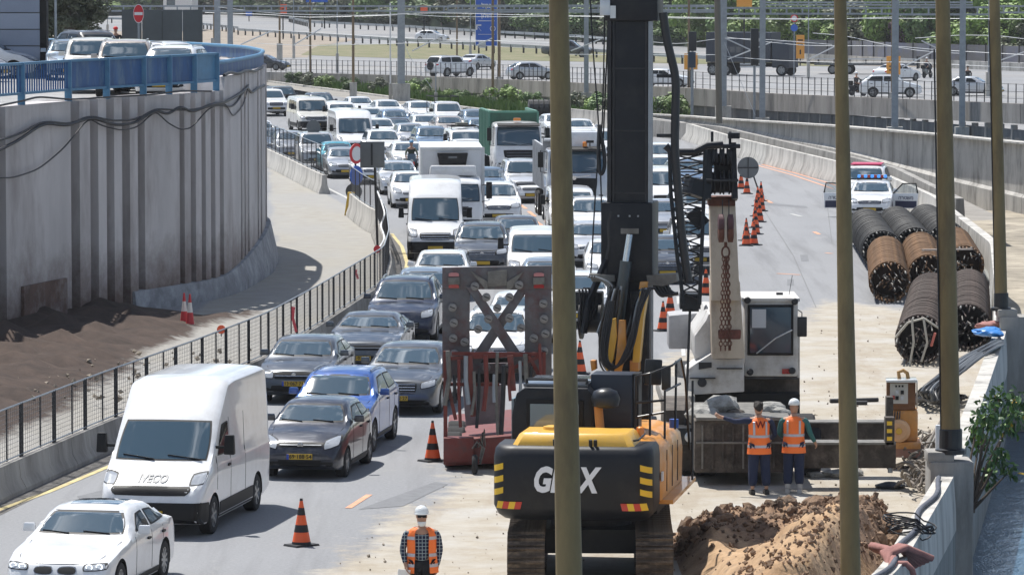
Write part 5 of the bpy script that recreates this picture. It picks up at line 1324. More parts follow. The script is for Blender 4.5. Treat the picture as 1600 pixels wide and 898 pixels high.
ltube([(955, 330), (950, 352), (953, 380), (949, 400), (943, 440)], .05, hosem, 'energy_chain', dy=-.4, n=7)
ltube([(948, 405), (920, 470), (912, 520)], .07, rigb, 'winch_arm', dy=-.4, n=6, it=0)
w_ = LP(924, 500, -.1); MB().lathe([(.34, -.2), (.34, -.15), (.22, -.14), (.22, .14), (.34, .15), (.34, .2)], n=22, axis='x').build('winch_drum', rigb, rig, loc=w_, smooth=30)
w_ = LP(920, 470, 0); MB().box((0, 0, 0), (.5, .4, .35)).build('winch_motor', rigb, rig, loc=w_, bevel=.04)
for pts in ([(1.1, -.9, 2.45), (1.1, -.9, 3.5), (1.45, -.7, 3.62), (1.45, .6, 3.62), (1.5, .9, 3.2), (1.55, 1.1, 2.0)], [(1.35, -.9, 2.4), (1.35, -.9, 3.2), (1.45, .5, 3.2)], [(.85, -.9, 2.45), (.85, -.9, 3.45), (1.1, -.9, 3.5)], [(.85, -.9, 3.0), (1.35, -.9, 3.05)], [(.85, -.9, 2.75), (1.35, -.9, 2.85)], [(1.4, .2, 2.45), (1.42, .2, 3.62)], [(1.6, 1.1, 3.2), (1.62, .9, 1.5)]):
 MB().tube(pts, .022, 6).build('handrail', blackp, rig, smooth=60)
MB().box((1.28, -.1, 3.35), (.16, .06, .42)).build('mirror', blackp, rig, bevel=.03)
MB().box((1.02, .2, 3.42), (.3, .08, .44), rot=(0, .05, .3)).build('mirror', blackp, rig, bevel=.03)
MB().lathe([(.07, 2.46), (.07, 2.62), (.03, 2.64)], c=(.98, -1.25, 0), n=12).build('filler_cap', ambm, rig)
MB().lathe([(.08, 2.4), (.08, 2.55)], c=(1.3, .9, 0), n=12).build('blue_cap', mat('blue cap', (.03, .1, .4), .5), rig)
lat = empty('lattice_jib', (A(1070, 480, 90).x, 90, 3.5), 0, 'black steel lattice jib hanging between the drilling mast and the white crane', 'lattice jib')
def lw(u, v, dz=0): return A(u, v, 90 + dz) - Vector(lat.location)
CH_ = {'l': [(1046, 240), (1048, 300), (1058, 400), (1068, 470)], 'r': [(1102, 228), (1100, 300), (1096, 400), (1093, 470)]}
def chord(s, v): t = CH_[s]; return float(np.interp(v, [p[1] for p in t], [p[0] for p in t]))
for s in 'lr':
 for dz in (0, .55):
  MB().tube([lw(chord(s, v), v, dz) for v in (232, 300, 350, 400, 440, 476)], .045, 6).build('chord', rigb, lat)
vs_ = list(np.linspace(240, 470, 17))
for i in range(len(vs_) - 1):
 a, b_ = vs_[i], vs_[i + 1]
 for dz in (0, .55):
  p, q = (lw(chord('l', a), a, dz), lw(chord('r', b_), b_, dz)) if (i + (dz > 0)) % 2 else (lw(chord('r', a), a, dz), lw(chord('l', b_), b_, dz))
  MB().tube([p, q], .018, 5).build('lattice_brace', rigb, lat)
 MB().tube([lw(chord('l', a), a), lw(chord('r', a), a)], .014, 5).build('lattice_brace', rigb, lat)
 for s in 'lr': MB().tube([lw(chord(s, a), a, 0), lw(chord(s, b_), b_, .55)], .016, 5).build('lattice_brace', rigb, lat)
MB().tube([lw(1040, 228), lw(1050, 238), lw(1085, 238), lw(1105, 228), lw(1130, 226)], .075, 8).build('head_beam', rigb, lat)
MB().bar(lw(1062, 470, .3), lw(1094, 470, .3), .5, .3).build('foot_plate', rigb, lat); MB().tube([lw(1078, 470, .3), lw(1078, 486, .3)], .12, 10).bar(lw(1066, 484, .3), lw(1092, 484, .3), .1, .06).build('swivel', rigb, lat)
MB().tube([lw(1078, 486, .3), Vector((.0, .3, -3.4))], .03, 6).build('stay_leg', steel_dark, lat)
MB().tube([lw(1060, 150 + 40, .3), lw(1058, 235, .2)], .03, 6).build('stay_rope', steel_dark, lat)
MB().bar(lw(1075, 290), lw(1102, 300, .2), .35, .3).bar(lw(1080, 330, .2), lw(1100, 352, .2), .25, .3).build('winch_block', rigb, lat)
# ================================================================== MOBILE CRANE
crw = mat('crane white', (.60, .585, .56), .6, noise=.12, nscale=2, dirt=(.3, .26, .22), dirtamt=.7, dirtscale=1.3)
crb = mat('crane boom cream', (.54, .45, .34), .6, noise=.1, nscale=2, dirt=(.3, .22, .16), dirtamt=.6, dirtscale=2.5, stretch=(1, 1, .5))
muddy = mat('muddy steel', (.085, .07, .058), .85, .1, noise=.5, nscale=3, bump=.3, dirt=(.2, .17, .14), dirtamt=.6, dirtscale=2)
crn = empty('mobile_crane', (4.9, 96, 0), 0, 'white mobile crane with cream boom, glass operator cab and outriggers spread', 'crane')
CY = 96.0
def CP(u, v, Y=CY): return A(u, v, Y) - Vector((4.9, 96, 0))
def cbox(u0, v0, u1, v1, Y0, Y1, m, name, bevel=.02, parent=None):
 a, c_ = CP(u0, v1, Y0), CP(u1, v0, Y0)
 return MB().bx((a.x, Y0 - 96, a.z), (c_.x, Y1 - 96, c_.z)).build(name, m, parent or crn, bevel=bevel)
cc = cbox(1163, 470, 1247, 588, 96, 98, crw, 'operator_cab', .05)
cbox(1168, 476, 1240, 555, 95.96, 96.0, trim, 'window_frame', .01, cc)
bl = mat('tinted cab glass', (.015, .04, .07), .06, coat=1)
cbox(1172, 480, 1236, 551, 95.93, 95.97, bl, 'windscreen', 0, cc)
cbox(1175, 483, 1197, 512, 95.92, 95.935, mat('paper', (.5, .52, .55), .7), 'paper_sheet', 0, cc)
MB().tube([CP(1182, 552, 95.9), CP(1212, 528, 95.88), CP(1238, 515, 95.88)], .015, 5).build('wiper', PSL, cc)
cbox(1246, 495, 1261, 526, 95.9, 95.98, blackp, 'mirror', .02, cc)
MB().tube([CP(1247, 484, 96), CP(1253, 488, 95.95), CP(1253, 495, 95.94)], .012, 5).build('mirror_arm', trim, cc)
for u, v in ((1168, 469), (1242, 471), (1172, 581), (1238, 579)):
 p = CP(u, v, 95.9); MB().lathe([(.065, .08), (.075, .0), (.06, -.03), (.03, -.035)], n=14, axis='y').build('work_lamp', steel_dark, cc, loc=p, smooth=40)
cbox(1222, 576, 1236, 584, 95.95, 96, redlamp, 'marker_lamp', 0, cc)
cbox(1160, 466, 1250, 471, 95.95, 98.0, crw, 'cab_roof', .01, cc); MB().box(CP(1218, 462, 97), (.14, .14, .14)).build('roof_beacon', steel_dark, cc); MB().tube([CP(1232, 466, 97), CP(1238, 430, 97)], .006, 4).build('aerial', trim, cc)
cbox(1246, 500, 1250, 590, 96.2, 98, crw, 'cab_pillar', .01, cc)
def boxsec(u0, v0, w0, u1, v1, w1, Y0, Y1, dep, m, name):
 a, b_ = CP(u0, v0, Y0), CP(u1, v1, Y1); mb = MB(); rings = []
 for p, w in ((a, w0 / 72.5), (b_, w1 / 72.5)):
  rings.append([(p.x - w / 2, p.y, p.z), (p.x + w / 2, p.y, p.z), (p.x + w / 2, p.y + dep, p.z), (p.x - w / 2, p.y + dep, p.z)])
 return mb.loft(rings).build(name, m, crn, bevel=.02)
boxsec(1138, 560, 50, 1133, 440, 46, 95.2, 95.6, .7, crb, 'boom_section'); boxsec(1134, 470, 44, 1129, 318, 40, 95.3, 95.9, .6, crb, 'boom_section')
boxsec(1128, 322, 42, 1128, 308, 42, 95.8, 95.85, .7, mat('rusty steel', (.16, .06, .035), .85, noise=.5, nscale=5, bump=.3), 'boom_collar')
cheek = MB()
for u in (1106, 1148):
 for a, b_, w in (((u, 312), (u + (3 if u < 1130 else -3), 225), .12),): cheek.bar(CP(*a, 95.7), CP(*b_, 95.9), w, .5, up=(0, 1, 0))
hd_ = cheek.build('boom_head_cheek', rigb, crn)
for u in (1114, 1128, 1142): MB().lathe([(.26, -.05), (.26, -.03), (.21, 0), (.26, .03), (.26, .05)], n=20, axis='x').build('sheave', steel_dark, crn, loc=CP(u, 285, 95.7))
for u in (1117, 1128, 1139): MB().lathe([(.2, -.05), (.16, 0), (.2, .05)], n=18, axis='x').build('sheave', steel_dark, crn, loc=CP(u, 245, 95.6))
cbox(1098, 226, 1157, 232, 95.5, 95.9, rigb, 'head_beam', .01); cbox(1094, 280, 1154, 284, 95.4, 95.6, steel_dark, 'head_pin', .01); cbox(1138, 208, 1156, 217, 95.5, 95.8, rigb, 'head_bracket', .01)
cbox(1116, 240, 1142, 300, 95.9, 96.2, mat('dark head box', (.03, .03, .035), .6), 'head_box', .02)
for u in (1113, 1141): cbox(u - 2, 206, u + 2, 232, 95.6, 95.8, rigb, 'head_fin', .005)
for u in (1129, 1139): MB().tube([CP(u, 312, 95.3), CP(u, 338, 95.0)], .012, 5).build('hoist_rope', steel_dark, crn)
pur = mat('rusty purple steel', (.12, .05, .055), .7, noise=.5, nscale=6)
hb_ = empty('hook_block', A(1134, 356, 95), 0, 'rusty purple hook block with chain hanging in front of the cream crane boom', 'hook block')
for sx in (-1, 1):
 MB().lathe([(.12, 0), (.2, .02), (.2, .12), (.12, .14)], n=18, axis='x').build('cheek_plate', pur, hb_, loc=(sx * .1 - .07, 0, .09), smooth=30)
 MB().lathe([(.1, 0), (.19, .02), (.19, .12), (.1, .14)], n=18, axis='x').build('cheek_plate', M['rusty steel'], hb_, loc=(sx * .1 - .07, 0, -.12), smooth=30)
lk = MB().tube([(.035 * math.cos(t), 0, .055 * math.sin(t)) for t in np.linspace(0, 2 * math.pi, 12)[:-1]], .011, 5, closed=True).mesh('chain_link', M['rusty steel'], smooth=60)
MB().tube([(.08 * math.cos(t), 0, -.52 + .12 * math.sin(t)) for t in np.linspace(0, 2 * math.pi, 18)[:-1]], .022, 6, closed=True).tube([(0, 0, -.3), (0, 0, -.42)], .035, 8).build('hook_ring', M['rusty steel'], hb_, smooth=60)
for ln, x0, x1 in ((0, -.04, -.1), (1, 0, .0), (2, .03, .08), (3, .05, .11)):
 for k in range(22):
  t = k / 21; o = link_mesh('chain_link', lk, hb_, loc=(x0 + (x1 - x0) * t, -.01 * (k % 2) + .03 * ln, -.66 - t * 1.9)); o.rotation_euler = (0, 0, (k % 2) * 1.35)
px_ = [(1085, 560), (1085, 525), (1103, 500), (1107, 490), (1120, 490), (1120, 560)]
def cprism(px, Y0, Y1, m, name, bevel=.02):
 P = [CP(u, v, Y0) for u, v in px]; return MB().prism([(p.x, p.z) for p in P], Y0 - 96, Y1 - 96).build(name, m, crn, bevel=bevel)
cprism(px_, 96, 99.5, crw, 'winch_housing', .04); cprism([(1075, 617), (1073, 578), (1088, 567), (1112, 552), (1120, 560), (1163, 560), (1163, 612)], 95.6, 96.8, crw, 'front_deck', .03)
cprism([(1045, 545), (1045, 493), (1100, 488), (1106, 520), (1092, 545)], 99, 100.2, mat('pale counterweight', (.42, .42, .43), .8, noise=.2, nscale=3), 'rear_counterweight', .03)
cprism([(1092, 577), (1092, 566), (1112, 566), (1112, 574)], 95.55, 95.62, steel_dark, 'vent', 0)
MB().lathe([(.085, 0), (.1, -.04), (.05, -.05)], n=14, axis='y').build('deck_lamp', steel_dark, crn, loc=CP(1097, 597, 95.55), smooth=40)
MB().tube([CP(1100, 492, 98), CP(1103, 478, 97.5), CP(1110, 495, 97)], .03, 6).tube([CP(1098, 500, 97.4), CP(1104, 486, 97.3), CP(1112, 520, 97)], .025, 6).build('hose', hosem, crn, smooth=60)
cprism([(1120, 560), (1118, 430), (1124, 430), (1160, 560)], 96.0, 96.4, muddy, 'boom_cradle', 0)
cbox(1122, 515, 1158, 560, 95.3, 95.8, mat('rusty red steel', (.2, .07, .05), .8, noise=.5, nscale=5), 'boom_foot', .03)
cbox(1150, 560, 1250, 640, 96.5, 99, muddy, 'turntable', .03); cbox(1075, 615, 1250, 660, 96, 104, underm, 'carrier_frame', .02)
cbox(1085, 657, 1240, 738, 88.6, 91.5, muddy, 'carrier_front', .03); cbox(1088, 652, 1235, 657, 88.5, 91.6, wgrey, 'tray_rim', .005)
cbox(1040, 640, 1086, 690, 90.5, 93.5, muddy, 'engine_cover', .04); cbox(1030, 690, 1090, 735, 90, 92, muddy, 'bumper_block', .03); cbox(1058, 668, 1090, 694, 89.8, 90.4, blackp, 'lamp_bracket', .02)
MB().lathe([(.09, 0), (.11, -.05), (.07, -.07)], n=16, axis='y').build('headlight', lampglass, crn, loc=CP(1078, 682, 89.75), smooth=40)
cbox(1045, 655, 1086, 660, 91, 95, crw, 'deck_plate', .005); cbox(1035, 618, 1086, 640, 94.5, 99, mat('dusty deck', (.3, .29, .27), .85, noise=.3, nscale=4), 'rear_deck', .02)
cbox(1240, 661, 1384, 690, 90.2, 90.6, muddy, 'outrigger_beam', .01); cbox(1240, 659, 1384, 661.5, 90.15, 90.65, wgrey, 'beam_flange', 0)
cbox(1240, 694, 1400, 731, 88.2, 88.55, muddy, 'outrigger_beam', .01); cbox(1240, 691, 1400, 694.5, 88.1, 88.65, wgrey, 'beam_flange', 0)
jk = cbox(1383, 652, 1398, 700, 88.1, 88.4, muddy, 'jack', .01); cbox(1385, 620, 1396, 655, 89.0, 89.3, muddy, 'jack_sleeve', .01)
for k in range(3): cbox(1386, 658 + k * 12, 1394, 664 + k * 12, 88.07, 88.1, ylw, 'warning_mark', 0, jk)
MB().tube([CP(1391, 700, 88.25), CP(1391, 738, 88.25)], .05, 10).build('jack_rod', steel_gal, crn); MB().lathe([(.3, 0), (.3, .04), (.1, .1)], n=20).build('jack_foot', rigb, crn, loc=(CP(1391, 742, 88.3).x, -7.7, 0.02))
for wy in (-5.5, -3.9, 1.5, 3.1):
 for sx in (-1, 1): add_wheel(crn, .1 + sx * 1.05, wy, .55, .4, 6, sx)
for k in range(9): cbox(1096 + k * 16, 664, 1099 + k * 16, 732, 88.55, 88.6, wgrey if k % 4 == 0 else muddy, 'tray_rib', 0)
cbox(1088, 690, 1236, 693, 88.54, 88.6, wgrey, 'tray_seam', 0)
for a_ in ((1166, 590, 1246, 592), (1120, 575, 1160, 576.5), (1078, 590, 1118, 591.5)): cbox(*a_, 95.5, 95.62, steel_dark, 'panel_seam', 0)
rub = mat('pale rubble', (.4, .39, .36), .9, noise=.45, nscale=5, bump=.5)
def rock(r, seed, sq=(1, 1, .7), sub=2):
 bm = bmesh.new(); bmesh.ops.create_icosphere(bm, subdivisions=sub, radius=r); rr = random.Random(seed)
 o = [rr.random() * 9 for _ in range(3)]
 for v in bm.verts:
  k = 1 + .35 * hnoise(v.co.x / r * .9 + o[0], v.co.y / r * .9 + v.co.z / r + o[1], 1) + rr.uniform(-.08, .08)
  v.co = Vector((v.co.x * k * sq[0], v.co.y * k * sq[1], v.co.z * k * sq[2]))
 me = bpy.data.meshes.new('rock'); bm.to_mesh(me); bm.free(); return me
rr = random.Random(3)
for k, (u, v, r, lab, m_) in enumerate(((1102, 646, .3, 'crumpled grey plastic sheet on the muddy crane tray, leftmost', rub), (1128, 632, .32, 'large pale crumpled lump on top of the crane tray', rub), (1150, 645, .16, 'small brown clod beside the pale lump on the crane tray', None), (1205, 640, .26, 'grey plastic wrapped lump between the two workers heads', rub), (1222, 645, .2, 'small pale plastic lump beside the white helmet of the worker', rub))):
 me = rock(r, 40 + k, (1.25, 1, .7)); me.materials.append(m_ or muddy)
 tag(link_mesh('rubble_lump', me, loc=A(u, v, 89.6 + .3 * (k % 2))), lab, 'rubble', 'rubble lumps on the crane tray')
# ================================================================== TRAILER WITH RAISED RAMPS
trg = mat('worn trailer grey', (.15, .145, .15), .6, .2, noise=.35, nscale=2.5, dirt=(.12, .035, .03), dirtamt=.7, dirtscale=1.6, bump=.15)
trr = mat('trailer red', (.22, .035, .025), .55, noise=.4, nscale=3, dirt=(.08, .04, .035), dirtamt=.8, dirtscale=3)
TY = 92.0; tl = empty('ramp_trailer', (A(777, 700, TY).x, TY, 0), 0, 'low red trailer with its grey lattice loading ramps raised upright in an X pattern', 'trailer')
def TP(u, v, Y=TY): return A(u, v, Y) - Vector(tl.location)
def tplate(px, Y0, Y1, m, name, bevel=.01, parent=None):
 P = [TP(u, v, Y0) for u, v in px]; return MB().prism([(p.x, p.z) for p in P], Y0 - TY, Y1 - TY).build(name, m, parent or tl, bevel=bevel)
tplate([(691, 418), (862, 415), (862, 452), (691, 452)], TY, TY + .12, trg, 'ramp_head')
tplate([(691, 452), (734, 452), (734, 590), (691, 590)], TY, TY + .12, trg, 'ramp_side'); tplate([(820, 452), (862, 452), (862, 590), (820, 590)], TY, TY + .12, trg, 'ramp_side')
tplate([(728, 448), (744, 448), (826, 570), (826, 592), (814, 584)], TY - .06, TY + .02, trg, 'ramp_brace'); tplate([(812, 448), (828, 448), (742, 580), (734, 588), (728, 570)], TY + .03, TY + .1, trg, 'ramp_brace')
tplate([(734, 568), (820, 566), (820, 582), (734, 584)], TY + .02, TY + .1, trg, 'ramp_crossbar'); tplate([(762, 424), (792, 422), (792, 446), (762, 448)], TY - .04, TY + .01, wgrey, 'ramp_plate')
tplate([(736, 424), (762, 440), (762, 452), (758, 452)], TY - .05, TY - .001, wgrey, 'ramp_gusset', 0); tplate([(818, 424), (792, 440), (792, 452), (798, 452)], TY - .05, TY - .001, wgrey, 'ramp_gusset', 0)
dm = MB().lathe([(.088, -.0), (.088, -.05), (.07, -.06), (.01, -.06)], n=16, axis='y').mesh('ramp_stud', mat('stud grey', (.27, .26, .25), .6, .3, noise=.3, nscale=9), smooth=40)
for u, v in ((707, 480), (709, 504), (708, 528), (742, 447), (760, 464), (777, 481), (796, 464), (811, 445), (763, 498), (747, 514), (796, 497), (814, 512), (849, 474), (850, 498), (852, 521), (834, 528), (710, 552), (850, 548), (726, 534), (760, 574), (795, 574)):
 p = TP(u, v, TY - .05); link_mesh('ramp_stud', dm, tl, loc=(p.x, p.y, p.z))
 p2 = MB().bar((p.x - .05, p.y - .055, p.z + .02), (p.x + .05, p.y - .055, p.z - .02), .02).build('stud_bar', steel_dark, tl)
for u in (709, 842):
 tplate([(u - 9, 434), (u + 9, 433), (u + 9, 444), (u - 9, 445)], TY - .07, TY - .01, wgrey, 'lamp_plate', .01)
 for v, m_ in ((430, mat('pink lens', (.5, .2, .2), .3)), (448, redlamp)): tplate([(u - 8, v - 2.5), (u - 4, v - 4), (u + 4, v - 4), (u + 8, v - 2.5), (u + 8, v + 2), (u - 8, v + 2)], TY - .05, TY - .005, m_, 'tail_lamp', 0)
for q in (((696, 548), (696, 725), .08), ((700, 600), (712, 655), .07), ((850, 550), (850, 600), .07), ((733, 555), (740, 650), .12), ((797, 555), (802, 610), .12)):
 MB().bar(TP(*q[0], TY - .4), TP(*q[1], TY - .4), q[2]).build('frame_post', trr, tl)
for a, b_ in (((696, 560), (852, 552)), ((706, 552), (850, 553)), ((696, 600), (780, 600)), ((800, 575), (850, 553)), ((826, 556), (842, 585))):
 MB().bar(TP(*a, TY - .35), TP(*b_, TY - .3), .07).build('frame_rail', trr, tl)
rb_ = random.Random(9)
for k in range(15):
 u = 700 + k * 10 + rb_.uniform(-3, 3); v0 = 545 + rb_.uniform(0, 45) - (14 if k in (0, 8, 14) else 0); v1 = 665 + rb_.uniform(-40, 20)
 MB().tube([TP(u, v0, TY - .5), TP(u + rb_.uniform(-3, 3), (v0 + v1) / 2, TY - .5), TP(u + rb_.uniform(-5, 5), v1, TY - .55)], .035 if k % 3 else .05, 7).build('stake', (wgrey, steel_dark, trr, steel_gal)[k % 4], tl, smooth=50)
tplate([(696, 690), (806, 680), (806, 722), (696, 728)], TY - .5, TY + 5, trr, 'bed', .03); tplate([(693, 684), (740, 684), (740, 722), (693, 722)], TY - .7, TY - .3, trr, 'bumper', .02)
tplate([(722, 600), (790, 600), (786, 660), (728, 665)], TY + .4, TY + .6, mat('dusty tarp', (.25, .23, .25), .9, noise=.3, nscale=3), 'tarp', .02)
tplate([(735, 560), (800, 558), (795, 602), (738, 602)], TY + .7, TY + .9, underm, 'gooseneck', .02)
for u in (708, 850): add_wheel(tl, TP(u, 720, TY).x, .1, .36, .36, 6, 1)
for y in (1.2, 2.3):
 for u in (712, 846): add_wheel(tl, TP(u, 720, TY).x, y, .36, .36, 6, 1)
MB().lathe([(.16, -.06), (.2, -.03), (.2, .03), (.16, .06), (.1, .05), (.1, -.05)], n=18, axis='x').build('jockey_wheel', rubber, tl, loc=(TP(742, 720, 91).x, -1.3, .2), smooth=30)
for k in range(5): MB().tube([TP(738 + k * 5, 700 - k, 91), TP(745 + k * 3, 690 - k * 5, 90.9), TP(757 - k, 700, 91), TP(750, 725 - k * 2, 91)], .02, 6).build('coupling_hose', steel_dark if k % 2 else wgrey, tl, smooth=60)
# ================================================================== SITE THINGS
conem = mat('cone orange', (.85, .13, .035), .5); coneb = mat('cone black band', (.018, .018, .02), .6)
def cone_proto(h=.82, r=.15, bands=((.0, .06, 1), (.06, .27, 0), (.27, .43, 1), (.43, .64, 0), (.64, .80, 1), (.80, .95, 0), (.95, 1.0, 1)), m=(conem, coneb), base=True):
 o = empty('traffic_cone'); R_ = lambda t: r * (1 - t) ** 1.05 + .022
 for a, b_, k in bands:
  ts = np.linspace(a, b_, 4)
  MB().lathe([(R_(t) + (.002 if k else 0), .03 + t * h) for t in ts], n=20).build('band' if k else 'cone_section', m[k], o, smooth=40)
 if base: MB().box((0, 0, .018), (.52, .4, .035), taper=(.94, .94)).build('rubber_base', coneb, o)
 return o
cp_ = cone_proto(); CG = 'orange and black traffic cones'
cones = [(471, 852, 'orange and black cone standing alone in the foreground beside the cargo van'), (676, 720, 'orange and black cone left of the red trailer wheel'), (906, 584, 'orange and black cone just right of the thick brown pole'),
 (1036, 517, 'orange and black cone between drilling mast and crane, the lower left of two'), (1047, 494, 'orange and black cone between drilling mast and crane, the upper right of two'), (1103, 461, 'orange and black cone left of the cream crane boom'),
 (1166, 384, 'half hidden cone touching the right edge of the crane boom'), (1178, 383, 'nearest and fullest cone right of the crane boom'), (1166, 376, 'slim cone close behind the nearest ones beside the boom'),
 (1181, 366, 'cone third from the front in the tight row right of the boom'), (1180, 356, 'cone fourth from the front in the tight row right of the boom'), (1187, 347, 'cone in the middle of the tight row right of the boom'), (1182, 338, 'cone in the tight row with its base showing at the left'),
 (1190, 330, 'cone at the right edge of the tight row'), (1184, 322, 'cone second from the far end of the tight row'), (1189, 314, 'cone at the far end of the tight row'), (1167, 303, 'cone standing below the round sign back, right one of the pair'), (1158, 295, 'cone standing beside the round sign back, left one of the pair')]
for i, (u, v, l) in enumerate(cones):
 o = cp_ if i == 0 else copy_tree(cp_); p = G(u, v); o.location = p; o.rotation_euler = (0, 0, random.uniform(-.8, .8)); tag(o, l, 'traffic cone', CG)
rwm = (mat('cone white', (.65, .63, .6), .5), mat('cone red', (.5, .03, .04), .5))
rc = cone_proto(.95, .11, ((0, .1, 0), (.1, .45, 1), (.45, .75, 0), (.75, 1, 1)), rwm)
for i, (u, v, l) in enumerate(((288, 511, 'red and white post cone by the wall foot, left of the pair'), (297, 513, 'red and white striped post cone by the wall foot, right of the pair'))):
 o = rc if i == 0 else copy_tree(rc); o.location = G(u, v); tag(o, l, 'traffic cone', 'red and white cones near the wall')
def pole(name, px, Y, r0, r1, label, h=13.0, cond=False, group='tall brown poles on the parapet', base=True, z0=None, m=None, cat='pole'):
 (u0, v0), (u1, v1) = px           # two pixels on its axis: low, high
 a, b_ = A(u0, v0, Y), A(u1, v1, Y); d = (b_ - a).normalized(); z0 = a.z if z0 is None else z0
 p0 = a + d * ((z0 - a.z) / d.z); L = (h - z0) / d.z
 o = empty(name, p0, 0, label, cat, group)
 MB().tube([Vector((0, 0, 0)), d * L], [r0, r0 + (r1 - r0) * L / 10], 20).build('shaft', m or brownpole, o, smooth=40)
 if base:
  MB().lathe([(r0 * 1.5, -.02), (r0 * 1.5, .06), (r0 * 1.12, .08), (r0 * 1.1, .42), (r0 * 1.02, .44)], n=20).build('base_sleeve', blackp, o)
  if Y > 80: MB().tube([Vector((-r0 * .98, -r0 * .3, .4)), Vector((-r0 * .98, -r0 * .3, .4)) + d * 7], .018, 6).build('conduit', steel_dark, o)
 return o
pole('brown_pole', ((889, 890), (873, 8)), 50.0, .165, .10, 'thickest brown tapered pole in the middle, crossing the drilling rig lettering', z0=1.25)
pole('brown_pole', ((1329, 890), (1313, 8)), 66.0, .155, .085, 'brown tapered pole just right of the two workers in orange vests', z0=.85)
pole('brown_pole', ((1486, 735), (1473, 8)), 82.0, .19, .12, 'brown tapered pole on the pier beside the pile of ropes', z0=1.4)
pole('brown_pole', ((1565, 520), (1554, 8)), 114.5, .17, .125, 'brown tapered pole farthest right, above the black hose bundle', z0=1.5)
pole('grey_pole', ((1124, 207), (1121, 8)), 97.3, .07, .06, 'slim dull grey brown pole rising from the crane boom head', z0=6.9, base=False, h=12, m=mat('dull pole paint', (.17, .15, .12), .6), group=None)
dkb = mat('dark reinforcing bar', (.042, .042, .042), .7, .3, noise=.3, nscale=6); rst = mat('rusty reinforcing bar', (.22, .115, .05), .85, noise=.75, nscale=3, stretch=(1, 3, 1))
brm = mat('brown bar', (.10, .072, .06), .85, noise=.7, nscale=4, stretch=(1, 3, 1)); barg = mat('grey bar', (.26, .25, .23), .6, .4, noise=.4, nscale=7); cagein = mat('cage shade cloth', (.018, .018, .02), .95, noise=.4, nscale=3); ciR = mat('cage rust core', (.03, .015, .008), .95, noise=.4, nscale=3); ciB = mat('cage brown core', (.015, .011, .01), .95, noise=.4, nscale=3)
def cage(u0, v0, u1, v1, r, m, core, label, hoops=70, ragged=True, lift=0, group='bored pile rebar cages lying by the parapet'):
 a, b_ = G(u0, v0), G(u1, v1); d = b_ - a; L = d.length; d.normalize(); ang = math.atan2(d.y, d.x) - math.pi / 2
 o = empty('rebar_cage', (a.x, a.y, r + lift), ang, label, 'rebar cage', group); rnd = random.Random(int(u0))
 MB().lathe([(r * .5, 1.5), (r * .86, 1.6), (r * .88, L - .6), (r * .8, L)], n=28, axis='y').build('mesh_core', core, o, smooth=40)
 hm = MB().tube([((r + .012) * math.cos(t), 0, (r + .012) * math.sin(t)) for t in np.linspace(0, 2 * math.pi, 27)[:-1]], .03, 5, closed=True).mesh('hoop', m, smooth=60)
 n = int(L / .24)
 for k in range(n):
  h = link_mesh('hoop', hm, o, loc=(rnd.uniform(-.008, .008), .55 + (L - .8) * (k / n) ** 1.0 + rnd.uniform(-.09, .09), 0)); h.rotation_euler = (rnd.uniform(-.06, .06), 0, rnd.uniform(-.07, .07))
 N = 30
 for k in range(N):
  t = 2 * math.pi * k / N; e = rnd.uniform(-.35, .35) if ragged else 0
  jx, jz = rnd.uniform(-.04, .04), rnd.uniform(-.04, .04)
  MB().tube([(r * .97 * math.cos(t) + jx, e, r * .97 * math.sin(t) + jz), (r * .97 * math.cos(t), .9, r * .97 * math.sin(t)), (r * .97 * math.cos(t), L, r * .97 * math.sin(t))], .028, 5).build('long_bar', m if k % 3 else barg, o)
 for k in range(34):     # inner bars and spacers seen in the open end
  t = rnd.uniform(0, 6.28); q = rnd.uniform(.1, .85) * r
  MB().tube([(q * math.cos(t), rnd.uniform(-.25, .3), q * math.sin(t)), (q * math.cos(t) + rnd.uniform(-.15, .15), .75, q * math.sin(t) + rnd.uniform(-.15, .15))], .02, 5).build('inner_bar', barg if k % 2 == 0 else m, o)
 return o
cage(1390, 474, 1384, 426, .60, rst, ciR, 'rust brown rebar cage, near left one of the back group', lift=.03)
cage(1450, 462, 1437, 419, .60, rst, ciR, 'rust brown rebar cage in the middle of the back group', lift=.03)
cage(1508, 446, 1490, 410, .60, rst, ciR, 'rust brown rebar cage at the right of the back group, against the parapet', lift=.03)
cage(1379, 424, 1352, 382, .66, dkb, cagein, 'dark grey rebar cage behind the left rust brown one', hoops=90)
cage(1431, 418, 1399, 378, .66, dkb, cagein, 'dark grey rebar cage behind the middle rust brown one', hoops=90)
cage(1483, 410, 1445, 374, .66, dkb, cagein, 'dark grey rebar cage behind the right rust brown one', hoops=90)
c1 = cage(1437, 570, 1455, 491, .62, brm, ciB, 'dark brown rebar cage in front with sling straps on its open end')
cage(1512, 548, 1512, 482, .60, brm, ciB, 'dark brown rebar cage in front, tight against the parapet')
strp = mat('pale sling', (.42, .40, .35), .9)
for pts in ([(-.62, -.1, .1), (-.3, -.3, .5), (.1, -.32, .62), (.5, -.2, .35), (.62, -.05, -.2)], [(-.2, -.36, .6), (-.15, -.4, 0), (-.25, -.35, -.6)], [(.1, -.36, .6), (.2, -.42, 0), (.05, -.36, -.5)]):
 MB().tube(pts, .035, 6).build('sling', strp, c1, smooth=60)
MB().bar((.3, -.35, -.1), (.4, -.4, .25), .05).build('red_tag', mat('faded red tag', (.5, .15, .12), .8), c1)
t = empty('timber_prop', G(1480, 455) + Vector((0, 0, 1.3)), .3, 'pale wooden plank lying across the tops of the front rebar cages', 'plank'); MB().box((0, 0, .02), (1.7, .14, .05)).build('plank', mat('pale wood', (.5, .42, .36), .8, noise=.3, nscale=6), t)
pu = empty('pump_unit', G(1411, 733), -.06, 'orange motor and pump unit with a cream control panel, standing near the parapet', 'pump unit')
S_ = 76.2
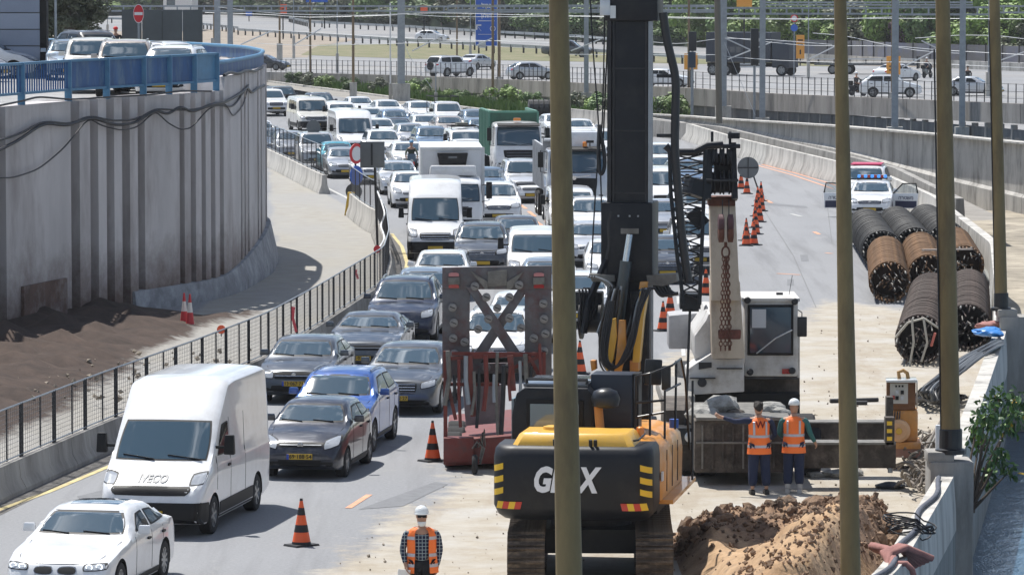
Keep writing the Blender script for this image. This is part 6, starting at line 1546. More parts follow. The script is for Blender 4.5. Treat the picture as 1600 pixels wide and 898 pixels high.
def pb(u0, v0, u1, v1, y0, y1, m, name, bevel=.015): return MB().bx(((u0 - 1411) / S_, y0, (733 - v1) / S_), ((u1 - 1411) / S_, y1, (733 - v0) / S_)).build(name, m, pu, bevel=bevel)
porg = mat('pump orange', (.72, .32, .08), .55, noise=.25, nscale=3, dirt=(.5, .36, .26), dirtamt=.6, dirtscale=2)
pb(1385, 594, 1430, 640, .06, .5, mat('pump brown box', (.22, .09, .03), .6, noise=.3, nscale=4), 'control_box'); cbx = pu.children[-1]
pb(1390, 598, 1418, 630, .035, .06, mat('cream panel', (.55, .52, .46), .6), 'control_panel', .004); pnl = pu.children[-1]
for u, v, m_ in ((1401, 612, PSL), (1409, 612, trim), (1395, 620, redlamp), (1401, 621, trim), (1409, 621, PSL)): pb(u - 2.5, v - 3, u + 2.5, v + 3, .015, .035, m_, 'switch', 0)
for k in range(3): pb(1398 + k * 5, 601, 1401 + k * 5, 604, .028, .035, trim, 'dial', 0)
MB().prism([(-.36, 1.80), (.27, 1.80), (.27, 1.86), (-.36, 1.84)], -.12, .55).build('box_roof', PW2, pu, bevel=.01)
MB().bar((.27, -.1, 1.83), (.29, .45, 1.25), .03, .1).build('box_door', PW2, pu)
pb(1386, 640, 1434, 690, .1, .75, porg, 'motor_body', .06); pb(1384, 690, 1438, 700, -.1, .9, porg, 'base_plate'); pb(1384, 700, 1438, 714, -.05, .85, mat('dusty pink frame', (.4, .22, .17), .8, noise=.2, nscale=4), 'base_frame')
for u in (1390, 1430):
 for y in (.02, .75): pb(u - 4, 714, u + 4, 733, y, y + .1, muddy, 'frame_leg', 0)
MB().lathe([(.22, .0), (.24, -.06), (.23, -.16), (.17, -.2), (.08, -.19)], c=((1404 - 1411) / S_, .06, (733 - 672) / S_), n=26, axis='y').build('motor_cover', mat('motor cover cream', (.72, .42, .22), .5), pu, smooth=40); mc = pu.children[-1]
MB().lathe([(.07, -.19), (.06, -.23)], c=((1404 - 1411) / S_, .06, (733 - 672) / S_), n=14, axis='y').build('hub', yelo, mc)
for k in range(3): MB().tube([((1398 - 1411 + k * 4) / S_, .05, 1.2), ((1397 - 1411 + k * 4) / S_, 0, 1.05), ((1396 - 1411 + k * 4) / S_, .08, .92)], .014, 6).build('cable', hosem, pu)
MB().tube([(-.08, .25, 1.85), (-.1, .25, 1.98), (0, .25, 2.02), (.08, .25, 1.96), (.1, .25, 1.85)], .04, 8).build('lifting_hook', mat('yellow brown hook', (.35, .2, .07), .7), pu, smooth=60)
cbp = empty('socket_post', G(1470, 790, 0), 0, 'small pale grey socket box on a thin post at the pole foot', 'socket box'); cz = (790 - 703) / 82
MB().bx((-.11, -.08, cz - .02), (.11, .08, cz + .5)).build('socket_box', mat('pale grey plastic', (.5, .52, .55), .5), cbp, bevel=.02); MB().bar((.05, 0, 0), (.05, 0, cz), .04).build('post', steel_dark, cbp)
def wpath(pts, n=6, it=4, jit=0, rnd=None):
 P = [Vector(p) for p in pts]; Q = []
 for a, b_ in zip(P[:-1], P[1:]):
  for k in range(n): Q.append(a.lerp(b_, k / n) + (Vector((rnd.uniform(-jit, jit), rnd.uniform(-jit, jit), 0)) if rnd else Vector()))
 Q.append(P[-1])
 for _ in range(it): Q = [Q[0]] + [(Q[i - 1] + Q[i] * 2 + Q[i + 1]) / 4 for i in range(1, len(Q) - 1)] + [Q[-1]]
 return Q
hb = empty('hose_bundle', G(1450, 630), 0, 'big bundle of black hoses looped over the parapet beside the front rebar cages', 'hose bundle'); rnd = random.Random(21); o0 = Vector(hb.location)
for k in range(24):
 t = k / 23; z0 = .06 + .3 * (k % 4) / 4
 pts = [G(1438 + 42 * t, 620 + 10 * t, z0), G(1432 + 40 * t, 612 - 6 * t, z0 + .25), G(1462 + 40 * t, 590 - 8 * t, .55 + .1 * (k % 3)), G(1505 + 22 * t, 556 + 6 * t, .9 + .05 * (k % 3)), G(1548 + 8 * t, 536 + 6 * t, 1.12 + .03 * (k % 4)), G(1562 + 6 * t, 528 + 10 * t, 1.0)]
 m_ = (hosem, hosem, mat('grey hose', (.10, .11, .12), .45))[k % 3]
 MB().tube([p - o0 for p in wpath(pts, 6, 6, .04, rnd)], .035, 6).build('hose', m_, hb, smooth=60)
for k in range(8):
 c = G(1452 + k * 4, 622, .1 + .02 * k) - o0; MB().tube([c + Vector((.45 * math.cos(a) * 1.0, .9 * math.sin(a), .04 * math.sin(3 * a + k))) for a in np.linspace(0, 5.6, 20)], .033, 6).build('hose_loop', hosem, hb, smooth=60)
bt = empty('blue_sheet', G(1545, 524, 1.1), 0, 'crumpled bright blue sheet tied over the hose bundle', 'plastic sheet'); me = rock(.32, 5, (1.2, 1.6, .35), 3); me.materials.append(mat('blue plastic', (.03, .2, .55), .4)); link_mesh('sheet', me, bt, loc=(0, 0, .1))
pt = empty('pink_cloth', G(1543, 508, 1.1), 0, 'crumpled dusty pink cloth at the foot of the farthest right pole', 'cloth'); me = rock(.25, 8, (1.5, 1.2, .5), 3); me.materials.append(mat('dusty pink cloth', (.42, .2, .18), .9, noise=.3, nscale=5)); link_mesh('cloth', me, pt)
ropem = mat('dusty rope', (.23, .20, .17), .95, noise=.3, nscale=8); pink = mat('dusty red hose', (.36, .17, .15), .9, noise=.3, nscale=5); greyrope = mat('grey blue rope', (.11, .12, .15), .9, noise=.3, nscale=6)
rp = empty('rope_pile', G(1462, 740), 0, 'tangled pile of dusty grey ropes and hoses between the pump unit and the pole', 'rope pile'); o0 = Vector(rp.location)
for k in range(80):
 u, v = 1418 + rnd.random() * 62, 683 + rnd.random() * 85; c = G(u, v, .05 + rnd.random() * .3) - o0; ra, rb2 = rnd.uniform(.12, .4), rnd.uniform(.2, .7); ph = rnd.random() * 6; sp = rnd.uniform(3, 6)
 MB().tube([c + Vector((ra * math.cos(a + ph), rb2 * math.sin(a), .12 * math.sin(2 * a + ph) + .05)) for a in np.linspace(0, sp, 14)], rnd.choice((.02, .026, .032)), 5).build('rope', ropem if k % 4 else wgrey, rp, smooth=60)
for k in range(14):
 a, b_ = G(1424 + k * 2.5 + rnd.uniform(-4, 4), 755 - k * 2, .05), G(1482 + k * 1.0, 640 - k * 1.5 + rnd.uniform(-6, 6), .55)
 MB().tube([p - o0 for p in wpath([a, a.lerp(b_, .5) + Vector((0, 0, .1)), b_], 4, 3, .04, rnd)], .028, 5).build('pipe', wgrey if k % 2 else ropem, rp, smooth=60)
pk = empty('plank_stack', G(1440, 748), 0, 'long weathered plank leaning toward the parapet over the ropes', 'plank')
MB().bar(Vector(), G(1485, 640, .55) - G(1440, 748), .22, .05).bar(Vector((-.25, .3, .02)), G(1478, 650, .5) - G(1440, 748), .12, .05).build('board', mat('weathered board', (.2, .185, .165), .9, noise=.3, nscale=6), pk)
def parapet_point(Y, off=0, z=1.0): 
 i = min(range(len(PL)), key=lambda k: abs(PL[k].y - Y)); p = PL[i]; n = nrm2(PL, i); return Vector((p.x + n.x * off, p.y + n.y * off, z))
for nm, m_, r_, lab, ph in (('grey_rope', greyrope, .045, 'thick grey blue rope lying along the top of the near parapet', 0), ('red_hose', pink, .07, 'dusty red hose draped along and over the near parapet', 2.2), ('red_hose', pink, .05, 'thinner dusty red hose hanging down the outside of the near parapet', 4.1)):
 o = empty(nm, parapet_point(74), 0, lab, 'rope' if 'rope' in nm else 'hose'); o0 = Vector(o.location)
 if ph == 0: P = [parapet_point(Y, .07 * math.sin(Y * 1.3), 1.05) for Y in np.arange(64, 81.5, .5)]
 elif ph < 3: P = [parapet_point(Y, -.25 + .3 * math.sin(Y * .9 + ph), .55 + .55 * max(0, math.sin(Y * .45 + 1.2))) for Y in np.arange(63, 79, .5)]
 else: P = [parapet_point(69.5 + t * .3, -.6 + t * 1.0 if t < 1 else .4 - .02 * t, z) for t, z in ((0, .3), (.4, .8), (.7, 1.08), (1, 1.02), (1.3, .5), (1.8, -.3), (2.2, -1.2), (2.6, -2.2))]
 MB().tube([p - o0 for p in wpath(P, 2, 3)], r_, 7).build('strand', m_, o, smooth=60)
o = empty('wire_coil', parapet_point(73.5, 0, 1.1), 0, 'coil of thin dark wire tied round the near parapet', 'wire coil')
for k in range(7): MB().tube([(.34 * math.cos(a) * (1 + .05 * k), .16 * math.sin(a) + .03 * k, .1 * math.sin(a + k) + .02 * k - .1 * (math.cos(a) > .5)) for a in np.linspace(0, 6.28, 20)], .014, 5).build('strand', steel_dark, o, smooth=60)
o = empty('red_bag', parapet_point(70.3, .1, 1.1), .6, 'bunched dusty red hose end lying over the top of the near parapet', 'hose')
for k in range(5): MB().tube([(-.6 + .05 * k, -.3, -.4 + .05 * k), (-.3, -.1 + .05 * k, .02), (.1, .05 * k, .08), (.55, .1 * k - .1, -.12 - .04 * k)], .055, 7).build('strand', pink, o, smooth=60)
for u0, v0, u1, v1, r_, lab in ((1297, 626, 1372, 624, .05, 'black pipe lying on the sand behind the outrigger, the longer one'), (1318, 629, 1355, 629, .05, 'short dark pipe lying beside the longer black pipe')):
 o = empty('pipe', G(u0, v0, .05), 0, lab, 'pipe'); MB().tube([(0, 0, 0), G(u1, v1, .05) - G(u0, v0, .05)], r_, 8).build('pipe_length', hosem, o, smooth=60)
o = empty('stone_heap', G(1300, 745), 0, 'small heap of grey stones and rags under the outrigger beams', 'stones')
for k in range(9): me = rock(.12 + .08 * rnd.random(), 70 + k, (1.5, 1, .6), 1); me.materials.append(rub); link_mesh('stone', me, o, loc=(rnd.uniform(-.5, .5), rnd.uniform(-.4, .4), .06))
soil = mat('excavated sandy soil', (.47, .32, .19), .98, noise=.45, nscale=1.1, color2=(.33, .205, .11), bump=.7, bscale=9, dirt=(.14, .10, .07), dirtamt=.5, dirtscale=2.6, coords='World', detail=10)
_n = soil.node_tree; _b = _n.nodes['Principled BSDF']; q_s = _b.inputs['Base Color'].links[0].from_socket; _g = _n.nodes.new('ShaderNodeNewGeometry').outputs['Position']; _q = _n.nodes.new('ShaderNodeSeparateXYZ'); _n.links.new(_g, _q.inputs[0])
_a = mth(_n, 'ADD', mth(_n, 'MULTIPLY', _q.outputs[1], .12), mth(_n, 'ADD', mth(_n, 'MULTIPLY', _q.outputs[0], .16), mth(_n, 'MULTIPLY', noise_node(_n, _g, .9, 8, .8), 1.1)))
_n.links.new(mixc(_n, ramp(_n, mth(_n, 'SUBTRACT', _a, 9.95), [(.3, 0), (.5, .95)]), q_s, mixc(_n, ramp(_n, noise_node(_n, _g, 2.4, 6, .7), [(.4, 0), (.6, 1)]), (.14, .085, .055), (.32, .20, .12))), _b.inputs['Base Color'])
clodm = mat('clay clods', (.34, .22, .14), .98, noise=.55, nscale=2.5, bump=.8, bscale=14, dirt=(.09, .07, .055), dirtamt=.8, dirtscale=1.1, coords='World')
def fbm(x, y):
 s = 0; a = 1; f = 1
 for _ in range(4): s += a * hnoise(x * f + 3.1, y * f - 1.7, 1); a *= .5; f *= 2.07
 return s / 1.9
def hsoil(x, Y):
 cx = (x - (2.85 if Y > 60 else 2.0)) / .5; e1 = max(0, min(1, cx * .8)); e2 = max(0, min(1, (paredge(Y) - .25 - x) / .8)); e3 = max(0, min(1, (81.6 + .5 * hnoise(x, Y) - Y) / 2.2))
 m_ = .62 * math.exp(-((x - 4.5) / 1.9) ** 4 - ((Y - 71) / 5.5) ** 2)
 ridge = (.50 + .2 * hnoise(x, Y, .8)) * math.exp(-((Y - 78.6 - .4 * hnoise(x, 0, 1)) / 2.0) ** 2)
 right = .75 * math.exp(-((x - paredge(Y) + 1.3) / .9) ** 2) * max(0, min(1, (79 - Y) / 3))
 rough = .13 * fbm(x * 1.3, Y * 1.1) + .26 * abs(fbm(x * 2.2, Y * 1.6)) * min(1, ridge * 2.6 + right * 2) 
 return max(-.05, (m_ + ridge + right + rough + .12) * min(e1, e2, e3) - .03)
xs = np.arange(2.3, 8.4, .075); ys = np.arange(60, 82.4, .13); mb = MB()
for Y in ys:
 pe = paredge(Y) - .18
 for x in xs: xx = min(x, pe); mb.v.append((xx, Y, hsoil(xx, Y)))
nx = len(xs)
for j in range(len(ys) - 1):
 for i in range(nx - 1):
  if mb.v[j * nx + i][0] != mb.v[j * nx + i + 1][0]: mb.f.append((j * nx + i, j * nx + i + 1, (j + 1) * nx + i + 1, (j + 1) * nx + i)); mb.mi.append(0)
tag(mb.build('soil_mound', soil, smooth=75, fix=False), 'large mound of freshly dug sandy soil at bottom right', 'soil mound', kind='stuff')
rm = []
for k in range(8): me = rock(1, 100 + k, (1.15, .85, .7), 1 + k % 2); me.materials.append(clodm); rm.append(me)
mb = MB(); rnd = random.Random(77); big = 0
for k in range(4200):
 if rnd.random() < .55: Y = rnd.gauss(78.8, 1.1); x = rnd.uniform(2.6, 8)
 elif rnd.random() < .6: Y = rnd.uniform(67, 79); x = paredge(Y) - abs(rnd.gauss(1.3, .7))
 else:
  Y = rnd.uniform(64, 82.5); x = rnd.uniform(2.2, 7)
  if rnd.random() < .9: continue
 if x > paredge(Y) - .3 or Y > 82.6: continue
 r = .02 + .05 * rnd.random() ** 2; h = hsoil(x, Y)
 if big < 150 and rnd.random() < .14 and Y > 75:
  r = .06 + .13 * rnd.random() ** 2; big += 1
  o = link_mesh('clod', rm[big % 8], loc=(x, Y, h + r * .2)); o.scale = (r, r, r); o.rotation_euler = (rnd.random() * 3, rnd.random() * 3, rnd.random() * 3)
  tag(o, 'brown clod ' + ('on the soil heap crest' if Y > 76.5 else 'on the sandy front slope') + (', right side' if x > 5.2 else (', middle' if x > 4.2 else ', rig side')) + (' (larger piece)' if r > .11 else ''), 'clod', 'clods of earth on the soil heap'); continue
 me = rm[k % 8]; n0 = len(mb.v); R3 = Euler((rnd.random() * 6, rnd.random() * 6, 0)).to_matrix()
 c = [Vector(q) for q in ((1, 0, 0), (-1, 0, 0), (0, 1, 0), (0, -1, 0), (0, 0, 1), (0, 0, -1))]
 mb.add([R3 @ (q * r * rnd.uniform(.7, 1.3)) + Vector((x, Y, h + r * .4)) for q in c], [(0, 2, 4), (2, 1, 4), (1, 3, 4), (3, 0, 4), (2, 0, 5), (1, 2, 5), (3, 1, 5), (0, 3, 5)])
tag(mb.build('soil_crumbs', clodm, fix=False), 'small crumbs of earth scattered over the dug soil heap', 'earth crumbs', kind='stuff')
mb = MB(); 
for k in range(700):
 if k < 420: p = G(rnd.uniform(420, 1480), rnd.uniform(640, 898)); 
 elif k < 560: p = G(rnd.uniform(1230, 1480), rnd.uniform(480, 690))
 else: p = G(rnd.uniform(0, 400), rnd.uniform(560, 640)) if k < 720 else G(*(lambda t: (190 + t * 200, 522 - t * 75 + rnd.gauss(0, 7)))(rnd.random()))
 if k < 560 and (sdist(p.x, p.y, SAND) < .2 or p.x > paredge(p.y) - .4): continue
 r = rnd.uniform(.005, .016) + .03 * rnd.random() ** 5 if k < 560 else rnd.uniform(.02, .07) + .05 * rnd.random() ** 3; R3 = Euler((rnd.random() * 6, rnd.random() * 6, 0)).to_matrix(); zz = .25 if k >= 560 and k < 720 else .02
 mb.add([R3 @ (Vector(q) * r * rnd.uniform(.6, 1.3)) + Vector((p.x, p.y, zz)) for q in ((1, 0, 0), (-1, 0, 0), (0, 1, 0), (0, -1, 0), (0, 0, 1), (0, 0, -1))], [(0, 2, 4), (2, 1, 4), (1, 3, 4), (3, 0, 4), (2, 0, 5), (1, 2, 5), (3, 1, 5), (0, 3, 5)])
tag(mb.build('loose_stones', mat('loose stone', (.33, .28, .22), .95, noise=.5, nscale=2, coords='World'), fix=False), 'loose stones scattered over sand and along the wall foot', 'loose stones', kind='stuff')
signg = mat('grey sign back', (.16, .17, .175), .55, .3, noise=.15, nscale=3); redp = mat('red sign face', (.6, .02, .03), .45); whs = mat('white sign face', (.75, .75, .75), .45); blus = mat('blue sign face', (.03, .12, .5), .45)
def disc(r, th=.03, n=28): return MB().lathe([(r, -th / 2), (r, th / 2)], n=n, axis='y')
def signpost(name, u, vb, vc, r, label, m, s=None, ring=None, postm=steel_gal, top=None, cat='sign', z0=0):
 p = G(u, vb, z0); k = FPX / p.y; zc = (vb - vc) / k; o = empty(name, p, 0, label, cat)
 MB().tube([(0, .06, 0), (0, .06, zc + (top or r * .8))], .035, 8).build('post', postm, o); disc(r).build('sign_plate', m, o, loc=(0, 0, zc))
 if ring: disc(r * .82, .01).build('sign_symbol', ring, o, loc=(0, -.02, zc))
 return o
signpost('round_sign', 490, 262, 199, .36, 'grey back of a round sign on a post ending the far ramp fence', signg)
sp = signpost('round_sign', 1188, 306, 262, .48, 'tilted grey back of a big round sign behind the cones', signg, postm=steel_dark)
for c in sp.children:
 if c.name.startswith('sign_plate'): c.location.x = -.55; MB().bar((-.45, -.03, 0), (.45, -.03, 0), .05).bar((0, -.03, -.45), (0, -.03, .45), .04).build('stiffener', steel_dark, c)
 else: c.rotation_euler = (0, -.33, 0)
p = G(590, 392); k = FPX / p.y; o = empty('square_sign', p, 0, 'back of a square grey traffic sign on a dark post by the split barrier', 'sign')
MB().tube([(0, .05, 0), (-.12, .05, 170 / k)], .045, 8).build('post', steel_dark, o); MB().bx((-.62, -.02, 130 / k), (.26, .01, 171 / k)).build('sign_plate', signg, o, bevel=.01); MB().bar((-.2, -.04, 134 / k), (-.2, -.04, 168 / k), .06, .04).build('stiffener', steel_dark, o)
p = G(557, 336); k = FPX / p.y; o = empty('narrow_sign', p, .9, 'narrow edge-on pair of red and blue round signs on the yellow ended barrier', 'sign')
MB().tube([(0, .05, 0), (0, .05, 113 / k)], .04, 8).build('post', steel_dark, o); disc(.42).build('sign_plate', redp, o, loc=(0, 0, 96 / k)); disc(.3, .02).build('sign_symbol', whs, o, loc=(0, -.02, 96 / k)); disc(.40).build('sign_plate', blus, o, loc=(0, 0, 62 / k))
o = empty('dark_round_sign', G(553, 333), 0, 'dark back of a round sign low beside the yellow barrier end', 'sign'); disc(.34).build('sign_plate', mat('dark sign back', (.05, .055, .055), .6), o, loc=(0, -.1, 34 / (FPX / o.location.y))); MB().bar((0, 0, 0), (0, 0, .8), .05).build('post', steel_dark, o)
orr = mat('orange reflector', (.75, .1, .03), .4)
for u, v, vb, m_, lab in ((347, 513, 560, orr, 'orange round reflector on the long mesh fence near the striped cones'), (590, 388, 470, redp, 'red round reflector on the fence end, the lower of two'), (592, 313, 362, redp, 'red round reflector on the short fence, the upper of two')):
 p = G(u, vb); k = FPX / p.y; o = empty('reflector', p - Vector((0, .25, 0)), 0, lab, 'reflector'); disc(.115, .03).build('reflector_disc', m_, o, loc=(0, 0, (vb - v) / k)); MB().bar((0, .04, .6), (0, .04, (vb - v) / k), .03).build('bracket', steel_gal, o)
wp = MB().tube(wpath([G(590, 300, 1.9), G(597, 318, 1.9), G(602, 335, 1.7), G(594, 352, 1.3), G(602, 372, 1.3), G(592, 388, 1.4)], 5, 3), .03, 6).build('white_pipe', whs, smooth=60); tag(wp, 'thin white bent tube hanging over the end of the short fence', 'pipe')
for u, v0, v1, lab in ((458, 478, 520, 'pink red ribbon tied on the long fence near the grey saloon'), (556, 420, 436, 'short pink ribbon tied on the long fence near the ramp split')):
 p = G(u, v1 + 50); k = FPX / p.y; o = empty('ribbon', (p.x, p.y - .1, (50) / k), 0, lab, 'ribbon'); h = (v1 - v0) / k; MB().box((0, 0, h * .75), (.09, .02, h * .5), rot=(0, .1, 0)).box((.05, -.02, h * .3), (.07, .02, h * .5), rot=(0, -.25, .3)).build('ribbon_strip', mat('pink red ribbon', (.75, .1, .12), .7), o)
cabm = mat('black cable', (.012, .012, .014), .5)
def wallcable(px, r, lab, dy=.45):
 P = []
 for u, v in px:
  uu = max(-350, min(u, 413)); p = wat(uu) if uu > fc[0] else fine[0]; Yp = p.y - dy; P.append(A(u, v, Yp))
 o = tag(MB().tube(wpath(P, 8, 6), r, 6).build('cable', cabm, smooth=60), lab, 'cable', 'black cables draped along the retaining wall'); return o
wallcable([(-20, 243), (25, 222), (68, 192), (105, 197), (142, 183), (180, 196), (210, 193), (243, 172), (262, 179), (282, 166), (300, 176), (330, 163), (352, 160), (378, 145), (386, 136), (393, 146), (402, 138), (413, 134)], .045, 'thick black cable festooned along the upper part of the wall')
wallcable([(-10, 222), (30, 210), (68, 189), (110, 194), (140, 181), (175, 189), (213, 187), (244, 170), (270, 172), (300, 172), (340, 164), (365, 168), (388, 133)], .032, 'upper black cable running parallel to the thick festooned one')
wallcable([(-10, 278), (20, 278), (60, 265), (100, 232), (138, 184), (160, 197), (190, 204), (215, 199), (243, 173), (262, 192), (282, 203), (300, 200), (325, 170), (352, 160), (364, 184), (380, 165), (388, 135)], .022, 'thin black cable sagging low across the wall panels')
wallcable([(0, 165), (35, 158), (60, 151), (110, 156), (170, 152), (240, 148), (285, 142), (330, 143)], .03, 'dark cable lying on the coping under the blue railing')
wallcable([(350, 118), (360, 113), (372, 116), (385, 110), (398, 112), (410, 105)], .05, 'lumpy cable on top of the rounded wall end')
leafm = [mat('bush leaf', (.06, .14, .035), .45, noise=.3, nscale=9, spec=.6), mat('bright bush leaf', (.12, .22, .03), .5), mat('yellow leaf', (.5, .32, .03), .5)]
bark = mat('bark', (.12, .09, .07), .9, noise=.3, nscale=6, bump=.3)
lfm = MB().add([(0, 0, 0), (.055, .07, .015), (.045, .15, .01), (0, .2, -.02), (-.045, .15, .01), (-.055, .07, .015), (0, .1, -.012)], [(0, 1, 6), (1, 2, 6), (2, 3, 6), (3, 4, 6), (4, 5, 6), (5, 0, 6)]).mesh('leaf', leafm[0], fix=False)
def bush(name, base, blobs, n, lab, cat='bush', sc=1.0, ym=.02):
 o = empty(name, base, 0, lab, cat); rnd = random.Random(int(base[1] * 10)); b0 = Vector(base)
 for cx, cy, cz, r in blobs:
  c = Vector((cx, cy, cz)) - b0; MB().tube([Vector((rnd.uniform(-.05, .05), 0, 0)), c * .5 + Vector((rnd.uniform(-.1, .1), 0, .05)), c], [.04, .025, .012], 6).build('branch', bark, o)
  for k in range(int(n * r * r * 4)):
   d = Vector((rnd.gauss(0, 1), rnd.gauss(0, 1), rnd.gauss(0, 1))).normalized() * r * rnd.random() ** .4
   l = link_mesh('leaf', lfm, o, loc=c + d); l.rotation_euler = (rnd.uniform(-2.2, .3), rnd.uniform(-.6, .6), rnd.random() * 6.28); s_ = sc * rnd.uniform(.4, 1.0); l.scale = (s_, s_, s_)
   q = rnd.random(); mi = 2 if q < ym else (1 if q < .28 else 0)
   if mi: l.material_slots[0].link = 'OBJECT'; l.material_slots[0].material = leafm[mi]
 return o
def BP(u, v, Y=86): return A(u, v, Y)
bush('river_shrub', BP(1517, 800), [(*BP(u, v, 85.5 + (i % 3) * .7), r) for i, (u, v, r) in enumerate(((1540, 640, .3), (1562, 618, .3), (1590, 628, .28), (1552, 670, .3), (1580, 656, .3), (1530, 690, .28), (1560, 715, .26), (1545, 740, .22), (1528, 660, .22), (1578, 735, .16)))], 230, 'broad-leaved green shrub growing from the river wall above the water')
bush('river_shrub', BP(1590, 640, 118), [(*BP(u, v, 118), r) for u, v, r in ((1590, 585, .6), (1602, 610, .6), (1572, 612, .5), (1600, 570, .4), (1585, 640, .5))], 75, 'bright green shrub behind the right-hand pole at the picture edge', sc=1.5)
# ================================================================== PEOPLE
skin = mat('skin', (.42, .24, .16), .6); hiv = mat('orange safety vest', (.95, .19, .03), .65, bump=.5, bscale=9); refl = mat('reflective tape', (.48, .47, .50), .35, .3); navy = mat('navy cloth', (.012, .02, .055), .85, bump=.6, bscale=7); tealc = mat('teal cloth', (.03, .13, .13), .85, bump=.5, bscale=8); blk = mat('black cloth', (.01, .01, .012), .85)
helm = mat('white helmet', (.72, .74, .74), .3, coat=.5); boot = mat('work boot', (.04, .035, .03), .8); sock = mat('pale boot', (.42, .40, .38), .8); hairm = mat('dark hair', (.02, .015, .012), .8)
chk = bpy.data.materials.new('checked shirt'); chk.use_nodes = True; nt = chk.node_tree; b = nt.nodes['Principled BSDF']; tc = nt.nodes.new('ShaderNodeTexCoord'); sx_ = nt.nodes.new('ShaderNodeSeparateXYZ'); nt.links.new(tc.outputs['Object'], sx_.inputs[0])
def lines(sock_, sc, th): return mth(nt, 'LESS_THAN', mth(nt, 'FRACT', mth(nt, 'MULTIPLY', sock_, sc)), th)
ln = mth(nt, 'MAXIMUM', lines(sx_.outputs[0], 18, .2), lines(sx_.outputs[2], 18, .2)); nt.links.new(mixc(nt, ln, (.012, .018, .05), (.28, .33, .34)), b.inputs['Base Color']); b.inputs['Roughness'].default_value = .9
def skinmesh(name, V, E, Rr, m, parent, sub=2, root=0):
 me = bpy.data.meshes.new(name); me.from_pydata([tuple(v) for v in V], E, []); o = bpy.data.objects.new(name, me); col.objects.link(o)
 md = o.modifiers.new('skin', 'SKIN'); md.use_smooth_shade = True
 for i, r in enumerate(Rr): me.skin_vertices[0].data[i].radius = (r, r) if not isinstance(r, tuple) else r; me.skin_vertices[0].data[i].use_root = (i == root)
 if sub: s = o.modifiers.new('sub', 'SUBSURF'); s.levels = sub; s.render_levels = sub
 me2 = eval_mods(o, name); bpy.data.objects.remove(o); me2.polygons.foreach_set('use_smooth', [True] * len(me2.polygons)); me2.materials.clear(); me2.materials.append(m)
 return link_mesh(name, me2, parent)
def person(loc, rz, label, H=1.75, arms=None, legs=None, top=navy, legm=navy, vestopen=False, helmet=True, bootm=boot, face=True, mask=False, glasses=False, vest=hiv, bootlen=.12, lean=0, sit=False, helmcol=None, cat='person', group=None, backtxt=None):
 """figure faces -Y before rotation"""
 o = empty('person', loc, rz, label, cat, group); s = H / 1.75; V3 = lambda x, y, z: Vector((x * s * (.94 if z < 1.5 else 1), (y - lean * max(0, z - .9)) * s, z * s))
 hip = V3(0, 0, .95); sh_ = 1.42
 arms = arms or {-1: [(-.24, 0, 1.40), (-.28, .02, 1.12), (-.27, -.06, .88)], 1: [(.24, 0, 1.40), (.28, .02, 1.12), (.27, -.06, .88)]}
 legs = legs or {-1: [(-.1, 0, .9), (-.11, -.02, .5), (-.12, .03, .09)], 1: [(.1, 0, .9), (.11, -.02, .5), (.12, .03, .09)]}
 V = [V3(0, 0, .95), V3(0, .0, 1.15), V3(0, .01, 1.36), V3(0, .01, 1.47), V3(0, -.005, 1.54)]; E = [(0, 1), (1, 2), (2, 3), (3, 4)]; Rr = [.11 * s, .11 * s, .13 * s, .065 * s, .06 * s]
 def add(p, r, frm): V.append(p); Rr.append(r * s); E.append((frm, len(V) - 1)); return len(V) - 1
 for sd in (-1, 1):
  a = [V3(*q) for q in arms[sd]]; i = add(a[0], .06, 2); i = add(a[1], .046, i); i = add(a[1].lerp(a[2], .5), .042, i); w = add(a[2], .028, i)
  d = (a[2] - a[1]).normalized(); n = d.cross(Vector((sd, .3, 0))).normalized(); side = d.cross(n).normalized()
  pm_ = add(a[2] + d * .055 * s, .034, w)
  for k in range(4):
   of = n * ((k - 1.5) * .021) * s; ln_ = (.07, .08, .075, .06)[k] * s; cu = side * .018 * s
   j = add(a[2] + d * .095 * s + of, .011, pm_); j = add(a[2] + d * (.095 * s + ln_ * .5) + of + cu, .0095, j); add(a[2] + d * (.095 * s + ln_ * .9) + of + cu * 2.6, .008, j)
  j = add(a[2] + d * .05 * s - n * .038 * s + side * .01, .012, w); add(a[2] + d * .09 * s - n * .055 * s + side * .02, .009, j)
 for sd in (-1, 1):
  a = [V3(*q) for q in legs[sd]]; i = add(a[0], .085, 0); i = add(a[1], .058, i); add(a[2], .04, i)
 skinmesh('body', V, E, Rr, skin, o, 2)
 hb = MB(); c = V3(0, -.02, 1.64)
 for z, rx, ry, dy in ((-.12, .045, .05, .0), (-.105, .058, .068, -.012), (-.07, .068, .085, -.006), (-.03, .074, .094, 0), (.02, .077, .097, 0), (.06, .074, .092, .004), (.095, .058, .07, .008), (.115, .02, .03, .01)):
  hb.v += [tuple(c + Vector((rx * math.cos(t) * s, (ry * math.sin(t) + dy) * s, z * s))) for t in np.linspace(0, 2 * math.pi, 21)[:-1]]
 for r_ in range(7):
  for j in range(20): hb.f.append((r_ * 20 + j, r_ * 20 + (j + 1) % 20, (r_ + 1) * 20 + (j + 1) % 20, (r_ + 1) * 20 + j)); hb.mi.append(0)
 hb.f += [tuple(range(19, -1, -1)), tuple(140 + j for j in range(20))]; hb.mi += [0, 0]
 hd = hb.build('head', skin, o, smooth=60)
 MB().box(c + Vector((0, -.105, -.01)) * s, (.028 * s, .04 * s, .05 * s), taper=(.5, .4)).build('nose', skin, hd, bevel=.008)
 for sd in (-1, 1):
  MB().lathe([(.02, -.006), (.028, .0), (.018, .008)], c=c + Vector((sd * .078, .01, 0)) * s, n=10, axis='x').build('ear', skin, hd, smooth=60)
  MB().lathe([(.013, -.002), (.009, -.006)], c=c + Vector((sd * .03, -.088, .02)) * s, n=8, axis='y').build('eye', blk, hd)
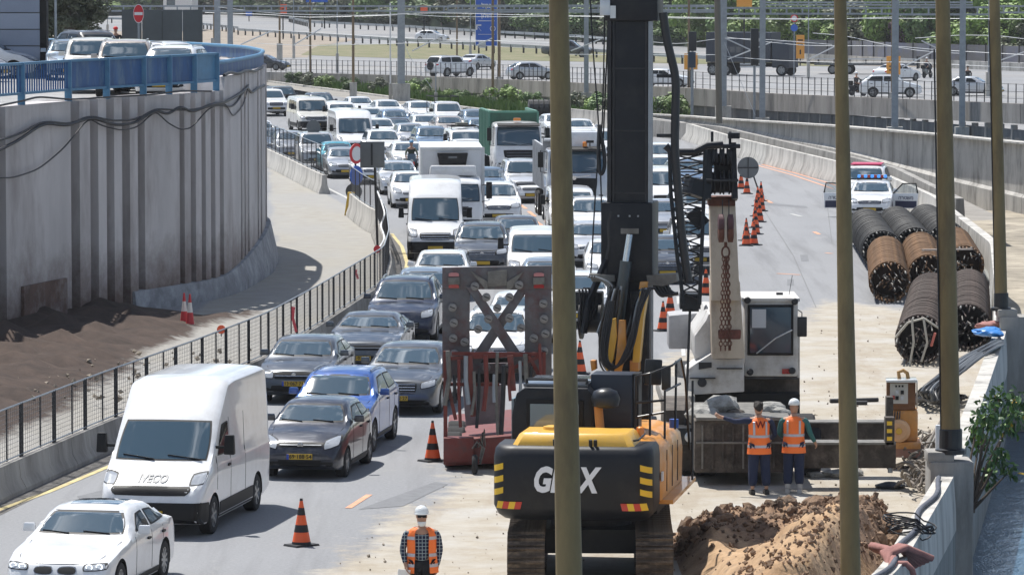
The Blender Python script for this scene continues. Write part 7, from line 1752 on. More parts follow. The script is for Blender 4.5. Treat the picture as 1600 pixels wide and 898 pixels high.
 if glasses: MB().box(c + Vector((0, -.097, .015)) * s, (.14, .035, .045)).build('sunglasses', blk, hd, bevel=.01)
 if mask: MB().lathe([(.03, -.05), (.06, -.03), (.068, .0), (.06, .03)], c=c + Vector((0, -.045, -.1)) * s, n=18, axis='z').build('face_mask', helm, hd, smooth=60)
 else: MB().box(c + Vector((0, -.085, -.06)) * s, (.045, .012, .008)).build('mouth', mat('lips', (.3, .12, .1), .6), hd)
 if helmet:
  hp = MB()
  for z, r_ in ((.045, .112), (.055, .116), (.085, .115), (.12, .102), (.152, .073), (.17, .03), (.173, .001)): hp.v += [tuple(c + Vector((r_ * .93 * math.cos(t), r_ * 1.08 * math.sin(t) + .005, z)) * s) for t in np.linspace(0, 2 * math.pi, 25)[:-1]]
  for r_ in range(6):
   for j in range(24): hp.f.append((r_ * 24 + j, r_ * 24 + (j + 1) % 24, (r_ + 1) * 24 + (j + 1) % 24, (r_ + 1) * 24 + j)); hp.mi.append(0)
  hl_ = hp.build('helmet', helmcol or helm, hd, smooth=60)
  MB().prism([(c.x + .115 * s * math.cos(t), c.y + (-.06 - .11 * math.sin(t)) * s) for t in np.linspace(0, math.pi, 12)], c.z + .043 * s, c.z + .056 * s, 'z').build('helmet_brim', helmcol or helm, o)
 else:
  me = rock(.112, 9, (.8, .98, .95), 3); me.materials.append(hairm); link_mesh('hair', me, hd, loc=c + Vector((0, .03, .035)) * s)
 V = [V3(0, 0, .98)]; E = []; Rr = [.15 * s]
 for sd in (-1, 1):
  a = [V3(*q) for q in legs[sd]]; b1_ = a[1].lerp(a[2], .88)
  for p, r in ((a[0], .125), (a[0].lerp(a[1], .55), .115), (a[1], .103), (b1_, .094)):
   V.append(p); Rr.append(r * s); E.append((len(V) - 2 if r < .12 else 0, len(V) - 1))
  bt_ = MB().box(a[2] + Vector((0, -.05, -.04)) * s, (.1 * s, .28 * s, .1 * s), taper=(.85, .8)).build('boot', bootm, o, bevel=.03)
  if bootm is sock: MB().tube([a[2] + Vector((0, .02, 0)), a[2].lerp(a[1], .32)], [.052 * s, .06 * s], 12).build('boot_shaft', sock, bt_, smooth=60)
 skinmesh('trousers', V, E, Rr, legm, o, 2)
 V = [V3(0, 0, .90), V3(0, 0, 1.16), V3(0, .01, 1.36), V3(0, .01, 1.45)]; E = [(0, 1), (1, 2), (2, 3)]; Rr = [.15 * s, .145 * s, .15 * s, .075 * s]
 for sd in (-1, 1):
  a = [V3(*q) for q in arms[sd]]; last = 2
  for p, r in ((a[0], .066), (a[1], .054), (a[1].lerp(a[2], .5), .047), (a[1].lerp(a[2], .93), .04)): V.append(p); Rr.append(r * s); E.append((last, len(V) - 1)); last = len(V) - 1
 skinmesh('shirt', V, E, Rr, top, o, 2)
 def ring(z, rx, ry, a0=0, a1=2 * math.pi, n=28, grow=0):
  return [tuple(V3((rx + grow) * math.cos(t), (ry + grow) * math.sin(t), z)) for t in np.linspace(a0, a1, n)]
 prof = [(.78, .25, .18), (.95, .23, .17), (1.1, .208, .165), (1.25, .212, .165), (1.36, .222, .155), (1.43, .19, .13), (1.475, .1, .09)]
 if vest:
  a0, a1 = (-math.pi / 2 + .48, 1.5 * math.pi - .48) if vestopen else (-math.pi / 2 + .04, 1.5 * math.pi - .04)
  vb = MB(); vb.loft([ring(z, rx + (.03 if vestopen else 0), ry, a0, a1) for z, rx, ry in prof], closed=False, cap=False)
  vt = vb.build('safety_vest', vest, o, smooth=60)
  zz = lambda z: (np.interp(z, [p[0] for p in prof], [p[1] for p in prof]) + (.03 if vestopen else 0), np.interp(z, [p[0] for p in prof], [p[2] for p in prof]))
  for z in ((.93, 1.12) if not vestopen else (.9, 1.06, 1.32)):
   MB().loft([ring(z - .025, *zz(z - .025), a0, a1, grow=.006), ring(z + .025, *zz(z + .025), a0, a1, grow=.006)], closed=False, cap=False).build('reflective_band', refl, vt, smooth=60)
  if not vestopen:
   for sd in (-1, 1):
    st = MB(); R2 = []
    for z in np.linspace(1.15, 1.45, 6):
     rx, ry = zz(z); w = []
     for x in (sd * .105, sd * .145): w.append(tuple(V3(x, (ry + .008) * math.sqrt(max(0, 1 - (x / rx) ** 2)), z)))
     R2.append(w)
    st.loft(R2, closed=False, cap=False).build('reflective_band', refl, vt)
  if backtxt:
   for tx, z, sz in backtxt:
    me = text_mesh(tx, sz, .002, backtxt_m, 'back_print', .003); rx, ry = zz(z)
    for v_ in me.vertices: x = -v_.co.x; v_.co = V3(x / s, ry * math.sqrt(max(0, 1 - (x / rx) ** 2)) + .012, z) + Vector((0, 0, v_.co.y))
    link_mesh('back_print', me, vt)
 return o
backtxt_m = mat('dark red print', (.25, .02, .02), .7)
p = G(659, 972)
m1 = person(p, .05, 'man in white helmet, open orange vest and checked shirt standing in the foreground holding papers', 1.8, vestopen=True, top=chk, legm=blk, mask=True, glasses=True,
 arms={-1: [(-.25, 0, 1.39), (-.31, .03, 1.12), (-.26, -.08, .90)], 1: [(.25, 0, 1.39), (.30, .04, 1.12), (.25, .0, .86)]})
pp = empty('paper_sheets', p + Vector((-.29, -.16, .72)), .3, 'white papers held low in the left hand side of the man in the checked shirt', 'papers'); MB().box((0, 0, 0), (.2, .015, .3), rot=(.1, .12, 0)).build('sheet', whs, pp)
a1 = G(1186, 772); a2 = G(1240, 770)
w1 = person(a1, math.pi + .12, 'bareheaded worker in orange vest and navy clothes leaning one arm on the crane tray', 1.80, helmet=False, arms={-1: [(-.25, 0, 1.40), (-.34, -.08, 1.14), (-.30, -.3, 1.02)], 1: [(.24, 0, 1.42), (.46, -.1, 1.38), (.72, -.22, 1.46)]},
 legs={-1: [(-.1, 0, .9), (-.13, -.02, .5), (-.15, .03, .09)], 1: [(.1, 0, .9), (.12, -.02, .5), (.14, .03, .09)]}, backtxt=(('W', 1.34, .2),), lean=.08)
w2 = person(a2, math.pi - .1, 'worker in white helmet, orange vest and teal sleeves, leaning on the outrigger beam', 1.80, top=tealc, bootm=sock, arms={-1: [(-.24, 0, 1.40), (-.33, -.03, 1.14), (-.42, -.2, .96)], 1: [(.24, 0, 1.40), (.30, -.1, 1.14), (.24, -.3, 1.05)]}, lean=.08)
def rider(u, v, z, yw, lab, helmc, topc, scooterm, name='motorcycle', small=False):
 p = G(u, v, z); o = empty(name, p, yw, lab, 'motorcycle', 'motorcycles on the roads')
 for y in (-.62, .62): MB().lathe([(.2, -.04), (.29, -.05), (.29, .05), (.2, .04)], c=(0, y, .29), n=18, axis='x').build('wheel', rubber, o, smooth=30)
 MB().prism([(-.6, .35), (-.45, .8), (-.35, .85), (-.1, .5), (.2, .48), (.3, .78), (.85, .82), (.75, .45), (.3, .3), (-.3, .3)], -.14, .14, 'x').build('bodywork', scooterm, o, bevel=.05)
 MB().prism([(-.5, .75), (-.42, 1.12), (-.38, 1.12), (-.4, .75)], -.2, .2, 'x').build('windshield', glass, o)
 MB().tube([(-.33, -.35, .98), (0, -.42, .95), (.33, -.35, .98)], .018, 6).build('handlebar', trim, o); MB().lathe([(.08, -.06), (.09, 0)], c=(0, -.6, .78), n=12, axis='y').build('headlight', lampglass, o); MB().box((0, .8, .95), (.36, .34, .3)).build('top_box', trim, o, bevel=.04)
 d = Vector((-math.sin(yw), math.cos(yw), 0)); person((p.x + d.x * .15, p.y + d.y * .15, z + .0), yw, lab.replace('the ', 'rider sitting on the ', 1), 1.72, helmet=True, helmcol=helmc, top=topc, legm=blk, vest=None, arms={-1: [(-.22, 0, 1.33), (-.3, -.22, 1.15), (-.3, -.46, 1.0)], 1: [(.22, 0, 1.33), (.3, -.22, 1.15), (.3, -.46, 1.0)]}, legs={-1: [(-.1, 0, .86), (-.2, -.36, .72), (-.2, -.3, .32)], 1: [(.1, 0, .86), (.2, -.36, .72), (.2, -.3, .32)]}, group='motorcycle riders')
rider(643, 276, 0, .05, 'the red scooter among the white cars, coming forward', mat('blue helmet', (.1, .3, .5), .3), mat('dark green jacket', (.02, .035, .02), .8), mat('red scooter paint', (.65, .04, .04), .35, coat=.5), 'red_scooter')
rider(1340, 150, FZ, .7, 'the dark motorcycle on the far highway near the parapet', helm, blk, blk)
rider(1449, 122, FZ, 2.6, 'the motorcycle beside the white saloon on the far highway', helm, navy, PG)
rider(1512, 138, FZ, 3.0, 'the red tailed motorcycle at the far right of the highway', blk, blk, mat('dark red paint', (.3, .02, .03), .4))
p = G(181, 105, 6.05); person(p, .1, 'person in black with a bright red cap standing behind the blue railing', 1.62, helmet=True, helmcol=mat('red cap', (.6, .02, .02), .6), top=blk, legm=blk, vest=None)
# ================================================================== UPPER ROAD CARS, POLICE CAR, FAR HIGHWAY
UG = 'cars on the upper road behind the blue railing'
place('suv', 'white_suv', 268, 75, PW, 'white sport utility car with sunroof on the upper road behind the solid blue panels', group=UG, z=6.05, yaw=-.12)
place('jeep', 'white_jeep', 144, 63, PW2, 'white off-road car with a box on the roof, upper road', group=UG, z=6.05, yaw=.1)
place('jeep', 'grey_jeep', 196, 66, PBE, 'beige off-road car behind the person with the red cap, upper road', group=UG, z=6.05, yaw=.05)
place('sedan', 'white_car', 224, 76, PW, 'white car half behind the no entry sign, upper road', group=UG, z=6.05, yaw=-.1)
place('hatch', 'blue_grey_car', 108, 65, PGB, 'pale grey blue car behind the dark car at the building corner, upper road', group=UG, z=6.05, yaw=.1)
place('suv', 'black_suv', 92, 112, PK, 'black sport utility car seen from behind by the grey building corner', group=UG, z=6.05, yaw=math.pi + .5, mode='g')
place('hatch', 'white_car', 62, 122, PW, 'white hatchback parked sideways behind the open blue balusters', group=UG, z=6.05, yaw=1.45, mode='g')
place('hatch', 'silver_car', 8, 128, PSL, 'silver car parked sideways at the left picture edge behind the railing', group=UG, z=6.05, yaw=1.35, mode='g')
place('suv', 'white_suv', 347, 145, PW, 'white sport utility car turned sideways behind the curved end of the blue railing', group=UG, z=6.05, yaw=.95, mode='g')
pc = place('sedan2', 'police_car', 1362, 285, PW, 'white police car with blue and red light bar and both front doors open', 'police car', None, yaw=-.12)
b1c = mat('blue beacon', (.02, .15, .6), .2, emit=(.1, .4, 1, .6)); lb = MB().box((0, 2.6, 1.52), (1.25, .3, .06)).build('light_bar', trim, pc)
for k in range(9): MB().box((-.54 + k * .135, 2.55, 1.6), (.12, .26, .12)).build('beacon_lens', b1c if k % 2 == 0 else redlamp, lb, bevel=.02)
dgl = mat('clear door glass', (.3, .4, .42), .05); dgl.node_tree.nodes['Principled BSDF'].inputs['Alpha'].default_value = .3
dtx = mat('door navy', (.015, .02, .06), .5)
for sx in (-1, 1):
 a = empty('x'); bpy.data.objects.remove(a)
 dr = MB().prism([(0, .35), (1.05, .35), (1.08, .98), (0, .95)], -.03, .03).build('open_door', PW, pc, bevel=.015, loc=(sx * .88, 1.45, 0)); dr.rotation_euler = (0, 0, -.25 if sx > 0 else math.pi + .25)
 MB().tube([(.02, 0, .95), (.42, 0, 1.36), (.98, 0, 1.38), (1.06, 0, .98)], .03, 6).build('window_frame', trim, dr); MB().prism([(.06, .97), (.44, 1.34), (.96, 1.36), (1.03, .99)], -.006, .006).build('door_glass', dgl, dr)
 MB().bx((.12, -.036, .38), (1.02, -.031, .66)).bx((.12, .031, .38), (1.02, .036, .66)).build('door_band', dtx, dr)
 me = text_mesh('משטרה'[::-1], .2, .003, whl, 'lettering', .002); link_mesh('lettering', me, dr, loc=(.57, -.038 if sx > 0 else .038, .78), rot=(math.pi / 2, 0, 0 if sx > 0 else math.pi)).active_material = dtx
place('jeep', 'red_roofed_car', 1352, 262, PW, 'white car with a red roof stripe right behind the police car', group=None, yaw=-.15)
rr_ = MB().box((0, 3.0, 1.85), (1.3, 1.6, .06)).build('roof_panel', mat('magenta red', (.5, .03, .1), .4), [o for o in col.objects if o.name.startswith('red_roofed_car')][0], bevel=.02)
HG = 'vehicles on the far highway'
place('sedan', 'dark_car', 450, 110, PDG, 'dark saloon at the far left of the far highway', group=HG, z=FZ, yaw=1.25, mode='g')
place('jeep', 'white_jeep', 735, 119, PW, 'white off-road car with spare wheel heading away on the far highway', group=HG, z=FZ, yaw=2.35, mode='g')
sj = [o for o in col.objects if o.name.startswith('white_jeep')][-1]; MB().lathe([(.1, 0), (.34, .02), (.36, .2), (.1, .22)], c=(0, 4.68, .95), n=20, axis='y').build('spare_wheel', rubber, sj, smooth=30)
place('sedan', 'silver_car', 765, 108, PSL, 'pale car beyond the white off-road car, partly behind a brown mast', group=HG, z=FZ, yaw=2.6, mode='g')
place('hatch', 'white_car', 700, 66, PW, 'white hatchback on the upper slip road below the trees', group=HG, z=FZ, yaw=1.3, mode='g')
place('hatch', 'grey_car', 866, 124, PS, 'silver grey hatchback behind the thick brown pole on the far highway', group=HG, z=FZ, yaw=1.9, mode='g')
place('sedan', 'white_car', 1082, 136, PW, 'white saloon beside the parapet left of the dark lorry', group=HG, z=FZ, yaw=1.3, mode='g')
place('sedan2', 'white_car', 1428, 126, PW, 'white saloon with red tail lamps under the orange sign', group=HG, z=FZ, yaw=2.4, mode='g')
place('suv', 'white_car', 1440, 152, PW, 'white car close to the parapet behind the second brown pole', group=HG, z=FZ, yaw=1.5, mode='g')
place('sedan', 'silver_car', 1566, 150, PSL, 'silver saloon at the right edge of the far highway', group=HG, z=FZ, yaw=1.25, mode='g')
place('pickup', 'grey_pickup', 925, 90, PG, 'grey tow truck half hidden left of the drilling mast', 'tow truck', HG, z=FZ, yaw=1.4, mode='g')
for u, v in ((1178, 118),):
 p = G(u, v, FZ); lo = empty('dark_lorry', p, 1.15, 'big dark blue grey container lorry on the far highway behind the masts', 'lorry', HG)
 dkc = mat('lorry navy grey', (.035, .045, .065), .5, noise=.15, nscale=1)
 cbd = MB().bx((-1.25, -2.0, 1.15), (1.25, 4.0, 3.75)).build('container', dkc, lo)
 for k in range(10): MB().bx((1.25, -1.6 + k * .56, 1.2), (1.28, -1.5 + k * .56, 3.7)).bx((-1.28, -1.6 + k * .56, 1.2), (-1.25, -1.5 + k * .56, 3.7)).build('rib', dkc, cbd)
 MB().bx((-1.2, -3.7, .7), (1.2, -2.1, 3.0)).build('cab', dkc, lo, bevel=.1); MB().bx((-.45, -3.6, .75), (.45, 4.2, 1.1)).build('chassis', underm, lo)
 for y in (-3.0, 2.2, 3.4):
  for sx in (-1, 1): add_wheel(lo, sx * 1.08, y, .5, .3, 6, sx)
 MB().bx((-1.32, -1.6, .7), (-1.27, .8, .85)).bx((-1.32, -1.6, .95), (-1.27, .8, 1.08)).build('side_guard', PSL, lo)
 MB().bx((-1.27, .6, 2.0), (-1.26, 2.0, 2.5)).build('side_emblem', PG, lo)
p = G(1345, 116, FZ); fb = empty('flatbed_trailer', p, 1.4, 'low flatbed trailer with chequered tail board on the far highway', 'trailer', HG)
MB().bx((-1.2, -5, .8), (1.2, 4, .95)).build('bed', PG, fb); MB().bx((-1.2, -5, 1.3), (-1.1, 4, 1.4)).build('side_rail', PSL, fb); MB().bx((-1.2, -5.1, .5), (1.2, -5, 1.6)).build('tail_board', trim, fb)
for k in range(7): MB().bx((-1.2, -4.8 + k * 1.4, .95), (-1.12, -4.7 + k * 1.4, 1.3)).build('stake', trim, fb)
for y in (-3, 1, 2.4): add_wheel(fb, -1.0, y, .42, .3, 6, -1); add_wheel(fb, 1.0, y, .42, .3, 6, 1)
p = G(217, 105, 6.05); k = FPX / p.y; o = empty('no_entry_sign', p, 0, 'red round no entry sign with white bar on a grey post, upper road', 'sign')
MB().tube([(0, .05, 0), (0, .05, 90 / k)], .045, 8).build('post', steel_gal, o)
for r_, m_, y in ((.40, whs, 0), (.37, redp, -.012)): disc(r_, .02).build('sign_plate', m_, o, loc=(0, y, 83 / k))
for c in o.children: 
 if c.name.startswith('sign_plate'): c.scale = (.55, 1, .98)
MB().bx((-.17, -.04, 83 / k - .06), (.17, -.025, 83 / k + .06)).build('white_bar', whs, o)
o = empty('grey_board', (A(254, 72, 186).x, 186, 6.05), .04, 'large plain grey metal board standing behind the parked cars', 'board')
gb_ = mat('grey sheet metal', (.10, .115, .12), .6, .2, noise=.2, nscale=1)
for k in range(4): MB().bx((-1.68 + k * .84, -.02 * (k % 2), .3), (-1.68 + (k + 1) * .84 - .02, .03, 2.35)).build('sheet_panel', gb_, o)
for x in (-1.6, 0, 1.6): MB().bx((x - .05, .04, 0), (x + .05, .12, 2.3)).build('post', steel_dark, o)
bd = empty('grey_building', (-24, 170, 6), 0, 'grey building with horizontal metal cladding at the top left edge', 'building'); bx1 = A(62, 50, 168).x
clm = [mat('blue grey cladding', (.22, .26, .34), .5, .2, noise=.08, nscale=1), mat('lighter cladding', (.25, .29, .37), .5, .2)]
for k in range(7): MB().bx((-8, -2, .02 + k * .62), (bx1 + 24, -1.9, .60 + k * .62)).build('cladding_panel', clm[k % 2], bd)
MB().bx((-8, -1.9, 0), (bx1 + 24 - .02, -.6, 4.4)).build('building_body', gb_, bd); MB().bx((bx1 + 24, -1.95, 0), (bx1 + 24.25, -1.2, 4.4)).build('corner_recess', underm, bd)
MB().tube([(bx1 + 24.6, -2, 0), (bx1 + 24.6, -2, 3.2)], .05, 8).build('lamp_post', steel_gal, bd); MB().box((bx1 + 24.3, -2.2, 3.1), (.3, .25, .08)).build('wall_lamp', PW2, bd)
def mast(u, vb, Y, w, lab, vt=-30, name='catenary_mast', m=None, lattice=False, cat='mast', grp='railway masts and poles', round_=False):
 a, b_ = A(u, vb, Y), A(u, vt, Y); o = empty(name, a, 0, lab, cat, grp); h = b_.z - a.z
 if lattice:
  for sx in (-1, 1): MB().bx((sx * w / 2 - .05, -.1, 0), (sx * w / 2 + .05, .1, h)).build('flange', m or steel_gal, o)
  for k in range(int(h / .5)): MB().bar((-w / 2, 0, k * .5), (w / 2, 0, k * .5 + (.5 if k % 2 else 0)), .04).build('web_bar', m or steel_gal, o)
 elif round_: MB().tube([(0, 0, 0), (0, 0, h)], [w / 2, w / 2.4], 10).build('shaft', m or steel_gal, o, smooth=40)
 else:
  MB().bx((-w / 2, -.12, 0), (w / 2, -.09, h)).bx((-w / 2, .09, 0), (w / 2, .12, h)).bx((-.03, -.09, 0), (.03, .09, h)).build('h_section', m or steel_gal, o)
 MB().bx((-w * 1.2, -.3, -2), (w * 1.2, .3, .25)).build('footing', concrete_lt, o)
 return o
for u, vb, Y, w, lab in ((627, 136, 335, .55, 'thick galvanised double mast left of the middle, in front of the far highway'), (340, 110, 340, .45, 'galvanised mast behind the curved blue railing, left of two'), (360, 110, 335, .4, 'galvanised mast behind the curved blue railing, right of two'), (916, 150, 318, .33, 'galvanised mast just right of the thick brown pole'), (1130, 172, 285, .42, 'thick galvanised mast beside the slim pole above the crane'), (1191, 190, 282, .36, 'galvanised mast in front of the dark lorry'), (1398, 205, 262, .38, 'galvanised mast to the right of the first right-hand brown pole'), (1503, 205, 262, .34, 'galvanised mast between the two right-hand brown poles'), (1546, 118, 330, .22, 'thin grey mast just left of the farthest right brown pole')):
 mast(u, vb, Y, w, lab)
mast(610, 136, 336, .1, 'thin bright post beside the thick double mast', vt=5, name='thin_post', m=whs)
bp2 = mat('far brown pole', (.19, .13, .07), .6)
for u, vb, Y, w, lab in ((552, 134, 338, .22, 'brown lighting pole left of the thick double mast'), (770, 156, 322, .22, 'brown lighting pole in front of the blue sign'), (437, 72, 430, .22, 'brown far pole under the red square sign at the left'), (485, 118, 380, .2, 'brown far pole behind the dark saloon'), (335, 64, 400, .24, 'brown far pole right of the grey board'), (714, 95, 400, .17, 'brown far pole beside the white hatchback'), (1076, 150, 318, .2, 'brown far pole beside the signal boards right of the drilling mast'), (1394, 150, 300, .2, 'brown far pole tight behind the galvanised mast on the right'), (780, 125, 360, .26, 'brown grey post of the blue sign')):
 mast(u, vb, Y, w, lab, name='lighting_pole', m=bp2, round_=True, cat='pole')
for u, vb, Y, lab in ((459, 60, 440, 'thin grey far post left'), (527, 88, 400, 'thin grey far post beside the verge'), (735, 75, 420, 'thin grey post near the white hatchback'), (1263, 95, 380, 'thin grey post behind the orange signs'), (168, 42, 520, 'thin far post between the tree and the grey board'), (681, 150, 330, 'thin dark post in the shrub strip')):
 mast(u, vb, Y, .1, lab, name='thin_post', round_=True, cat='post', vt=(97 if u == 681 else -20))
def ladder(u0, u1, v0, v1, Y, lab, step=1.0):
 a, b_ = A(u0, v0, Y), A(u1, v0 + (0), Y); hz = A(u0, v1, Y).z; o = empty('portal_beam', a, 0, lab, 'portal beam', 'railway portal beams'); L = b_.x - a.x; h = a.z - hz
 for z in (0, -h): MB().bx((0, -.07, z - .06), (L, .07, z + .06)).build('beam_chord', steel_gal, o)
 for k in range(int(L / step) + 1):
  MB().bx((k * step - .05, -.05, -h), (k * step + .05, .05, 0)).build('beam_web', steel_gal, o)
ladder(-80, 628, 10, 17.5, 334, 'steel portal beam from the left edge to the thick double mast'); ladder(628, 1130, 10.5, 19, 320, 'steel portal beam between the two thickest galvanised masts'); ladder(1130, 1400, 13, 22, 283, 'steel portal beam right of the thick mast above the dark lorry'); ladder(1400, 1545, 12, 23, 275, 'steel portal beam between the right-hand masts'); ladder(1190, 1520, 4, 8, 345, 'slimmer portal beam farther back at the top right', 1.4); ladder(1545, 1680, 10, 20, 300, 'steel portal beam at the right edge'); ladder(700, 1130, 9, 16, 345, 'farther portal beam behind the drilling mast', 1.1)
wirem = mat('bright overhead wire', (.55, .57, .58), .4, .3)
def wire(px, Y0, Y1, lab, r=.018, name='overhead_wire'):
 n = len(px); P = [A(u, v, Y0 + (Y1 - Y0) * i / (n - 1)) for i, (u, v) in enumerate(px)]
 tag(MB().tube(wpath(P, 5, 2), r, 4).build(name, wirem, fix=False), lab, 'overhead wire', 'railway overhead wires')
W_ = [([(320, 9), (430, 22), (560, 25), (680, 20), (860, 25), (1120, 28), (1250, 30), (1390, 29), (1600, 30)], 340, 280), ([(320, 20), (420, 23), (480, 28), (620, 24), (628, 22)], 345, 335), ([(628, 22), (700, 27), (900, 26), (1130, 30), (1290, 31), (1398, 27)], 335, 270),
  ([(860, 57), (960, 60), (1060, 70), (1125, 60), (1200, 62), (1300, 70)], 330, 280), ([(1130, 58), (1200, 66), (1260, 72), (1398, 72), (1460, 78), (1600, 86)], 290, 262), ([(400, 68), (480, 72), (560, 70), (700, 66), (860, 62)], 345, 320), ([(1130, 88), (1200, 94), (1300, 98), (1420, 97), (1540, 104), (1600, 106)], 285, 262), ([(1270, 52), (1320, 56), (1400, 74), (1440, 80), (1500, 84)], 290, 265), ([(1430, 60), (1500, 55), (1560, 56), (1600, 61)], 285, 275), ([(400, 46), (500, 52), (640, 60), (760, 64), (880, 68)], 350, 330), ([(860, 85), (980, 86), (1125, 86)], 325, 290), ([(1130, 62), (1150, 110), (1180, 180)], 285, 283), ([(628, 60), (640, 90), (675, 138)], 335, 333)]
for i, (px, a, b_) in enumerate(W_): wire(px, a, b_, 'thin pale overhead wire ' + ('high at the upper left', 'looping left toward the double mast', 'high between the thick masts', 'at mast mid height right of the drilling rig', 'crossing in front of the dark lorry', 'low on the left above the verge', 'lowest one across the right side', 'sagging right of the orange sign', 'topmost between the right brown poles', 'across the upper slip road', 'low behind the drilling mast', 'slanting down beside the dark lorry', 'slanting down beside the double mast')[i])
for i, (a, b_) in enumerate((((460, 70), (502, 45)), ((644, 80), (694, 55)), ((744, 72), (769, 60)), ((892, 80), (938, 62)), ((1137, 93), (1206, 66)), ((1264, 93), (1304, 73)), ((1411, 105), (1462, 79)), ((1562, 95), (1605, 80)), ((376, 70), (426, 48)), ((1133, 60), (1172, 78)), ((1440, 64), (1465, 76)))):
 tag(MB().tube([A(*a, 318 - i * 4), A(*b_, 318 - i * 4)], .05, 6).build('registration_arm', wirem), 'pale slanting steel arm holding the overhead railway wire', 'steel arm', 'slanting arms of the overhead line')
for u, v0, v1, lab in ((1082, 50, 80, 'black signal box on a slim post right of the drilling mast'), (1179, 45, 102, 'tall black signal box in front of the dark lorry')):
 a, b_ = A(u, v1, 285), A(u, v0, 285); o = empty('rail_signal', (a.x, 285, .0), 0, lab, 'signal'); MB().bx((-.25, -.15, a.z), (.25, .15, b_.z)).build('signal_box', blackp, o, bevel=.03); MB().tube([(0, .1, 0), (0, .1, a.z)], .08, 8).build('post', steel_gal, o)
MB_ = MB().bx((-.24, -.2, 0), (.24, .1, 1.0)); o = empty('rail_signal', A(1081, 106, 284), 0, 'navy lower signal head in front of the orange frame', 'signal'); MB_.build('signal_box', mat('navy signal', (.02, .04, .07), .5), o, bevel=.02); MB().bar((0, .2, -4), (0, .2, .4), .12).build('post', steel_gal, o)
orx = mat('orange construction sign', (.75, .33, .05), .5)
def fsign(u0, v0, u1, v1, Y, m, lab, vb, name='road_sign', marks=()):
 a, b_ = A(u0, v1, Y), A(u1, v0, Y); g = max(A(u0, vb, Y).z, 0); cx = (a.x + b_.x) / 2; o = empty(name, (cx, Y, g), 0, lab, 'road sign', None); w = (b_.x - a.x) / 2
 MB().bx((-w, -.03, a.z - g), (w, .03, b_.z - g)).build('sign_panel', m, o); pn = o.children[-1]
 for sx in ((-.7, .7) if w > .8 else (0,)): MB().bx((sx * w - .06, .04, 0), (sx * w + .06, .14, b_.z - g)).build('post', steel_dark, o)
 for (x, z, ww, hh, mm_) in marks: MB().bx((x * w - ww / 2, -.05, a.z - g + z * (b_.z - a.z) - hh / 2), (x * w + ww / 2, -.035, a.z - g + z * (b_.z - a.z) + hh / 2)).build('sign_mark', mm_, pn)
 return o, pn, w, a.z - g, b_.z - g
bs, pn, w, z0, z1 = fsign(743, -6, 777, 72, 352, blus, 'tall blue direction sign with white writing above the far highway', 84, 'blue_sign', ((0, .0, 1.7, .04, whs), (0, 1.0, 1.7, .04, whs), (-1, .5, .04, 3.9, whs), (1, .5, .04, 3.9, whs), (0, .50, 1.3, .05, whs), (0, .23, 1.3, .03, whs)))
for tx, fx, fz, sz in (('נמל'[::-1], .0, .80, .5), ('יפו'[::-1], .0, .70, .36), ('חולון'[::-1], .0, .60, .42)): link_mesh('lettering', text_mesh(tx, sz, .01, whs, 'lettering', .008), pn, loc=(fx, -.05, z0 + fz * (z1 - z0)), rot=(math.pi / 2, 0, 0))
ar = MB(); ar.bar((-.75, -.05, 2.2), (-.4, -.05, 1.75), .12, .02).bar((-.78, -.05, 2.22), (-.4, -.05, 2.22), .1, .02, up=(0, 1, 0)).bar((-.76, -.05, 2.25), (-.76, -.05, 1.85), .1, .02, up=(0, 1, 0)); ar.build('arrow', whs, pn)
MB().tube([(.5 + .2 * math.cos(t), -.05, 1.95 + .2 * math.sin(t)) for t in np.linspace(0, 6.28, 16)[:-1]], .03, 5, closed=True).build('ring_mark', whs, pn); MB().bx((-.6, -.05, .45), (-.05, -.035, .95)).build('white_emblem', PSL, pn)
fsign(1244, 55, 1257, 92, 385, orx, 'narrow upright orange works sign with a black arrow', 103, marks=((0, .78, .45, .12, ink), (0, .6, .45, .1, ink), (0, .28, .12, .4, ink)))
fsign(1385, 88, 1407, 117, 330, orx, 'orange works sign behind the galvanised mast', 135, marks=((-.4, .7, .2, .1, ink), (-.4, .45, .2, .1, ink), (-.4, .25, .2, .1, ink)))
fsign(1069, 84, 1090, 109, 330, orx, 'orange framed board behind the navy signal head', 138); fsign(436, 7, 448, 22, 430, mat('red orange sign', (.8, .12, .04), .5), 'small red orange sign high on the left far pole', 62, marks=((.1, .5, .3, .1, ink),)); fsign(657, 9, 668, 21, 420, M['red orange sign'], 'small red orange sign above the upper slip road', 55)
fsign(1151, -6, 1175, 11, 345, orx, 'orange board at the top edge right of the thick mast', 100); fsign(478, -8, 512, 4, 400, blus, 'blue sign cut off by the top edge at the left', 45); fsign(384, 17, 394, 25, 600, blus, 'tiny blue sign below the trees at the left', 34)
p = A(1241, 44, 380); o = empty('round_sign', (p.x, 380, 0), 0, 'round red ringed sign above a blue one on a thin far post', 'sign'); disc(.3).build('sign_plate', whs, o, loc=(0, 0, A(1241, 29, 380).z)); MB().tube([(.28 * math.cos(t), -.03, .28 * math.sin(t)) for t in np.linspace(0, 6.28, 18)[:-1]], .05, 6, closed=True).build('sign_ring', redp, o.children[-1]); disc(.3).build('sign_plate', blus, o, loc=(0, 0, p.z)); MB().tube([(0, .1, 0), (0, .1, A(1241, 24, 380).z)], .05, 6).build('post', steel_gal, o)
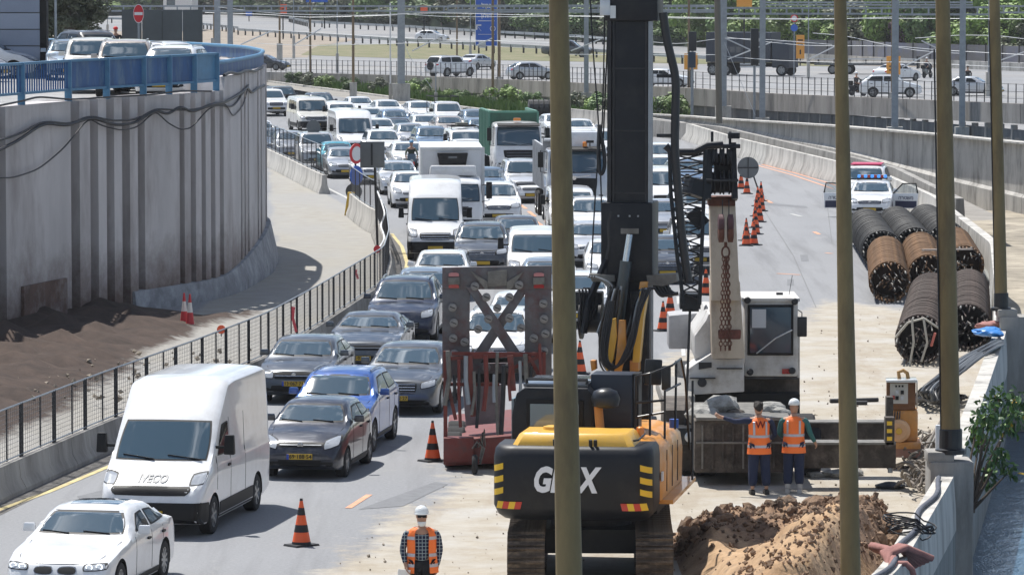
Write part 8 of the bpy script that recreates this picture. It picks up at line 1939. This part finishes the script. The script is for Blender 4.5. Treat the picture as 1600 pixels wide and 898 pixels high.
def guard(px, lab, h=.75, z=FZ, conc=False, every=4.0):
 P = [G(u, v, z) for u, v in px]; o = empty('guard_rail', P[0], 0, lab, 'guard rail', 'guard rails of the far highway'); o0 = Vector(P[0])
 for a, b_ in zip(P[:-1], P[1:]):
  MB().bar(a + Vector((0, 0, h)) - o0, b_ + Vector((0, 0, h)) - o0, .1, .32 if not conc else .9).build('rail_beam', steel_gal if not conc else concrete_lt, o)
  if conc: continue
  n = max(1, int((b_ - a).length / every))
  for k in range(n): q = a.lerp(b_, k / n); MB().bx(tuple(q - o0 - Vector((.1, .06, 0))), tuple(q - o0 + Vector((.1, .12, h + .1)))).build('post', steel_dark, o)
guard([(372, 55), (480, 62), (620, 72), (760, 80), (900, 88), (1000, 96), (1160, 106)], 'long steel guard rail along the verge of the far highway')
guard([(452, 35), (480, 42), (640, 50), (760, 58), (900, 66), (1010, 76)], 'far guard rail along the upper slip road', conc=False); guard([(1150, 88), (1260, 96), (1420, 104), (1600, 112), (1750, 118)], 'low concrete edge behind the far highway at the right', conc=True, h=.3); guard([(150, 36), (250, 38), (372, 52)], 'guard rail at the far left behind the grey board')
tarpm = mat('grey banner', (.24, .24, .25), .8, noise=.25, nscale=.5, dirt=(.1, .14, .3), dirtamt=.5, dirtscale=.25, coords='World')
P = [G(1255, 95, FZ), G(1330, 97, FZ), G(1400, 101, FZ), G(1480, 104, FZ), G(1540, 106, FZ), G(1700, 112, FZ)]; o = empty('banner_fence', P[0], 0, 'grey and blue printed banners hung on the fence at the edge of the trees', 'banner fence'); o0 = Vector(P[0])
for a, b_ in zip(P[:-1], P[1:]):
 n = max(1, int((b_ - a).length / 2.5))
 for k in range(n):
  q0, q1 = a.lerp(b_, k / n), a.lerp(b_, (k + 1) / n)
  MB().bar(q0 + Vector((.05, 0, 1.35)) - o0, q1 + Vector((0, 0, 1.35)) - o0, .04, 1.5).build('banner', tarpm, o); MB().bx(tuple(q0 - o0 - Vector((.05, .05, 0))), tuple(q0 - o0 + Vector((.05, .05, 2.2)))).build('post', steel_dark, o)
def foliage_mat(name, c1, c2):
 m = bpy.data.materials.new(name); m.use_nodes = True; M[name] = m; nt = m.node_tree; b = nt.nodes['Principled BSDF']; geo = nt.nodes.new('ShaderNodeNewGeometry').outputs['Position']
 oi = nt.nodes.new('ShaderNodeObjectInfo'); f = noise_node(nt, geo, 1.1, 3, .6); c = mixc(nt, ramp(nt, f, [(.35, 0), (.65, 1)]), c1, c2); hs = nt.nodes.new('ShaderNodeHueSaturation')
 nt.links.new(c, hs.inputs['Color']); nt.links.new(mth(nt, 'ADD', mth(nt, 'MULTIPLY', oi.outputs['Random'], .7), .65), hs.inputs['Value']); nt.links.new(hs.outputs[0], b.inputs['Base Color']); b.inputs['Roughness'].default_value = .6; b.inputs['Subsurface Weight'].default_value = 0
 return m
fol = [foliage_mat('deep green leaves', (.055, .11, .03), (.12, .20, .05)), foliage_mat('yellow green leaves', (.10, .18, .03), (.20, .29, .06)), foliage_mat('olive leaves', (.07, .09, .05), (.15, .16, .09)), foliage_mat('purple leaves', (.05, .02, .035), (.09, .04, .06))]
def crown_mesh(seed, n=5200, leaf=.16, nb=26, spread=1.0, zr=.85):
 rnd = random.Random(seed); V = []; F = []
 blobs = []
 for _ in range(nb):
  d = Vector((rnd.gauss(0, 1), rnd.gauss(0, 1), rnd.gauss(0, 1))).normalized() * rnd.uniform(.35, .95); blobs.append((Vector((d.x, d.y, d.z * zr)), rnd.uniform(.16, .38)))
 for _ in range(n):
  c, r = rnd.choice(blobs); d = Vector((rnd.gauss(0, 1), rnd.gauss(0, 1), rnd.gauss(0, 1))).normalized(); p = c + d * r * rnd.uniform(.7, 1.08)
  nn_ = (d + Vector((rnd.uniform(-.6, .6), rnd.uniform(-.6, .6), rnd.uniform(-.2, .8)))).normalized(); u = nn_.orthogonal().normalized(); v = nn_.cross(u); a = rnd.random() * 6.28
  u, v = u * math.cos(a) + v * math.sin(a), v * math.cos(a) - u * math.sin(a); s = leaf * rnd.uniform(.5, 1.1); k = len(V)
  V += [p - u * s * .5, p + v * s * .35, p + u * s * .5, p - v * s * .35]; F.append((k, k + 1, k + 2, k + 3))
 me = bpy.data.meshes.new('crown'); me.from_pydata([tuple(q) for q in V], [], F); me.materials.append(fol[0]); return me
CR = [crown_mesh(s_, 5200, .13) for s_ in (1, 2, 3, 4)]; SH = [crown_mesh(s_, 1500, .17, 12, zr=.6) for s_ in (11, 12, 13)]
trunkm = MB().tube([(0, 0, 0), (.1, 0, .5), (.05, .05, 1.0)], [.09, .07, .04], 8).tube([(.08, 0, .5), (.35, .1, .95)], [.04, .015], 6).tube([(.08, 0, .55), (-.3, -.1, 1.0)], [.04, .015], 6).mesh('trunk', bark, smooth=50)
def tree(p, R_, H_, mi, lab, cat='tree', grp='trees beyond the far highway', k=0, name='broadleaf_tree'):
 o = empty(name, p, random.random() * 6, lab, cat, grp); t = link_mesh('trunk', trunkm, o); t.scale = (R_ * .5, R_ * .5, H_ * .5)
 c = link_mesh('crown', CR[k % 4], o, loc=(0, 0, H_ * .56)); c.scale = (R_, R_, H_ * .5)
 if mi: c.material_slots[0].link = 'OBJECT'; c.material_slots[0].material = fol[mi]
 return o
rnd = random.Random(4); k = 0
PH = ['behind the dark tree', 'above the grey board', 'above the curved railing', 'above the left brown pole', 'left of the double mast', 'right of the double mast', 'left of the blue sign', 'behind the thick brown pole', 'behind the mast head', 'above the signal boxes', 'above the dark lorry', 'above the grey banners', 'between two brown poles', 'right of the last brown pole', 'at the right edge', 'past the right edge']
xsv = [G(u, np.interp(u, [q[0] for q in VE], [q[1] for q in VE]), FZ) for u in range(100, 1800, 22)]
for i, p in enumerate(xsv):
 for row in range(2):
  R_ = rnd.uniform(2.2, 5.0) * (p.y / 600) * 1.25; H_ = rnd.uniform(3.2, 9) * (1 + .5 * row); q = Vector((p.x * (1 + row * .01) + rnd.uniform(-1, 1), p.y + 3 + row * 9 + rnd.uniform(-1, 2), FZ + row * 2.0)); u = 100 + i * 22; k += 1
  mi = 3 if (1395 < u < 1460 and row == 0 and i % 3 == 0) else rnd.choice((0, 0, 1, 2) if u < 1000 else (0, 1, 1, 2))
  tree(q, R_, H_, mi, ('deep green', 'yellow green', 'olive green', 'purple leaved')[mi] + ' broadleaf tree, ' + ('tall, ' if H_ > 7.5 else 'low, ') + ('front' if row == 0 else 'back') + ' row of the belt, ' + PH[min(len(PH) - 1, int((u - 100) / 110))], k=k)
p = A(104, 62, 200); lt = empty('dark_tree', (p.x, 200, 6), 0, 'large dark olive tree beside the grey building at the upper left', 'tree')
for j, (dx, dz, r) in enumerate(((-.5, 1.5, 1.1), (.5, 2.3, 1.1), (-.2, 3.1, 1.3), (.5, 1.2, .8), (-.9, 2.5, 1.0), (.1, 3.9, 1.2))):
 c = link_mesh('crown', CR[j % 4], lt, loc=(dx * 1.15, (j % 2) * .6, dz)); c.scale = (r * 1.2, r * 1.2, r * .95); c.material_slots[0].link = 'OBJECT'; c.material_slots[0].material = fol[2]
t = link_mesh('trunk', trunkm, lt); t.scale = (2, 2, 2.2)
SP = ((458, 132, 1.0), (484, 136, 1.2), (505, 138, 1.1), (548, 143, 1.1), (592, 146, 1.2), (640, 152, 1.2), (655, 150, 1.3), (668, 154, .9), (700, 158, .9), (722, 160, .9), (757, 164, 1.0), (795, 168, 1.6), (828, 172, 1.2), (905, 176, 1.4), (930, 178, 1.3), (948, 181, 1.5), (965, 190, 1.9), (1050, 193, 2.0), (1036, 192, 1.6), (880, 174, 1.2))
i_ord = [sorted(q[0] for q in SP).index(q[0]) for q in SP]
for i, (u, v, r) in enumerate(SP):
 p = G(u, v); o = empty('roadside_shrub', p, i, 'rounded green roadside shrub, ' + ('first', 'second', 'third', 'fourth', 'fifth', 'sixth', 'seventh', 'eighth', 'ninth', 'tenth', 'eleventh', 'twelfth', 'thirteenth', 'fourteenth', 'fifteenth', 'sixteenth', 'seventeenth', 'eighteenth', 'nineteenth', 'twentieth')[i_ord[i]] + ' from the left', 'shrub', 'shrubs in the roadside strip'); c = link_mesh('foliage', SH[i % 3], o, loc=(0, 0, r * .5)); c.scale = (r, r, r * .85); c.material_slots[0].link = 'OBJECT'; c.material_slots[0].material = fol[(0, 2, 1)[i % 3]]
gmx = foliage_mat('fresh roadside grass', (.07, .15, .02), (.16, .25, .04)); mb = MB()
for _ in range(9000):
 u = rnd.uniform(418, 1075); lo = np.interp(u, [418, 600, 730, 860, 1075], [127, 150, 168, 184, 200]); v = lo - abs(rnd.gauss(0, .35)) * (14 if u < 900 else 8) - 1.0; p = G(u, v)
 if p.y > np.interp(u, [416, 620, 820, 1076], [385, 361, 335, 302]): continue
 h = rnd.uniform(.25, .8); w = rnd.uniform(.05, .14); a = rnd.random() * 3.14; dx, dy = math.cos(a) * w, math.sin(a) * w
 mb.add([(p.x - dx, p.y - dy, 0), (p.x + dx, p.y + dy, 0), (p.x + rnd.uniform(-.15, .15), p.y, h)], [(0, 1, 2)])
tag(mb.build('strip_grass', gmx, fix=False), 'fresh green grass and weeds along the roadside strip', 'grass', kind='stuff')
gs = mat('strip soil', (.12, .13, .06), .95, noise=.5, nscale=.8, coords='World'); P1_ = [G(u, v, .03) for u, v in [(415, 126), (600, 150), (730, 168), (860, 185), (1000, 194), (1085, 200)]]; P2_ = [Vector((x, y, .03)) for x, y in ((12.5, 303), (2.9, 337), (-9.4, 363), (-21.3, 387))]
tag(MB().add(P1_ + P2_, [tuple(range(10))]).build('planting_strip', gs), kind='structure')
for u0, u1, v0, v1, Y, lab in ((255, 300, -25, 14, 640, 'white far building with dark windows above the trees at the left'), (975, 1050, -60, 45, 700, 'dark far building behind the trees right of the drilling mast')):
 a, b_ = A(u0, v1, Y), A(u1, v0, Y); o = empty('far_building', (a.x, Y, 0), 0, lab, 'building', None); W = b_.x - a.x; H_ = b_.z
 MB().bx((0, 0, 0), (W, 12, H_)).build('wall', whs if Y < 700 else mat('dark facade', (.06, .08, .11), .5), o)
 for r_ in range(int(H_ / 3)):
  for c_ in range(int(W / 2.2)): MB().bx((.5 + c_ * 2.2, -.06, 1 + r_ * 3), (1.7 + c_ * 2.2, -.02, 2.4 + r_ * 3)).build('window', glass, o)
hz = MB().bx((-520, -80, -6), (520, 1150, 26)); hzm = bpy.data.materials.new('haze'); hzm.use_nodes = True; nt = hzm.node_tree; nt.nodes.clear()
pv = nt.nodes.new('ShaderNodeVolumePrincipled'); pv.inputs['Density'].default_value = .0001; pv.inputs['Color'].default_value = (.92, .95, 1, 1); pv.inputs['Anisotropy'].default_value = .2
o_ = nt.nodes.new('ShaderNodeOutputMaterial'); nt.links.new(pv.outputs[0], o_.inputs['Volume']); tag(hz.build('haze', hzm), kind='stuff')
for r_ in list(TYPES.values()):
 for o in list(r_.children_recursive) + [r_]: bpy.data.objects.remove(o)
